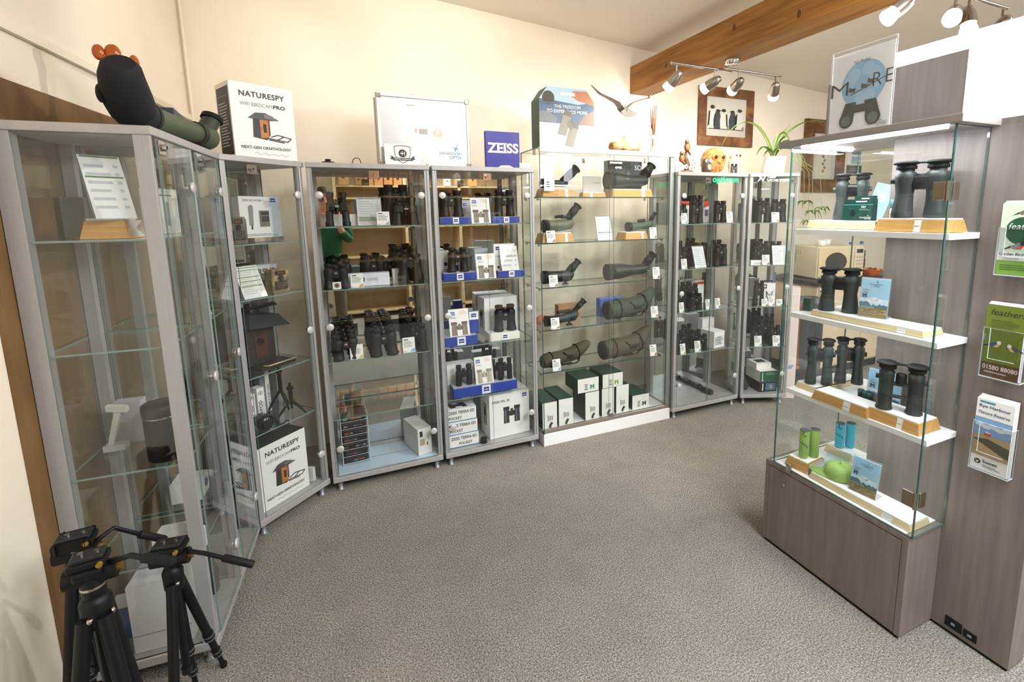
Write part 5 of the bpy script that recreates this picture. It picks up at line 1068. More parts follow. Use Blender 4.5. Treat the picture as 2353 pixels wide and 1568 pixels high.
# second shelf
zt = sblk(1862, 2120, S2, .045, .018, .12, 'long low pale oak block across the second shelf of the lit showcase', .80, .07, PALEOAK, .01)
sbi(1925, zt, .10, 84, 100, 'green binoculars with black focusing hub on the lit showcase second shelf', 'nl', NLG, .45)
P, w_ = span(FS, 1958, 2032, zt, .09); nature_brochure('blue-sky brochure beside the binoculars on the lit showcase second shelf', on(FS, 2003, zt, .10), .094, .150, RS+.30, .12)
P = on(FS, 1853, S2, .10); carton('product_carton', 'dark green carton at the far left of the lit showcase second shelf', P+Vector((0, 0, 0)), .030, .055, .04, RS+.3, front=mat('0f4236', .4))
P = on(FS, 1893, S2, .215); hangpack('white-fronted hanging pack behind the binoculars on the lit showcase second shelf', P, .04, .10, RS+.3, '', lambda b, w, h: (b.quad(-w*.45, h*.05, w*.45, h*.7, PAPER), b.poly([(-w*.2, h*.4), (w*.1, h*.4), (w*.2, h*.55), (-w*.1, h*.6)], INK, -.001)))
# third shelf
P = on(FS, 1872, S3, .06); 
r = oak_block('pale block with white top carrying two upright binoculars, left of the lit showcase third shelf', Vector((1.795, 1.385, S3+.001)), .10, .022, .25, RS, .90, PALEOAK, gw=.06, tap=.01)
zt = S3+.001+.022+.006
sbi(1880, zt, .115, 58, 106, 'front pair of the upright binoculars on the lit showcase third shelf', 'nl', NLG2, .8)
sbi(1949, zt, .235, 60, 106, 'rear pair of the upright binoculars on the lit showcase third shelf', 'nl', NLG, .8)
z3 = sblk(1864, 1990, S3, .012, .034, .10, 'oak block with empty white top at the front of the lit showcase third shelf', .58, .13)
P = Vector((XS0+.030, 1.013, S3+.001)); oak_block('oak block under the open-bridge binoculars, lit showcase third shelf', P, .20, .038, .13, RS, .62, gw=.10, tap=.035); zt = S3+.001+.038+.006
sbi(2064, zt, .085, 92, 112, 'dark open-bridge binoculars on the oak block, lit showcase third shelf', 'el', ELG, .45)
nature_brochure('tilted blue-sky brochure behind the open-bridge binoculars, lit showcase third shelf', Vector((1.880, 1.115, S3+.002)), .118, .15, RS+.10, .06)
for i, (px, d) in enumerate(((1976, .15), (1986, .145), (1996, .14))):
    bt = thing('small_bottle', 'small dark green bottle beside the tilted brochure, %s of three' % ('left', 'middle', 'right')[i], 'bottle', on(FS, px, S3, d), 0, 'small dark green bottles')
    MB().lathe([(.009, 0), (.0105, .002), (.0105, .038)], mat('123a34', .3), 16).build('body', bt); MB().lathe([(.011, .038), (.011, .052), (.001, .053)], mat('1c4a44', .35), 16).build('cap', bt)
# deck
P = Vector((XS0+.028, 1.425, S0+.001)); oak_block('oak block under the lime pouch at the left of the lit showcase floor', Vector((XS0+.035, 1.380, S0+.001)), .11, .042, .13, RS+.12, .94, gw=.05, tap=.02); zt = S0+.049
def pouch(label, P, h, w, rz, col, ink):
    r = thing('binocular_pouch', label, 'pouch', P, rz, 'bright binocular pouches')
    for s in (-1, 1):
        b = MB(); n = 16
        b.rings([[(s*w*.26+rr*w*math.cos(2*PI*j/n), s*.012+rr*w*.9*math.sin(2*PI*j/n), z*h) for j in range(n)] for rr, z in ((.21, 0), (.24, .03), (.235, .5), (.245, .95), (.24, .97))], col)
        b.build('barrel_sleeve', r)
        MB().lathe([(.235*w, .97*h), (.24*w, .985*h), (.18*w, 1.0*h), (.001, 1.0*h)], mat('454a4d', .6), 16, TR(s*w*.26, s*.012, 0)).build('cap', r)
    c = MB().tube([(-w*.5, -.012, h*.55), (-w*.36, -.26*w-.012, h*.56), (-w*.16, -.25*w-.012, h*.5), (-w*.06, -.18*w, h*.25), (-w*.05, -.16*w, h*.05)], w*.02, ink, 6)
    c.tube([(-w*.3, -.26*w-.012, h*.97), (-w*.38, -.28*w-.012, h*.88), (-w*.28, -.29*w-.014, h*.8), (-w*.2, -.27*w-.012, h*.86)], w*.018, BLACK, 6); c.build('drawcord', r); return r
LIME = mat('90b45a', .6); CYAN = mat('3fb0cc', .55)
pouch('lime green binocular pouch on the oak block, lit showcase floor', Vector((XS0+.10, 1.372, zt)), .13, .082, RS+.75, LIME, mat('2f4a3a', .6))
sblk(1893, 1985, S0, .30, .03, .09, 'pale block under the turquoise pouch at the back of the lit showcase floor', .7, .1, PALEOAK, .015)
P = on(FS, 1940, S0+.037, .345); pouch('turquoise binocular pouch at the back of the lit showcase floor', P, .12, .08, RS+.6, CYAN, mat('1f5a6a', .6))
zt = sblk(1858, 2090, S0, .030, .022, .12, 'long low pale oak block along the front of the lit showcase floor', .75, .10, PALEOAK, .012)
def cap(label, P, s, rz):
    r = thing('peaked_cap', label, 'cap', P, rz, 'lime green caps', s); m = LIME; n = 24
    b = MB(); b.rings([[(.095*k*math.cos(2*PI*j/n), .085*k*math.sin(2*PI*j/n), z+.012*math.sin(4*PI*j/n)*(1-k)) for j in range(n)] for k, z in ((1, .0), (1.0, .04), (.94, .075), (.78, .10), (.5, .115), (.2, .12), (.02, .12))], m); b.build('crown', r)
    p = MB(); R = []
    for k, z in ((0, .004), (1, -.004)):
        R.append([((.09+.09*k*math.cos(a*.95))*math.cos(a) if False else (.08*math.cos(a)+.10*k*math.cos(a)**2*(1 if math.cos(a) > 0 else 0)+.01), .085*math.sin(a)*(1-.05*k), z+.004-.010*k*math.sin(a)**2) for a in [-PI/2+PI*i/16 for i in range(17)]])
    p.rings(R+[[(x, y, z-.004) for x, y, z in R[1]], [(x, y, z-.004) for x, y, z in R[0]]], m, False, True, False); p.build('peak', r)
    MB().sph((0, 0, .121), .007, m, 10, 6).build('button', r)
    MB().tube([(.07, -.05, .01), (.085, 0, .014), (.07, .05, .01)], .003, mat('7fa045', .6), 6).build('sweatband', r); return r
cap('lime green peaked cap lying on the long pale block, lit showcase floor', Vector((XS0+.10, 1.225, zt+.006)), (.62, .62, .50), 1.95)
P = Vector((1.995, 1.24, S0+.006)); cap('lime green cap half hidden behind the grey panel, lit showcase floor', P, .38, .4)
nature_brochure('blue-sky pocket brochure leaning in front of the cap, lit showcase floor', Vector((XS0+.062, 1.105, zt+.001)), .098, .138, RS+.12, .18)
w_ = MB().add([(-.05, 0, 0), (.05, 0, 0), (.05, .05, 0), (-.05, .05, 0), (-.03, .02, .07), (.06, .025, .08)], [(0, 1, 5, 4), (1, 2, 5), (2, 3, 4, 5), (3, 0, 4), (0, 3, 2, 1)], glassmat('frosted_acrylic', (.80, .9, .93)))
tag(w_.build('acrylic_wedge', None, Vector((1.92, 1.315, S0+.001)), RS+.4), 'clear bluish acrylic wedge stand near the turquoise pouch, lit showcase floor', 'display stand')
# poster on the top board
ps = thing('poster_stand', 'poster with a blue disc and binoculars standing on the lit showcase top', 'poster', Vector((1.722, 1.275, 1.8115)), RS)
a, b_ = FS.uz(1905, 300, .012), FS.uz(2043, 283, .012); c_ = FS.uz(2066, 82, .012)
ph = 1.8115; W_ = b_[0]-a[0]; H_ = FS.uz(1930, 120, .012)[1]-1.8115
ps.location = FS.P((a[0]+b_[0])/2, .012, 1.8115)
b = MB().box((-W_/2, 0, .004), (W_/2, .002, H_*.95), mat('f1f1f2', .4)); b.text('NL PURE', 0, H_*.80, w=W_*.26, m=GREYT, align='c')
b.disc(W_*.04, H_*.55, W_*.36, mat('8fbfe2', .4), -.0006, 36)
for i in range(7): b.disc(W_*(.04+.22*math.cos(i*2.3)), H_*.55+W_*.22*math.sin(i*2.3), W_*.1, mat('a5cbe8', .4), -.0007-.00005*i, 16)
b.tube([(-W_*.16, -.001, H_*.44), (W_*.42, -.001, H_*.58)], W_*.006, mat('4a4438', .5), 5)
for x, z in ((-.14, .48), (.06, .50), (.16, .545)): b.poly([(W_*(x-.05), H_*z), (W_*(x+.05), H_*(z-.015)), (W_*(x+.07), H_*(z+.03)), (W_*x, H_*(z+.035)), (W_*(x-.04), H_*(z+.055))], mat('4a443e', .5), -.0014)
b.text('M', -W_*.5, H_*.45, w=W_*.3, m=INK, bold=-.012, h=H_*.16, y=-.0018); b.text('R', W_*.2, H_*.49, w=W_*.14, h=H_*.15, m=INK, bold=-.012, y=-.0018); b.text('E', W_*.40, H_*.5, w=W_*.1, h=H_*.15, m=INK, bold=-.012, y=-.0018)
gb = mat('2c332f', .35)
for s in (-1, 1): b.poly([(W_*(.02+s*.22-.12), H_*.14), (W_*(.02+s*.22+.12), H_*.14), (W_*(.02+s*.16+.09), H_*.35), (W_*(.02+s*.16-.09), H_*.35)], gb, -.0022); b.disc(W_*(.02+s*.22), H_*.14, W_*.12, gb, -.0024); b.disc(W_*(.02+s*.22), H_*.135, W_*.085, mat('5d6a66', .2), -.0026)
b.quad(-W_*.1, H_*.22, W_*.14, H_*.31, gb, -.0024); bird_logo(b, W_*.36, H_*.07, H_*.05, GREYT, -.0012); b.text('SWAROVSKI', W_*.46, H_*.045, w=W_*.3, m=GREYT, align='r'); b.text('OPTIK', W_*.46, H_*.02, w=W_*.16, m=GREYT, align='r')
b.build('poster', ps)
MB().box((-W_/2-.004, -.0035, .0), (W_/2+.004, -.0028, H_), ACRYL, edge=ACEDGE).box((-W_/2-.004, .0024, 0), (W_/2+.004, .005, H_), ACRYL, edge=ACEDGE).box((-W_*.4, .005, 0), (W_*.4, .08, .003), ACRYL, edge=ACEDGE, axis=2).build('acrylic_holder', ps)
# leaflet holders on the panel
FP = Fr((XS1, 1.18), (0, -1), .5, .05)
def holder(label, px0, py0, px1, py1, fn, sheets):
    a, b = FP.uz(px0, py0), FP.uz(px1, py1); z0, z1 = b[1], a[1]; u0 = a[0]; wd = .107; h = z1-z0
    P = FP.P(u0+wd/2, -.032, z0); r = thing('leaflet_holder', label, 'leaflet holder', P, RS, 'clear leaflet holders on the panel')
    hh = h*.66
    c = MB().box((-wd/2, 0, 0), (wd/2, .0025, hh), ACRYL, edge=ACEDGE).box((-wd/2, .0025, 0), (-wd/2+.002, .031, hh), ACRYL, edge=ACEDGE, axis=0).box((wd/2-.002, .0025, 0), (wd/2, .031, hh), ACRYL, edge=ACEDGE, axis=0).box((-wd/2, 0, -.003), (wd/2, .031, 0), ACRYL, edge=ACEDGE, axis=2)
    c.tube([(-wd*.32, -.001, hh), (-wd*.32, -.001, hh*.38), (wd*.32, -.001, hh*.38)], .0012, ACEDGE, 5); c.build('pocket', r)
    for i in range(sheets):
        y = .005+.0042*i; l = MB(); l.T = TR(.0015*i-.002, y, .001)
        l.box((-wd*.46, 0, 0), (wd*.46, .0036, h-.006+.004*i), PAPER); l.T = TR(.0015*i-.002, y, .001)
        if i == 0: fn(l, wd*.92, h-.006)
        o = tag(l.build('leaflet', None, P, RS), ['front leaflet in the %s', 'second leaflet in the %s', 'third leaflet in the %s', 'rearmost leaflet in the %s'][i] % label.replace('clear ', ''), 'leaflet', 'leaflets in the wall holders')
def bird(l, x, z, s, body, breast, cap, flip=1):
    f = flip
    l.poly([(x-.5*s*f, z+.0*s), (x-.2*s*f, z-.22*s), (x+.25*s*f, z-.2*s), (x+.42*s*f, z+.1*s), (x+.3*s*f, z+.35*s), (x+.05*s*f, z+.3*s)], body, -.001); l.poly([(x-.1*s*f, z-.2*s), (x+.25*s*f, z-.2*s), (x+.42*s*f, z+.1*s), (x+.2*s*f, z+.12*s)], breast, -.0012); l.disc(x+.32*s*f, z+.25*s, .17*s, cap, -.0014, 14); l.poly([(x+.46*s*f, z+.22*s), (x+.46*s*f, z+.3*s), (x+.6*s*f, z+.24*s)], INK, -.0014); l.poly([(x-.45*s*f, z+.05*s), (x-.4*s*f, z-.12*s), (x-.95*s*f, z-.3*s)], INK, -.0011)
def lf1(l, w, h):
    l.quad(-w/2, 0, w/2, h, mat('d6e4d2', .5)); l.quad(-w/2, 0, w/2, h*.3, mat('8fbf4a', .5), -.0007); bird(l, w*.05, h*.87, w*.3, mat('7a6a58', .6), mat('c0b09a', .6), mat('8a7a68', .6))
    l.disc(w*.05, h*.62, w*.42, mat('1c5a38', .5), -.0008, 24, h*.19); l.text('feathers', -w*.3, h*.64, h=h*.085, m=PAPER, italic=.2, y=-.0016); bird(l, -w*.02, h*.4, w*.4, mat('8a8f98', .6), mat('d8542a', .6), INK)
    l.quad(-w*.5, h*.2, w*.5, h*.32, PAPER, -.0018); l.text('Garden Bird', -w*.45, h*.275, h=h*.04, m=INK, y=-.0022, bold=.01); l.text('Checklist', -w*.35, h*.215, h=h*.035, m=GREYT, italic=.2, y=-.0022); l.lines(-w*.4, w*.4, h*.15, h*.06, 3, mat('5a7a3a', .5), y=-.0012)
def lf2(l, w, h):
    l.quad(-w/2, 0, w/2, h, mat('6f7f28', .5)); l.text('feathers', -w*.4, h*.86, h=h*.075, w=w*.9, m=INK, italic=.2); l.lines(-w*.35, w*.4, h*.8, h*.66, 5, mat('4f5c1c', .5))
    bird(l, -w*.2, h*.45, w*.36, mat('3a5a78', .6), mat('d8c07a', .6), mat('e8ebe6', .6)); bird(l, w*.3, h*.43, w*.36, mat('4a5a68', .6), mat('d8c07a', .6), mat('e8ebe6', .6), -1)
    l.quad(-w/2, 0, w/2, h*.2, mat('6a4a30', .6), -.0008); l.text('01580 88080', -w*.45, h*.105, h=h*.06, w=w*.92, m=PAPER, y=-.0016, bold=.01); l.lines(-w*.4, w*.4, h*.08, h*.05, 1, LGREY, y=-.0014)
def lf3(l, w, h):
    l.quad(-w/2, h*.3, w/2, h*.74, mat('7fa6cf', .5)); 
    for i in range(5): l.disc(w*(-.35+.18*i), h*(.64-.02*(i % 2)), w*.14, mat('dfe7ee', .5), -.0007-.0001*i, 12, h*.03)
    l.quad(-w/2, h*.2, w/2, h*.5, mat('b59a72', .6), -.0014); l.poly([(-w*.5, h*.42), (w*.5, h*.25), (w*.5, h*.4), (-w*.1, h*.46)], mat('4f5238', .6), -.0016); l.quad(-w*.2, h*.5, -w*.02, h*.54, RED, -.0016); l.quad(-w*.18, h*.535, -w*.04, h*.55, PAPER, -.0018)
    l.text('Rye Harbour', -w*.42, h*.87, w=w*.84, h=h*.05, m=mat('28506f', .5), bold=.02); l.text('Nature Reserve', -w*.42, h*.79, w=w*.84, h=h*.045, m=mat('28506f', .5), bold=.01); l.quad(-w*.42, h*.945, 0, h*.97, mat('3a93a0', .5))
    l.disc(-w*.3, h*.11, w*.09, INK); l.poly([(-w*.36, h*.13), (-w*.3, h*.08), (-w*.24, h*.13), (-w*.3, h*.11)], PAPER, -.0014); l.text('Sussex', -w*.16, h*.11, h=h*.045, m=INK, bold=.02); l.lines(-w*.16, w*.35, h*.085, h*.045, 2, GREYT)
holder('clear holder with the garden bird leaflets, uppermost on the grey panel', 2315, 464, 2292, 628, lf1, 3)
holder('clear holder with the green bird leaflets, middle one on the grey panel', 2280, 692, 2262, 858, lf2, 3)
holder('clear holder with the coastal reserve leaflets, lowest on the grey panel', 2256, 905, 2231, 1063, lf3, 4)
# ---------------------------------------------------------------- things standing on top of the cabinets
ZT = 1.8006
# big scope in its black cover, lying along the front of the two left cabinets
bs = thing('spotting_scope', 'large green spotting scope half in a black cover, on top of the left cabinets', 'telescope', (-.50, 2.1, ZT))
def tub(pts, rr, m, name, par, off=Vector((-.50, 2.1, ZT)), n=20, extra=None):
    b = MB().tube([Vector(p)-off for p in pts], rr, m, n)
    if extra: extra(b)
    return b.build(name, par)
tub([(-.540, 2.03, 1.856), (-.500, 2.20, 1.853), (-.470, 2.34, 1.855)], [.045, .040, .038], mat('4a5640', .5), 'body', bs)
tub([(-.470, 2.335, 1.855), (-.465, 2.365, 1.855)], [.043, .043], mat('2c2a24', .5), 'focus_ring', bs)
tub([(-.465, 2.36, 1.854), (-.452, 2.43, 1.853), (-.446, 2.455, 1.865)], [.044, .050, .034], mat('46523c', .5), 'prism_housing', bs)
tub([(-.452, 2.42, 1.87), (-.428, 2.447, 1.925)], [.034, .032], mat('343b2e', .5), 'eyepiece', bs)
tub([(-.429, 2.446, 1.922), (-.424, 2.452, 1.938)], [.040, .038], RUBBER, 'eyecup', bs)
CLOTH = mat('131417', .8)
tub([(-.524, 1.838, 1.972), (-.526, 1.848, 1.963), (-.536, 1.875, 1.941), (-.549, 1.94, 1.899), (-.552, 1.99, 1.870)], [.034, .046, .054, .063, .061], CLOTH, 'cover', bs)
tub([(-.553, 1.985, 1.868), (-.543, 2.03, 1.860), (-.538, 2.05, 1.858)], [.058, .053, .049], mat('1d1e22', .7), 'cover_cuff', bs)
tub([(-.541, 2.037, 1.859), (-.538, 2.05, 1.858)], [.054, .054], mat('26272c', .6), 'cover_band', bs)
MB().sph((-.098, -.20, .095), .015, CLOTH, 12, 8, (.7, 1, 1.8)).build('cover_toggle', bs)
on_ = thing('carved_ornament', 'glossy orange carved ornament peeking over the black scope cover', 'ornament', (-.600, 2.115, ZT))
OR = mat('b5591c', .22, 0, .6)
b = MB().lathe([(.022, 0), (.024, .01), (.016, .05), (.014, .14), (.018, .21), (.014, .235), (.001, .24)], OR, 18)
b.sph((-.055, 0, .262), .019, OR, 14, 9, (.9, .7, 1.3)); b.sph((-.020, .005, .265), .022, OR, 14, 9, (1, .7, 1.25)); b.sph((.032, .005, .238), .018, OR, 14, 9, (.8, .7, 1.5)); b.tube([(-.052, .0, .25), (-.02, .0, .235), (.0, .0, .225), (.03, .005, .225)], .012, OR, 8); b.build('figure', on_)
tag(MB().box((-.06, -.13, 0), (.06, .13, .14), mat('3b4656', .35)).add([(.0605, -.12, .01), (.0605, .12, .01), (.0605, .12, .115), (.0605, -.12, .115)], [(0, 1, 2, 3)], mat('2a3242', .4)).build('dark_carton', None, (-.592, 2.45, ZT), .06), 'dark blue carton with gold lettering lying behind the green scope', 'box')
bt = MB(); bt.T = TR(.0612, -.08, .055)@RZ(PI/2); bt.text('POM', 0, 0, h=.03, m=GOLD, y=0, bold=.01); q = [o for o in C.objects if o.name == 'dark_carton'][0]; bt.build('gold_lettering', q)
# on the mirrored cabinets
lc = thing('cap_lid', 'small black lid with a knob on top of the mirrored cabinet', 'lid', FC.P(.105, .10, ZT))
MB().lathe([(.040, 0), (.041, .004), (.030, .012), (.012, .016), (.001, .017)], BLACK, 22).build('disc', lc); MB().lathe([(.008, .014), (.014, .018), (.014, .026), (.001, .027)], GUN, 16).build('knob', lc)
tag(MB().tube([(-.03, 0, .003), (-.022, 0, .008), (-.015, 0, .028), (0, 0, .036), (.015, 0, .030), (.021, 0, .012), (.022, 0, .002)], .0022, GUN, 8).build('wire_hook', None, FC.P(.245, .09, ZT+.001)), 'thin dark wire hook standing up on the mirrored cabinet top', 'hook')
cs = thing('aluminium_case', 'silver aluminium case standing across the two mirrored cabinets', 'case', (.508, 2.935, ZT), .02)
W, H, D = .52, .395, .13
b = MB(); al = noisemat('case_panel', 'bdbdbe', 'cacacb', 4, .38, 3, 0, (1, 1, 1), metal=.25)
b.box((-W/2+.006, 0, .006), (W/2-.006, D, H-.006), al); sm = noisemat('case_scuff', 'b9aa92', 'dcd8d0', 18, .5, 4)
b.quad(-.06, .19, -.045, .215, sm); b.quad(-.035, .185, .012, .215, mat('a8a69c', .5)); b.disc(.07, .195, .026, sm); b.lines(-.10, -.04, .345, .335, 1, mat('a39a86', .6))
bl = mat('6f97bb', .5); b.text('SWAROVSKI', W*.40, H*.19, w=.135, m=bl, align='r'); b.text('OPTIK', W*.40, H*.13, w=.075, m=bl, align='r'); bird_logo(b, W*.33, H*.24, .05, bl); b.build('shell', cs)
f = MB()
for x0, x1, z0, z1 in ((-W/2, W/2, 0, .02), (-W/2, W/2, H-.02, H), (-W/2, -W/2+.02, .02, H-.02), (W/2-.02, W/2, .02, H-.02)): f.box((x0, -.004, z0), (x1, .022, z1), mat('c9c8c4', .3, .6), .005); f.box((x0, D-.022, z0), (x1, D+.004, z1), mat('c9c8c4', .3, .6), .005)
f.build('edge_trim', cs)
for x in (-1, 1):
    for z in (0, 1): k = MB(); k.box((x*W/2-(.03 if x > 0 else -.0)-(.002 if x < 0 else -.002), -.007, z*(H-.03)-.002*(1-2*z)), (x*W/2+(.03 if x < 0 else 0)+(.002 if x > 0 else -.002), .018, z*(H-.03)+.03+.002*(2*z-1)), CHROME, .006); k.cyl((x*(W/2-.016), -.010, z*H+(.016 if not z else -.016)), (x*(W/2-.016), -.006, z*H+(.016 if not z else -.016)), .005, CHROME, 10); k.build('corner_cap', cs)
for x in (-.155, .155): MB().box((x-.016, .03, H), (x+.016, .07, H+.008), CHROME, .002).build('latch', cs)
MB().tube([(-.07, .05, H), (-.065, .05, H+.012), (.065, .05, H+.012), (.07, .05, H)], .006, mat('b7b5b0', .3, .5), 8).build('handle', cs)
MB().lathe([(.009, 0), (.010, .004), (.007, .007), (.001, .008)], CHROME, 16, TR(0, -.004, .010)@RX(PI/2)).build('front_stud', cs)
# shield card
sc_ = thing('warranty_card', 'white card with a dark shield emblem leaning against the silver case', 'card', FC.P(.485, .075, ZT), .01)
b = MB(); b.T = RX(-.12); b.box((-.095, 0, 0), (.095, .002, .118), PAPER)
sh_ = [(-.045, .105), (-.03, .11), (0, .104+.008), (.03, .11), (.045, .105), (.042, .06), (.03, .03), (0, .012), (-.03, .03), (-.042, .06)]
b.poly(sh_, DGREY); b.poly([(x*.92, .06+(z-.06)*.92) for x, z in sh_], PAPER, -.0011); b.disc(0, .068, .022, INK, -.0016); b.quad(-.014, .066, .012, .07, PAPER, -.002); b.quad(-.004, .056, -.001, .08, PAPER, -.002); b.quad(.009, .056, .012, .08, PAPER, -.002)
b.poly([(-.052, .028), (.052, .028), (.052, .044), (-.052, .044)], DGREY, -.0016); b.poly([(-.068, .056), (-.05, .050), (-.05, .032), (-.068, .036), (-.06, .046)], DGREY, -.0014); b.poly([(.068, .056), (.05, .050), (.05, .032), (.068, .036), (.06, .046)], DGREY, -.0014); b.text('LIFETIME WARRANTY', 0, .033, w=.09, m=PAPER, align='c', y=-.0024, bold=.02); b.text('NO FAULT', 0, .094, w=.034, m=GREYT, align='c', y=-.0016)
b.build('card', sc_)
# blue sign
sg = thing('brand_sign', 'square blue sign with white lettering on the right mirrored cabinet', 'sign', FD.P(.437, .06, ZT), .03)
b = MB().box((-.107, 0, 0), (.107, .03, .212), mat('16158c', .3), .002); b.build('panel', sg)
b = MB(); b.text('ZEISS', 0, .088, w=.196, h=.058, m=WHITE, bold=.03, align='c', y=-.0012)
for x, z in ((-.094, .14), (-.094, .088), (-.05, .14), (-.05, .088), (-.006, .14), (-.006, .088)): b.quad(x, z, x+.03, z+.006, WHITE, -.0013)
b.build('lettering', sg)
tag(MB().add([(-.05, -.02, 0), (.05, -.015, 0), (.045, .01, 0), (-.045, .012, 0), (-.03, -.01, .012), (.02, -.008, .014)], [(0, 1, 5, 4), (1, 2, 5), (2, 3, 4, 5), (3, 0, 4), (0, 3, 2, 1)], mat('d8d2c6', .7)).build('paper_slip', None, FD.P(.44, .032, ZT)), 'crumpled paper slip in front of the blue sign', 'paper')
tag(MB().box((-.035, 0, 0), (.035, .05, .03), PAPER, .002).box((-.037, -.002, .026), (.037, .052, .034), PAPER, .001).build('small_box', None, FD.P(.575, .06, ZT)), 'small white box at the right end of the mirrored cabinet top', 'box')
# carton on the wide case
ZE0 = 1.9266
W, H, D = .375, .36, .13
pts = [(-W/2, 0), (W/2, 0), (W/2, H*.80), (W*.42, H*.9), (W*.36, H), (-W*.36, H), (-W/2, H*.80)]
ct = thing('gift_carton', 'white carton with a lake photo and printed binoculars on the wide case', 'box', (1.355, 2.815, ZE0), 0)
b = MB().prism(pts, 0, D, WHITE, side=mat('2c4034', .5))
sky_ = [(-W/2, H*.42), (W/2, H*.40), (W/2, H*.80), (W*.42, H*.9), (W*.36, H), (-W*.36, H), (-W/2, H*.80)]; b.poly(sky_, mat('41607c', .4)); b.poly([(-W/2, H*.8), (-W*.36, H), (W*.36, H), (W*.42, H*.9), (W*.5, H*.8), (W*.2, H*.74), (-W*.2, H*.78)], mat('a9c3d8', .4), -.0009)
b.poly([(W*.02, H*.90), (W*.2, H*.8), (W*.5, H*.74), (W*.5, H*.8), (W*.42, H*.9), (W*.36, H*.97), (W*.12, H*.96)], mat('b77a55', .5), -.0011); b.disc(-W*.34, H*.82, W*.11, mat('4a4a40', .6), -.0012); b.quad(-W*.5, H*.72, -W*.16, H*.755, mat('5a6472', .6), -.0013)
b.poly([(-W/2, H*.43), (-W*.2, H*.43), (-W*.18, H*.5), (-W*.35, H*.6), (-W*.5, H*.6)], mat('7d8288', .5), -.0011); b.poly([(W*.2, H*.41), (W*.5, H*.405), (W*.5, H*.66), (W*.3, H*.56)], mat('8a7466', .5), -.0011); b.quad(-W*.12, H*.875, W*.14, H*.93, mat('c9d6d6', .5), -.0014)
b.text('THE FREEDOM', W*.0, H*.665, w=W*.48, m=PAPER, align='c', y=-.0018); b.text('TO EXPERIENCE MORE', 0, H*.585, w=W*.74, m=PAPER, align='c', y=-.0018, bold=.01)
bm_ = mat('8f8a80', .5)
for x, z in ((-.05, .46), (.08, .27)): b.poly([(W*(x-.13), H*(z-.22)), (W*(x+.02), H*(z-.25)), (W*(x+.13), H*(z+.10)), (W*(x-.02), H*(z+.14))], bm_, -.002); b.poly([(W*(x-.02), H*(z+.10)), (W*(x+.12), H*(z+.06)), (W*(x+.13), H*(z+.15)), (W*(x+.0), H*(z+.19))], mat('6b665f', .5), -.0022)
b.poly([(-W*.02, H*.4), (W*.06, H*.3), (W*.12, H*.36), (W*.02, H*.5)], mat('7b766c', .5), -.0021); b.lines(W*.28, W*.45, H*.06, H*.03, 1, mat('d8a0a0', .6)); b.build('box', ct)
# gull on driftwood
gl = thing('bird_ornament', 'grey gull with raised wings on a rod above a driftwood base', 'ornament', (1.82, 2.90, ZE0), 0)
MB().rings([[(x, .045*k*math.cos(2*PI*j/14), .039+.034*k*math.sin(2*PI*j/14)+.004*math.sin(3*j+x*60)) for j in range(14)] for x, k in ((-.105, .5), (-.10, .85), (-.06, .97), (0, 1), (.06, .95), (.10, .9), (.115, .6))], BARK).build('driftwood_base', gl)
MB().tube([(-.03, 0, .06), (.0, 0, .09), (.01, .0, .12)], [.02, .012, .003], BARK, 8).build('twig', gl)
MB().cyl((.012, 0, .06), (.02, 0, .245), .0022, mat('c9bfae', .4), 8).build('rod', gl)
GG = mat('5c564f', .6); GW = mat('8a837b', .6)
MB().rings([[(.018+r*.9*math.cos(2*PI*j/14), y+0, z+r*math.sin(2*PI*j/14)) for j in range(14)] for y, r, z in ((-.02, .006, .27), (-.005, .02, .278), (.03, .027, .29), (.07, .024, .30), (.095, .018, .312), (.11, .006, .316))], GG).build('body', gl)
b = MB(); n = 9
tl = [(.018, 0, .30)]+[(.018+.078*math.sin(a), -.035, .30-.068*math.cos(a)*(1+.05*((i % 2)))) for i, a in enumerate([-.95+1.9*i/n for i in range(n+1)])]
b.add(tl+[(x, y+.006, z) for x, y, z in tl], [(0, i, i+1) for i in range(1, n+1)]+[(n+2, n+2+i+1, n+2+i) for i in range(1, n+1)]+[(i, i+n+2, i+n+3, i+1) for i in range(1, n+1)], GG); b.build('tail', gl)
for s, tip in ((-1, (-.24, .02, .42)), (1, (.24, .02, .43))):
    P0 = [(.018+s*.015, .03, .295), (.018+s*.06, .02, .335), (.018+s*.13, .02, .36), (.018+s*.19, .02, .375), tip]; ch = (.050, .052, .042, .028, .003); b = MB()
    b.rings([[(x, y+c*.9, z+.0), (x, y, z+.006), (x-s*c*.25, y-c*.8, z-c*.35), (x, y, z-.003)] for (x, y, z), c in zip(P0, ch)], GW); b.build('wing', gl)
# twig bundle
tw = thing('twig_bundle', 'bundle of dried twigs tied with pale string on the wide case', 'ornament', (2.07, 2.92, ZE0), 0); rnd = random.Random(5)
b = MB()
for i in range(11): a = rnd.uniform(0, 6.28); r0 = rnd.uniform(0, .014); b.tube([(r0*math.cos(a), r0*math.sin(a), .05), (r0*1.0*math.cos(a), r0*math.sin(a), .14), (r0*2.0*math.cos(a), r0*2*math.sin(a), rnd.uniform(.24, .34))], [.004, .005, .002], DWOOD, 6)
for s in (-1, 1): b.tube([(s*.008, -.004, .10), (s*.02, -.006, .17), (s*.045, -.006, .21)], [.006, .005, .001], mat('b9a07c', .7), 6)
b.build('twigs', tw); MB().lathe([(.015, .0), (.018, .02), (.014, .07), (.016, .095), (.012, .11)], mat('c9b49a', .7), 14).build('wrapped_stem', tw); MB().lathe([(.0175, .105), (.0185, .11), (.0185, .125), (.0165, .13)], mat('efe9da', .7), 14).build('string', tw)
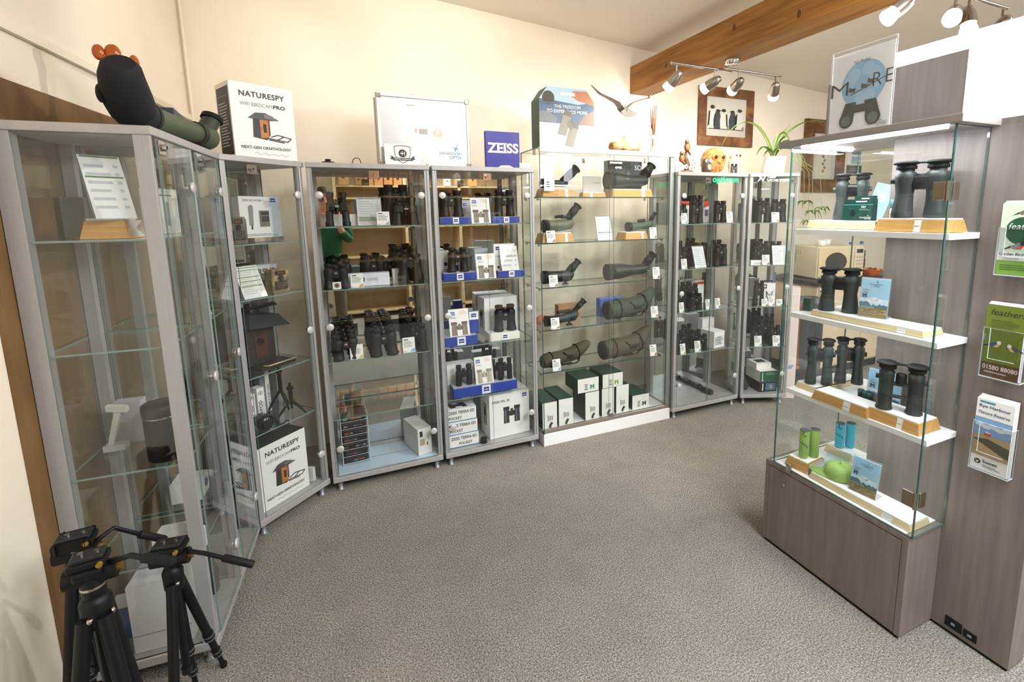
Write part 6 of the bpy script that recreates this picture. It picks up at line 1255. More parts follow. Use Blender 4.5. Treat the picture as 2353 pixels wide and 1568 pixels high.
# robins, owls and friends on the green-lettered cabinet
rb = thing('bird_figurine', 'figurine of two robins on a blossoming stump', 'ornament', (2.345, 2.90, ZT), 0); BR = mat('6b4a34', .5); OG = mat('c2672f', .5)
MB().lathe([(.055, 0), (.058, .008), (.05, .02), (.001, .022)], BR, 18).build('base', rb)
MB().tube([(.01, 0, .015), (.015, .0, .07), (-.005, 0, .12), (.0, 0, .155)], [.022, .018, .014, .008], noisemat('bark_brown', '4a3224', '7a5a40', 30, .7), 8).build('stump', rb)
def songbird(par, x, z, s, f):
    b = MB().sph((x, -.012, z), .026*s, BR, 14, 9, (.9, .85, 1.25)); b.sph((x+f*.004*s, -.024*s, z-.004), .021*s, OG, 12, 8, (.8, .6, 1.15)); b.sph((x+f*.008*s, -.018, z+.036*s), .016*s, BR, 12, 8); b.tube([(x+f*.02*s, -.024, z+.036*s), (x+f*.034*s, -.028, z+.034*s)], [.004*s, .0005], INK, 6); b.tube([(x-f*.012*s, -.0, z-.02*s), (x-f*.05*s, .01, z-.05*s)], [.008*s, .005*s], mat('54382a', .5), 6); b.build('robin', par)
songbird(rb, .0, .185, 1.0, -1); songbird(rb, -.045, .105, .95, -1)
b = MB(); 
for i, (x, z) in enumerate(((.035, .09), (.055, .07), (.03, .055), (.05, .04), (.02, .035), (-.02, .045))):
    for k in range(5): a = 2*PI*k/5; b.sph((x+.011*math.cos(a), -.03, z+.011*math.sin(a)), .008, mat('f0e6da', .6), 8, 5)
    b.sph((x, -.037, z), .005, GOLD, 8, 5)
b.build('blossom', rb)
tag(MB().box((-.04, 0, 0), (.035, .003, .075), mat('efe6cf', .6)).build('small_card', None, (2.235, 2.86, ZT)), 'small cream card beside the robin figurine', 'card')
def fur(name, c1, c2, sc_): return noisemat(name, c1, c2, sc_, .9, 5, .6)
ow = thing('toy_owl', 'fluffy orange toy owl, biggest of the toys on the green-lettered cabinet', 'toy', (2.60, 2.90, ZT), -.15)
rnd = random.Random(2); FUR = fur('ginger_plush', 'a8703c', 'd8a468', 60)
b = MB(); nn, kk = 30, 18; R = []
for i in range(kk+1):
    a = -PI/2+PI*i/kk; rr = max(.002, math.cos(a)); z = .095+.098*math.sin(a)
    R.append([((.092*rr+rnd.uniform(-.003, .004))*math.cos(2*PI*j/nn), (.075*rr+rnd.uniform(-.003, .004))*math.sin(2*PI*j/nn), max(.0, z+rnd.uniform(-.002, .002))) for j in range(nn)])
b.rings(R, FUR, False)
for i in range(700):
    a = rnd.uniform(0, 2*PI); t = rnd.uniform(-.8, 1.45); rr = math.cos(t); p = Vector((.092*rr*math.cos(a), .075*rr*math.sin(a), .095+.098*math.sin(t))); nrm = Vector((p.x, p.y, (p.z-.095))).normalized()
    if p.y < -.05 and .09 < p.z < .14 and abs(p.x) < .06: continue
    q = p+nrm*.012+Vector((rnd.uniform(-.006, .006), rnd.uniform(-.006, .006), -.005)); s_ = nrm.orthogonal().normalized()*.0022; b.add([tuple(p-s_), tuple(p+s_), tuple(q)], [(0, 1, 2)], FUR)
b.build('plush_body', ow)
for x in (-.026, .036): MB().lathe([(.027, 0), (.024, .006), (.001, .008)], mat('ea7a38', .5), 18, TR(x, -.068, .118)@RX(PI/2)).lathe([(.014, .006), (.011, .011), (.001, .012)], mat('2a120a', .2), 16, TR(x, -.068, .118)@RX(PI/2)).build('eye', ow)
MB().rings([[(.006+.026*k*math.cos(2*PI*j/10), -.072-.020*(1-k), .092-.020*(1-k)+.022*k*math.sin(2*PI*j/10)) for j in range(10)] for k in (1, .8, .4, .05)], mat('e0752a', .5)).build('beak', ow)
wo = thing('wooden_owl', 'small black and white carved owl in front of the fluffy orange one', 'ornament', (2.475, 2.83, ZT), -.2)
MB().lathe([(.028, 0), (.034, .02), (.034, .06), (.030, .085), (.020, .102), (.001, .106)], mat('4a3a30', .4), 18).build('body', wo); MB().sph((.006, -.012, .04), .030, noisemat('speckled_breast', 'efe6d2', 'cbb893', 40, .5), 14, 9, (.85, .85, 1.15)).build('breast', wo)
for x in (-.01, .016): MB().lathe([(.013, 0), (.011, .005), (.001, .006)], WHITE, 14, TR(x, -.024, .084)@RX(PI/2)).lathe([(.006, .005), (.001, .0075)], INK, 10, TR(x, -.024, .084)@RX(PI/2)).build('eye', wo)
mb_ = bino('tiny dark toy binoculars between the two toy owls', Vector((2.725, 2.815, ZT)), .06, .072, -.05, 'pocket', mat('3a3a3e', .5))
po = thing('toy_owl', 'cream and grey plush owl at the right of the green-lettered cabinet top', 'toy', (2.79, 2.88, ZT), -.2)
MB().lathe([(.035, 0), (.045, .02), (.047, .07), (.040, .11), (.001, .12)], fur('cream_plush', 'd9b48c', 'f0dcc0', 60), 20).build('plush_body', po); MB().sph((0, 0, .135), .040, fur('grey_plush', 'a88868', 'dcc4a4', 60), 18, 11, (1, .9, .95)).build('head', po)
for x in (-.004, .024): MB().lathe([(.008, 0), (.006, .004), (.001, .005)], mat('3a1e10', .2), 12, TR(x, -.034, .138)@RX(PI/2)).build('eye', po)
for s in (-1, 1): MB().sph((s*.040, .0, .075), .020, fur('grey_plush', 'a88868', 'dcc4a4', 60), 12, 8, (.5, .9, 2)).build('wing', po)
# spider plant
PX, PY = 3.10, 2.80
pl = thing('potted_plant', 'spider plant in a square white pot on the narrow angled cabinet', 'plant', (PX, PY, ZT), 0)
POT = noisemat('white_pot', 'efe4da', 'f4ece4', 40, .6, 2, .2)
b = MB(); n = 4; R = []
for r, z in ((.060, 0), (.068, .006), (.078, .125), (.080, .13), (.074, .13), (.070, .115)): R.append([(r*math.copysign(abs(math.cos(t))**.45, math.cos(t)), r*math.copysign(abs(math.sin(t))**.45, math.sin(t)), z) for t in [2*PI*j/28 for j in range(28)]])
b.rings(R, POT); b.build('pot', pl); MB().lathe([(.068, .112), (.04, .118), (.001, .12)], mat('3a2a20', .9), 16).build('soil', pl)
LG, LW_ = mat('5f7f3a', .5), mat('b9c48a', .5)
def blade(par, P0, P1, P2, P3, w):
    b = MB(); n = 12; P0, P1, P2, P3 = map(Vector, (P0, P1, P2, P3)); rows = []
    for i in range(n+1):
        t = i/n; p = P0*(1-t)**3+P1*3*t*(1-t)**2+P2*3*t*t*(1-t)+P3*t**3; d = (P1-P0)*(1-t)**2+(P2-P1)*2*t*(1-t)+(P3-P2)*t*t
        sd = d.cross(Vector((0, 0, 1))); sd = sd.normalized() if sd.length > 1e-5 else Vector((1, 0, 0)); up = sd.cross(d).normalized(); ww = w*(.55+.9*math.sin(PI*min(1, t*1.1+.12))**.8)*(1-t**3)+.0006
        rows.append((p, sd, up, ww))
    for a, c, m, h in ((-1, -.35, LG, .35), (-.35, .35, LW_, 0), (.35, 1, LG, .35)):
        top = [[tuple(p+sd*ww*a+up*ww*(abs(a)-.35)*.5), tuple(p+sd*ww*c+up*ww*(abs(c)-.35)*.5)] for p, sd, up, ww in rows]; k = len(top)
        vs = [q for r in top for q in r]+[(q[0], q[1], q[2]-.0012) for r in top for q in r]
        b.add(vs, [(2*i, 2*i+1, 2*i+3, 2*i+2) for i in range(k-1)]+[(2*k+2*i+2, 2*k+2*i+3, 2*k+2*i+1, 2*k+2*i) for i in range(k-1)], m, True)
    b.build('leaf', par)
def leafw(tip, rise, w=.008, start=(0, 0)):
    q = Vector(tip)-Vector((PX, PY, ZT)); s = Vector((start[0], start[1], .115)); blade(pl, s, s+Vector((q.x*.25, q.y*.25, rise)), s+Vector((q.x*.8, q.y*.8, rise*.95)), q, w)
for px, py, y, rise, w_l in ((1655, 345, 2.78, .34, .007), (1719, 385, 2.72, .12, .007), (1745, 378, 2.70, .10, .007), (1752, 372, 2.74, .08, .006), (1817, 280, 2.86, .22, .008), (1787, 298, 2.82, .15, .008), (1905, 285, 2.70, .33, .010), (1820, 390, 2.68, .27, .012), (1838, 395, 2.72, .20, .009), (1842, 360, 2.84, .15, .008), (1795, 358, 2.66, .09, .006), (1862, 430, 2.68, .16, .009), (1850, 400, 2.78, .18, .008), (1727, 395, 2.76, .13, .005)): leafw(aty(px, py, y), rise, w_l*1.5)
for i, (px, py) in enumerate(((1848, 468), (1868, 490), (1888, 482), (1858, 512))):
    Pc = aty(px, py, 2.70)-Vector((PX, PY, ZT)); MB().tube([(.05, -.03, .12), (.12, -.06, .15), (Pc.x*.9, Pc.y, .02), Pc], .0016, mat('b3b07a', .6), 5).build('runner', pl)
    rr = random.Random(i)
    for k in range(10): a = rr.uniform(0, 6.28); blade(pl, Pc, Pc+Vector((.03*math.cos(a), .03*math.sin(a), .04)), Pc+Vector((.06*math.cos(a), .04*math.sin(a), .01)), Pc+Vector((.085*math.cos(a), .05*math.sin(a), -.05+.05*rr.random())), .009)
# pictures on the back wall
def frame(label, x0, x1, z0, z1, bw, fn, rough=False):
    r = thing('framed_picture', label, 'picture', ((x0+x1)/2, YB-.03, z0)); W, H = x1-x0, z1-z0; b = MB(); rn = random.Random(4)
    for a0, a1, c0, c1 in ((-W/2, W/2, H-bw, H), (-W/2, W/2, 0, bw), (-W/2, -W/2+bw, bw, H-bw), (W/2-bw, W/2, bw, H-bw)): b.box((a0, 0, c0), (a1, .029, c1), DWOOD, .004)
    b.build('frame', r); p = MB().box((-W/2+bw, .014, bw), (W/2-bw, .02, H-bw), mat('d6cfc8', .6)); fn(p, W-2*bw, H-2*bw, bw); p.build('picture', r); MB().box((-W/2+bw, .010, bw), (W/2-bw, .012, H-bw), GLASS).build('glass', r)
def peng(b, w, h, z0):
    y = .0132
    b.quad(-w/2, z0, w/2, z0+h*.3, mat('c9bfb9', .6), y+.0004)
    for x, s, dark, f in ((-.36, .60, 0, 1), (-.22, .50, 1, 1), (-.06, .52, 0, -1), (.16, .50, 1, -1), (.32, .55, 0, 1)):
        X = w*x; S = h*s; Z = z0+h*.2
        b.poly([(X-w*.085, Z), (X+w*.085, Z), (X+w*.10, Z+S*.45), (X+w*.05, Z+S*.85), (X-w*.05, Z+S*.85), (X-w*.10, Z+S*.45)], mat('3a3f4c' if dark else 'ded8d0', .6), y-.0004*(1+x)); b.disc(X+f*w*.01, Z+S*.9, w*.055, INK, y-.001, 14, S*.085); b.poly([(X+f*w*.05, Z+S*.9), (X+f*w*.05, Z+S*.95), (X+f*w*.11, Z+S*.88)], INK, y-.0012)
        b.poly([(X-f*w*.10, Z+S*.1), (X-f*w*.06, Z+S*.12), (X-f*w*.04, Z+S*.75), (X-f*w*.08, Z+S*.7)], INK, y-.0012); b.poly([(X-w*.07, Z), (X+w*.07, Z), (X+w*.09, Z-h*.02), (X-w*.09, Z-h*.02)], INK, y-.0012)
    for x in (.05, .42): b.disc(w*x, z0+h*.22, w*.035, mat('8a8580', .6), y-.0014, 12, h*.06)
frame('penguin picture in a rustic brown wooden frame on the back wall', 2.92, 3.545, 2.10, 2.595, .082, peng)
def emb(b, w, h, z0):
    y = .0132; b.quad(-w*.36, z0+h*.02, w*.30, z0+h*.98, mat('e6ddcf', .7), y); b.quad(-w*.2, z0+h*.08, w*.14, z0+h*.92, mat('cfc2ae', .7), y-.0003); b.quad(-w*.19, z0+h*.09, w*.13, z0+h*.91, mat('e9e1d4', .7), y-.0005)
    for i, (x, z, c) in enumerate(((-.04, .82, 'a8663a'), (.04, .74, '8a6a44'), (-.06, .66, 'c08a54'), (.03, .58, 'c9803a'), (-.05, .5, '7a5a3a'), (.02, .42, 'a8663a'), (-.05, .34, '5a6a78'), (.03, .26, '8a5a3a'), (-.03, .18, 'c0502a'))): b.disc(w*x, z0+h*z, w*.06, mat(c, .7), y-.0008-.00004*i, 12, h*.035)
frame('embroidered bird panel in a wide dark wooden frame behind the plant', 4.235, 4.83, 1.70, 2.405, .13, emb)
ca = thing('wall_calendar', 'narrow white calendar sheet with blue pictures beside the dark wooden frame', 'calendar', (5.02, YB-.006, 1.99)); b = MB().box((-.12, 0, 0), (.10, .004, .16), PAPER); b.quad(-.06, .01, .09, .08, mat('8fb0c4', .6)); b.quad(-.06, .10, .09, .13, mat('5f86a8', .6)); b.build('sheet', ca)
tag(MB().box((-.12, 0, 0), (.11, .005, .085), mat('4a4a50', .5)).quad(-.08, .02, .06, .06, mat('77747a', .5)).build('wall_picture', None, (5.02, YB-.006, 1.895)), 'small dark picture below the narrow calendar', 'picture')
# ---------------------------------------------------------------- kitchen corner behind the lit showcase
WTZ = .895
kc = thing('kitchen_unit', 'cream kitchen cabinet with dark worktop edge behind the lit showcase', 'cabinet', (4.25, 3.17, 0))
b = MB().box((-.40, -.25, .08), (.85, .28, WTZ-.04), mat('e3c9ac', .5)); b.box((-.38, -.23, 0), (.83, .26, .08), DGREY); b.build('carcass', kc)
for i in range(2): d = MB().box((-.385+.61*i, -.268, .10), (.215+.61*i, -.251, WTZ-.06), mat('e8cfb2', .45), .003).build('door', kc); MB().cyl((.17+.10*i, -.28, .55), (.17+.10*i, -.28, .67), .005, STEEL, 10).build('door_handle', d)
MB().box((-.42, -.28, WTZ-.04), (.87, .29, WTZ), mat('3d3836', .4)).build('worktop', kc)
mw = thing('microwave', 'cream microwave oven with an oval dark door window behind the lit showcase', 'microwave', (4.20, 3.12, WTZ+.0006), -.2)
CRM = mat('ded0b4', .4); W, H, D = .50, .30, .36
b = MB().box((-W/2, -D/2, .012), (W/2, D/2, H), CRM, .008)
for x in (-.2, .2): b.cyl((x, -.12, 0), (x, -.12, .014), .015, BLACK, 10); b.cyl((x, .12, 0), (x, .12, .014), .015, BLACK, 10)
b.T = TR(-W/2, 0, 0)@RZ(-PI/2)
for j in range(4):
    for k in range(9 if j < 2 else 3): b.quad(-.13+.03*j, .25-.014*k, -.118+.03*j, .256-.014*k, mat('6a5f52', .6))
b.T = None; b.build('case', mw)
d = MB().box((-W/2+.01, -D/2-.012, .025), (W/2-.11, -D/2-.001, H-.012), mat('e0c9a0', .35), .006); d.disc(-.055, .158, .115, mat('3a3d42', .15), -D/2-.0128, 28, .088); d.build('door', mw)
k = MB().box((W/2-.105, -D/2-.012, .025), (W/2-.005, -D/2-.001, H-.012), CRM, .004); k.quad(W/2-.09, H-.065, W/2-.02, H-.03, INK, -D/2-.0125)
for i in range(5):
    for j in range(3): k.quad(W/2-.09+.026*j, .06+.032*i, W/2-.07+.026*j, .078+.032*i, mat('b7ab98', .5), -D/2-.0125)
k.build('control_panel', mw)
def bottle(label, P, liquid, lab, fill):
    r = thing('drink_bottle', label, 'bottle', P, 0)
    MB().lathe([(.038, 0), (.042, .01), (.042, .13), (.038, .15), (.042, .17), (.040, .22), (.016, .275), (.0135, .30)], glassmat('bottle_plastic', (.93, .95, .96)), 20, cap=True).build('bottle', r)
    MB().lathe([(.036, .006), (.0395, .012), (.0395, .13), (.036, .15), (.039, .165), (.039, fill), (.001, fill)], liquid, 18).build('drink', r); MB().lathe([(.0425, .06), (.0427, .061), (.0427, .135), (.0425, .136)], lab, 20, cap=False).build('label_band', r); MB().lathe([(.0155, .285), (.0155, .31), (.001, .311)], mat('3a6ab0', .4), 14).build('cap', r)
bottle('clear bottle of orange drink on the kitchen worktop', Vector((4.62, 3.17, WTZ+.0006)), mat('c97a1c', .2), mat('d8d8d4', .4), .20); bottle('clear bottle of dark cola on the kitchen worktop', Vector((4.80, 3.18, WTZ+.0006)), mat('2a1a1c', .2), mat('6a2028', .4), .22)
bw = thing('fruit_bowl', 'orange basket of wrapped sweets beside the bottles', 'basket', Vector((4.66, 2.985, WTZ+.0006)), 0)
MB().lathe([(.07, 0), (.075, .004), (.10, .055), (.105, .06), (.10, .06), (.072, .010), (.001, .008)], mat('d8682a', .5), 22).build('basket', bw)
rnd = random.Random(8)
for i in range(14): tag(MB().sph((0, 0, 0), .016, mat(('d88a3a', 'c0502a', 'e0b060', '8a4a2a')[i % 4], .35), 10, 6, (1.3, .8, .7)).build('wrapped_sweet', None, Vector((4.66+rnd.uniform(-.06, .06), 2.985+rnd.uniform(-.06, .06), WTZ+.030+.012*(i % 4))), rnd.uniform(0, 3)), 'wrapped sweet in the orange basket', 'sweet', 'wrapped sweets in the orange basket')
for i, (x, y) in enumerate(((4.06, 3.06), (4.17, 3.10), (4.27, 3.17))):
    r = thing('cup', 'white cup on top of the microwave, %s of three' % ('left', 'middle', 'right')[i], 'cup', Vector((x, y, WTZ+H+.0008)), .5*i, 'cups on the microwave'); MB().lathe([(.024, 0), (.034, .004), (.038, .05), (.036, .05), (.030, .008), (.001, .006)], WHITE, 18).build('cup_body', r); MB().tube([(.036, 0, .042), (.055, 0, .036), (.052, 0, .018), (.034, 0, .014)], .004, WHITE, 8).build('cup_handle', r)
# things on the floor right of the narrow cabinet
P = at(1825, 882, 0); bn = thing('banner_carton', 'tall white banner box with a blue bird beside the narrow cabinet', 'box', Vector((3.30, 2.72, 0)), -.6)
b = MB().box((-.05, -.04, 0), (.05, .04, .92), mat('efdcd8', .5)); bird(b, .0, .26, .06, mat('8fa8d0', .5), mat('8fa8d0', .5), mat('8fa8d0', .5))
b.v = [(x, y-.04 if abs(y) < .01 else y, z) for x, y, z in b.v]; b.build('box', bn)
bn = thing('roll_up_banner', 'blue lettered roll-up banner standing behind the narrow cabinet', 'banner', Vector((3.30, 3.10, 0)), -.75)
b = MB().box((-.16, -.005, .05), (.16, .005, 1.0), mat('2c5a94', .5)); vt = MB(); b.T = TR(.0, -.0055, 0); vtext(b, 'your horizons', .1, .2, .6, .07, mat('c8d4e4', .5)); b.T = None; b.build('banner', bn); MB().box((-.18, -.05, 0), (.18, .05, .05), ALU, .006).build('base', bn)
bg = thing('shoulder_bag', 'dark grey bag with a brown leather strap on the floor by the kitchen unit', 'bag', Vector((3.56, 2.80, 0)), -.7)
MB().box((-.13, -.10, 0), (.13, .10, .80), mat('3e3f44', .7), .03).build('bag', bg); MB().tube([(-.06, -.112, .78), (-.065, -.118, .5), (-.055, -.115, .24)], .012, mat('8a5030', .6), 8).lathe([(.014, 0), (.018, .004), (.014, .008)], mat('b9793a', .4), 12, TR(-.055, -.115, .22)@RX(PI/2)).build('strap', bg)
# ---------------------------------------------------------------- tripods in front of the nearest cabinet
def tripod(label, hub, feet, legr, head_z, handle, yaw, platform=(.05, .035), secs=2, text=None, lean=(0, 0)):
    r = thing('tripod', label, 'tripod', (hub[0], hub[1], 0), 0, 'black camera tripods'); hx, hy, hz = hub; TB = mat('070708', .5, 0, .35)
    o = Vector((hx, hy, 0))
    cbr = MB().cyl((0, 0, hz-.30), (0, 0, hz+.06), legr*.85, TB, 14).cyl((0, 0, hz-.32), (0, 0, hz-.30), legr*1.1, GUN, 14); cbr.build('center_column', r)
    sp = MB().lathe([(legr*1.3, -.05), (legr*2.0, -.035), (legr*2.1, .015), (legr*1.5, .03), (.001, .03)], TB, 18, TR(0, 0, hz)); sp.build('shoulder', r)
    for i, f in enumerate(feet):
        F_ = Vector(f)-o; d = Vector((F_.x, F_.y, 0)).normalized(); a = Vector((d.x*legr*1.9, d.y*legr*1.9, hz-.015)); q = F_-a
        l = MB().tube([a, a+q*.5, a+q*.62], [legr*1.08, legr*1.05, legr*1.05], TB, 14)
        l.tube([a+q*.60, a+q*.66], [legr*1.25]*2, mat('0e0f10', .6), 14); l.tube([a+q*.66, a+q*.80], [legr*.82]*2, TB, 12); l.tube([a+q*.79, a+q*.85], [legr*1.08]*2, mat('0e0f10', .6), 14); l.tube([a+q*.85, a+q*.955], [legr*.62]*2, TB, 12)
        for t in (.615, .65, .80, .84): l.tube([a+q*t, a+q*(t+.004)], [legr*1.28 if t < .7 else legr*1.1]*2, GREYT, 14)
        if i == 0 and text:
            m = a+q*.30; w = Vector((-FW.x, -FW.y, 0)).normalized(); zax = -q.normalized(); xax = w.cross(zax).normalized(); yax = zax.cross(xax)
            T = Matrix(((xax.x, -w.x, zax.x, 0), (xax.y, -w.y, zax.y, 0), (xax.z, -w.z, zax.z, 0), (0, 0, 0, 1)))
            old = l.T; l.T = Matrix.Translation(m+w*(legr*1.10))@T; vtext(l, text, .006, -.1, .12, .013, PAPER); l.T = old
        leg = l.build('leg', r)
        MB().tube([a+q*.95, F_+Vector((0, 0, .012)), F_+Vector((0, 0, .0008))], [legr*.7, legr*.85, legr*.8], RUBBER, 12).build('rubber_foot', leg)
        MB().lathe([(legr*.45, 0), (legr*.45, .006), (legr*.25, .008), (.001, .008)], STEEL, 12, Matrix.Translation(a+Vector((-d.y*legr*.9, d.x*legr*.9, .0)))@RZ(math.atan2(d.y, d.x)+PI)@RX(PI/2)).build('pivot_bolt', leg)
    h = MB(); h.T = TR(0, 0, hz)@RZ(yaw)
    h.lathe([(legr*1.5, .03), (legr*1.6, .04), (legr*1.6, .075), (legr*1.2, .085)], TB, 18); h.lathe([(legr*1.63, .05), (legr*1.66, .053), (legr*1.63, .056)], STEEL, 18)
    h.box((-.028, -.03, .08), (.028, .03, head_z-.02), TB, .008); h.cyl((-.045, 0, head_z-.045), (.045, 0, head_z-.045), .022, TB, 14); h.cyl((.045, 0, head_z-.045), (.055, 0, head_z-.045), .010, mat('8a6d2e', .4, .7), 12)
    h.build('pan_head', r)
    p = MB(); p.T = TR(0, 0, hz)@RZ(yaw); a, c = platform
    p.box((-a, -c, head_z-.02), (a, c, head_z-.004), TB, .004); p.box((-a*.85, -c*.75, head_z-.005), (a*.85, c*.75, head_z+.006), mat('1d1e20', .4), .003); p.cyl((-.012, 0, head_z+.005), (-.012, 0, head_z+.011), .006, STEEL, 12); p.cyl((a*.45, 0, head_z+.005), (a*.45, 0, head_z+.009), .005, STEEL, 12); p.cyl((a*.7, -c-.008, head_z-.012), (a*.7, -c, head_z-.012), .006, mat('a8842e', .4, .6), 10); p.build('quick_plate', r)
    if handle:
        q0 = Vector((math.cos(yaw)*a*.9, math.sin(yaw)*a*.9, hz+head_z-.03)); pts = [q0]+[Vector(v)-o for v in handle]; k = len(pts)
        MB().tube(pts[:-1]+[pts[-2]+(pts[-1]-pts[-2])*.08], .006, TB, 10).build('pan_arm', r); g = pts[-1]-pts[-2]; MB().tube([pts[-2], pts[-2]+g*.04, pts[-2]+g*.96, pts[-1]], [.0085, .0105, .0105, .0085], RUBBER, 14).build('pan_grip', r)
    return r
# right-hand small tripod: head at (392, 1250), hub at (400, 1325)
H3 = aty(398, 1322, 1.60)
tripod('small black tripod standing right of the other two before the left cabinet', H3, [at(515, 1532, 0), (H3.x+.0, H3.y-.19, 0), (H3.x-.03, H3.y+.15, 0)], .0120, .10, [aty(470, 1272, 1.56), aty(512, 1282, 1.55), aty(583, 1298, 1.53)], -.15, (.040, .028))
H2 = aty(222, 1392, 1.33)
tripod('black tripod in the middle of the three, wide ribbed collar below its head', H2, [(H2.x-.09, H2.y-.13, 0), (H2.x+.10, H2.y-.11, 0), (H2.x+.03, H2.y+.13, 0)], .0140, .125, [aty(300, 1277, 1.29), aty(330, 1282, 1.27), aty(398, 1290, 1.22)], .12, (.034, .026), text='BRAD')
H1 = aty(182, 1300, 1.60)
tripod('black tripod at the far left against the cream wall, tallest of the three', H1, [(H1.x-.05, H1.y-.14, 0), (H1.x+.07, H1.y-.09, 0), (H1.x-.08, H1.y+.13, 0)], .0125, .085, [aty(262, 1213, 1.62), aty(320, 1228, 1.67), aty(380, 1240, 1.71)], .10, (.042, .028))

# ---------------------------------------------------------------- photographer, seen only in the mirrors
SKIN = mat('c98f72', .55); SWEAT = noisemat('green_sweater', '1e4a2e', '2a5a3a', 60, .85, 3, .3); TROU = mat('6b5d50', .8); HAIRM = mat('3a2a20', .7)
pe = thing('person', 'man in a green sweater holding up a phone, seen reflected in the mirror', 'person', (-.06, -.30, 0), 0)
def skinned(name, verts, edges, radii, m, par, sub=2, root=0):
    bm = bmesh.new(); bm.verts.layers.skin.verify(); vs = [bm.verts.new(v) for v in verts]
    for a, b_ in edges: bm.edges.new((vs[a], vs[b_]))
    lay = bm.verts.layers.skin.verify()
    for i, v in enumerate(vs): v[lay].radius = radii[i] if isinstance(radii[i], tuple) else (radii[i], radii[i]); v[lay].use_root = (i == root)
    me = bpy.data.meshes.new(name); bm.to_mesh(me); bm.free(); o = put(name, me, par)
    o.modifiers.new('skin', 'SKIN').use_smooth_shade = True; s = o.modifiers.new('sub', 'SUBSURF'); s.levels = sub; s.render_levels = sub
    dg = bpy.context.evaluated_depsgraph_get(); nm = bpy.data.meshes.new_from_object(o.evaluated_get(dg)); o.modifiers.clear(); o.data = nm; nm.materials.clear(); nm.materials.append(m)
    nm.polygons.foreach_set('use_smooth', [True]*len(nm.polygons)); return o
# body: bare head, neck, forearm tips and hands are skin; clothing is laid over it
V = [(0, 0, 1.0), (0, -.01, 1.2), (0, 0, 1.42), (0, .01, 1.56), (0, .02, 1.66),
     (-.19, 0, 1.46), (-.24, -.03, 1.22), (-.10, .18, 1.36), (-.035, .235, 1.46),
     (.19, 0, 1.46), (.25, -.03, 1.22), (.16, .17, 1.36), (.125, .235, 1.48),
     (-.095, 0, .95), (-.10, .02, .52), (-.10, -.01, .10), (-.11, .12, .04), (.095, 0, .95), (.10, .02, .52), (.10, -.01, .10), (.11, .12, .04)]
E_ = [(0, 1), (1, 2), (2, 3), (3, 4), (2, 5), (5, 6), (6, 7), (7, 8), (2, 9), (9, 10), (10, 11), (11, 12), (0, 13), (13, 14), (14, 15), (15, 16), (0, 17), (17, 18), (18, 19), (19, 20)]
Rr = [(.15, .11), (.15, .11), (.17, .11), .06, .055, .065, .048, .036, .026, .065, .048, .036, .026, .085, .06, .045, .04, .085, .06, .045, .04]
skinned('body', V, E_, Rr, SKIN, pe)
skinned('sweater', [(0, 0, .92), (0, 0, 1.2), (0, 0, 1.43), (0, .01, 1.53), (-.20, 0, 1.45), (-.25, -.03, 1.21), (-.105, .17, 1.35), (.20, 0, 1.45), (.26, -.03, 1.21), (.165, .16, 1.35)], [(0, 1), (1, 2), (2, 3), (2, 4), (4, 5), (5, 6), (2, 7), (7, 8), (8, 9)], [(.185, .14), (.18, .135), (.19, .13), .075, .085, .065, .046, .085, .065, .046], SWEAT, pe)
skinned('trousers', [(0, 0, 1.0), (-.10, 0, .92), (-.105, .02, .52), (-.105, -.01, .09), (.10, 0, .92), (.105, .02, .52), (.105, -.01, .09)], [(0, 1), (1, 2), (2, 3), (0, 4), (4, 5), (5, 6)], [(.17, .125), .10, .075, .062, .10, .075, .062], TROU, pe)
hd = MB(); R = []
for i in range(15):
    t = i/14; z = 1.60+.26*t; prof = math.sin(PI*min(.999, .12+.86*t))**.55; wd = .078*prof*(.78+.22*min(1, t*2.2)); dp = .098*prof*(.85+.15*min(1, t*2))
    R.append([(wd*math.cos(2*PI*j/24), .03+dp*math.sin(2*PI*j/24)+(.012*(1-abs(t-.1)*4) if math.sin(2*PI*j/24) > .8 and t < .35 else 0), z) for j in range(24)])
hd.rings(R, SKIN)
hd.rings([[(w_*math.cos(2*PI*j/10), y+.012*math.sin(2*PI*j/10), z) for j in range(10)] for w_, y, z in ((.016, .128, 1.700), (.020, .138, 1.708), (.012, .136, 1.73), (.007, .126, 1.755))], SKIN)
for s in (-1, 1): hd.sph((s*.079, .03, 1.725), .02, SKIN, 10, 7, (.35, .8, 1.5))
hd.build('head', pe)
f = MB()
for s in (-1, 1): f.sph((s*.031, .113, 1.745), .011, mat('ece7e0', .3), 12, 8); f.sph((s*.031, .121, 1.745), .006, mat('3a2a1e', .2), 10, 6); f.tube([(s*.015, .126, 1.763), (s*.035, .124, 1.768), (s*.052, .112, 1.762)], .004, HAIRM, 6)
f.tube([(-.024, .118, 1.667), (0, .126, 1.665), (.024, .118, 1.667)], .005, mat('a8604e', .5), 8); f.build('face', pe)
hr = MB(); R = []
for i in range(9):
    t = i/8; z = 1.745+.125*math.sin(t*PI/2); k = math.cos(t*PI/2)
    R.append([((.084*k+.001)*math.cos(2*PI*j/24), .022+(.104*k+.001)*math.sin(2*PI*j/24), z+(.045*(1-t) if math.sin(2*PI*j/24) > .35 else 0)) for j in range(24)])
hr.rings(R, HAIRM); hr.build('hair', pe)
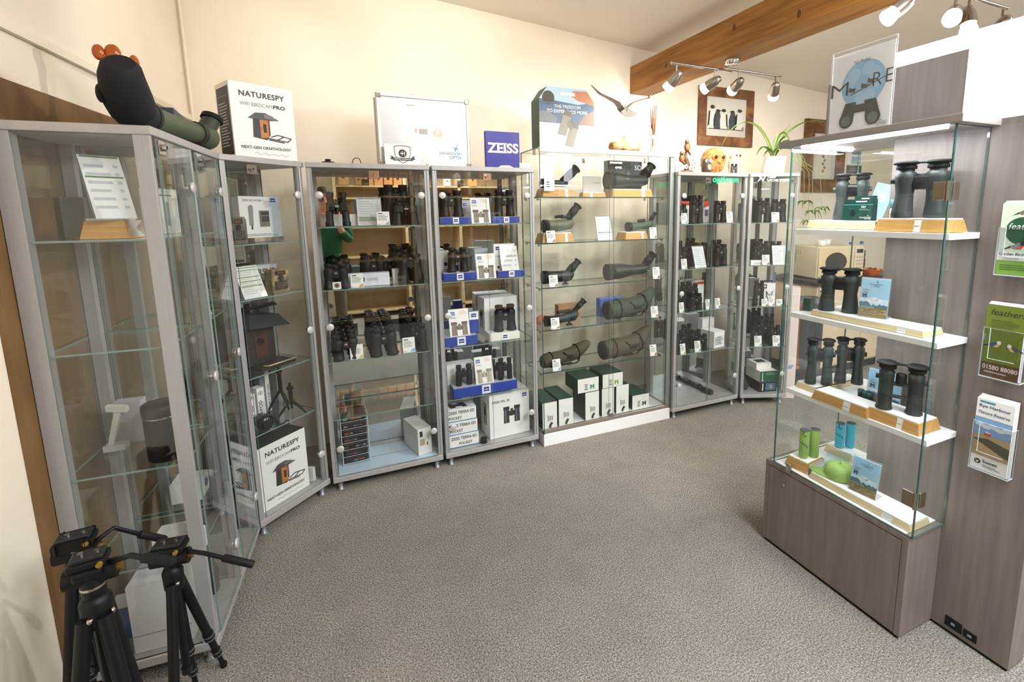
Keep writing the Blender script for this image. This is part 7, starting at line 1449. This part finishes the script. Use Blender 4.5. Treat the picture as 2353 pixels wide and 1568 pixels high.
def hand(cx, cy, cz, s):
    # palm facing inwards round the phone edge; four bent fingers in front, thumb behind
    V = [(cx, cy, cz-.05), (cx, cy+.012, cz)]; E2 = [(0, 1)]; Rd = [.024, (.028, .018)]
    for i in range(4):
        z = cz+.030-.020*i; L = (.9, 1, .95, .8)[i]; k = len(V); V += [(cx+s*.004, cy+.028, z), (cx-s*.012*L, cy+.046, z+.002), (cx-s*.036*L, cy+.047, z), (cx-s*.052*L, cy+.042, z-.002)]; E2 += [(1, k), (k, k+1), (k+1, k+2), (k+2, k+3)]; Rd += [.0095, .0088, .008, .0065]
    k = len(V); V += [(cx-s*.006, cy-.006, cz-.02), (cx-s*.024, cy-.004, cz+.005), (cx-s*.04, cy+.004, cz+.016)]; E2 += [(1, k), (k, k+1), (k+1, k+2)]; Rd += [.012, .010, .008]
    skinned('hand', V, E2, Rd, SKIN, pe)
hand(-.030+.0, .235, 1.515, -1); hand(.148, .238, 1.535, 1)
for s in (-1, 1): MB().rings([[(s*.105+w_*math.cos(2*PI*j/14), y+l*math.sin(2*PI*j/14), z) for j in range(14)] for w_, l, y, z in ((.045, .12, .05, .0008), (.048, .125, .05, .03), (.045, .10, .03, .06), (.05, .06, -.01, .10))], mat('2a2624', .6)).build('shoe', pe)
ph = thing('phone', 'black phone held up by the photographer', 'phone', (.0, -.0, 1.465), 0)
MB().box((-.010, -.030, 0), (.072, -.022, .155), BLACK, .003).build('phone_body', ph)

# ---------------------------------------------------------------- stock shelves behind the photographer, seen in the mirrors
sv = thing('stock_shelving', 'pale pine stock shelving behind the photographer, seen in the mirrors', 'shelving', (1.35, -1.58, 0))
for z in (.10, .50, .92, 1.36, 1.78, 1.955, 2.35): MB().box((-1.25, -.17, z-.022), (1.25, .17, z), PINE).build('shelf', sv)
for x in (-1.26, -.30, .45, 1.25): MB().box((x-.02, -.17, 0), (x+.02, .17, 2.37), PINE).build('upright', sv)
MB().box((-1.25, -.178, .02), (1.25, -.171, 2.35), mat('a89070', .7)).build('back_board', sv)
rnd = random.Random(12)
for i in range(4):
    r = thing('nest_box', 'orange wooden nest box with round hole, %s from the left on the stock shelf' % ('first', 'second', 'third', 'fourth')[i], 'nest box', (.555+.135*i, -1.46, 1.9556), PI, 'nest boxes on the stock shelf')
    b = MB().box((-.058, -.05, 0), (.058, .06, .16), mat('c07a3a', .6)); b.disc(0, .10, .02, mat('2a1810', .8), -.0508); b.build('box', r); MB().box((-.062, -.062, .16), (.062, .062, .172), mat('a8642c', .6)).build('roof', r)
for i in range(9):
    tag(MB().box((-.05, -.05, 0), (.05, .05, .09), CREAM).disc(0, .045, .03, DGREY, -.0508).build('mug_box', None, (1.88+.105*(i % 5), -1.46, .9206+.0905*(i//5)+.44), PI), 'small cream mug box stacked on the stock shelf', 'box', 'mug boxes on the stock shelf')
for i in range(8):
    tag(MB().box((-.09, -.06, 0), (.09, .06, .085), mat('e4ddcd', .6)).quad(-.03, .03, .04, .05, DGREY, -.0608).build('stock_box', None, (.22+.20*(i % 4), -1.46, .5006+.086*(i//4)), PI), 'white stock box with a small picture on the stock shelf', 'box', 'white boxes on the stock shelf')
for i in range(5):
    tag(MB().box((-.11, -.08, 0), (.11, .08, .13), mat(('d6cdb8', 'b98a5a', 'cfc3a8', 'e0d8c6', 'a9764a')[i], .6)).build('stock_carton', None, (1.95+.24*(i % 3), -1.46, .5006+.131*(i//3)), PI), 'plain carton on the right part of the stock shelf', 'box', 'plain cartons on the stock shelf')
for i, (x, w_, h, c) in enumerate(((.22, .14, .22, 'b98a4a'), (.42, .1, .16, '9a6a34'), (1.62, .09, .15, 'efe0c0'), (2.02, .13, .2, 'd88a4a'))):
    b = MB().prism([(-w_/2, 0), (w_/2, 0), (w_/2, h*.75), (0, h), (-w_/2, h*.75)], -.06, .06, mat(c, .6)); b.disc(0, h*.5, w_*.14, mat('2a1810', .8), -.0608)
    tag(b.build('bird_house', None, (x, -1.46, 1.9556), PI), 'gabled wooden bird house on the stock shelf, %s from the left' % ('first', 'second', 'third', 'fourth')[i], 'bird house', 'bird houses on the stock shelf')
for i in range(4):
    tag(MB().lathe([(.05, 0), (.075, .01), (.08, .08), (.06, .12), (.001, .14)], mat(('b9935a', 'a0804a', 'c9a86a', '8a7a50')[i], .8), 16).build('bird_hide_bag', None, ((.3, .62, 1.3, 1.58)[i], -1.46, 1.3606), 0), 'tan stuffed bag on the middle stock shelf', 'bag', 'tan bags on the stock shelf')
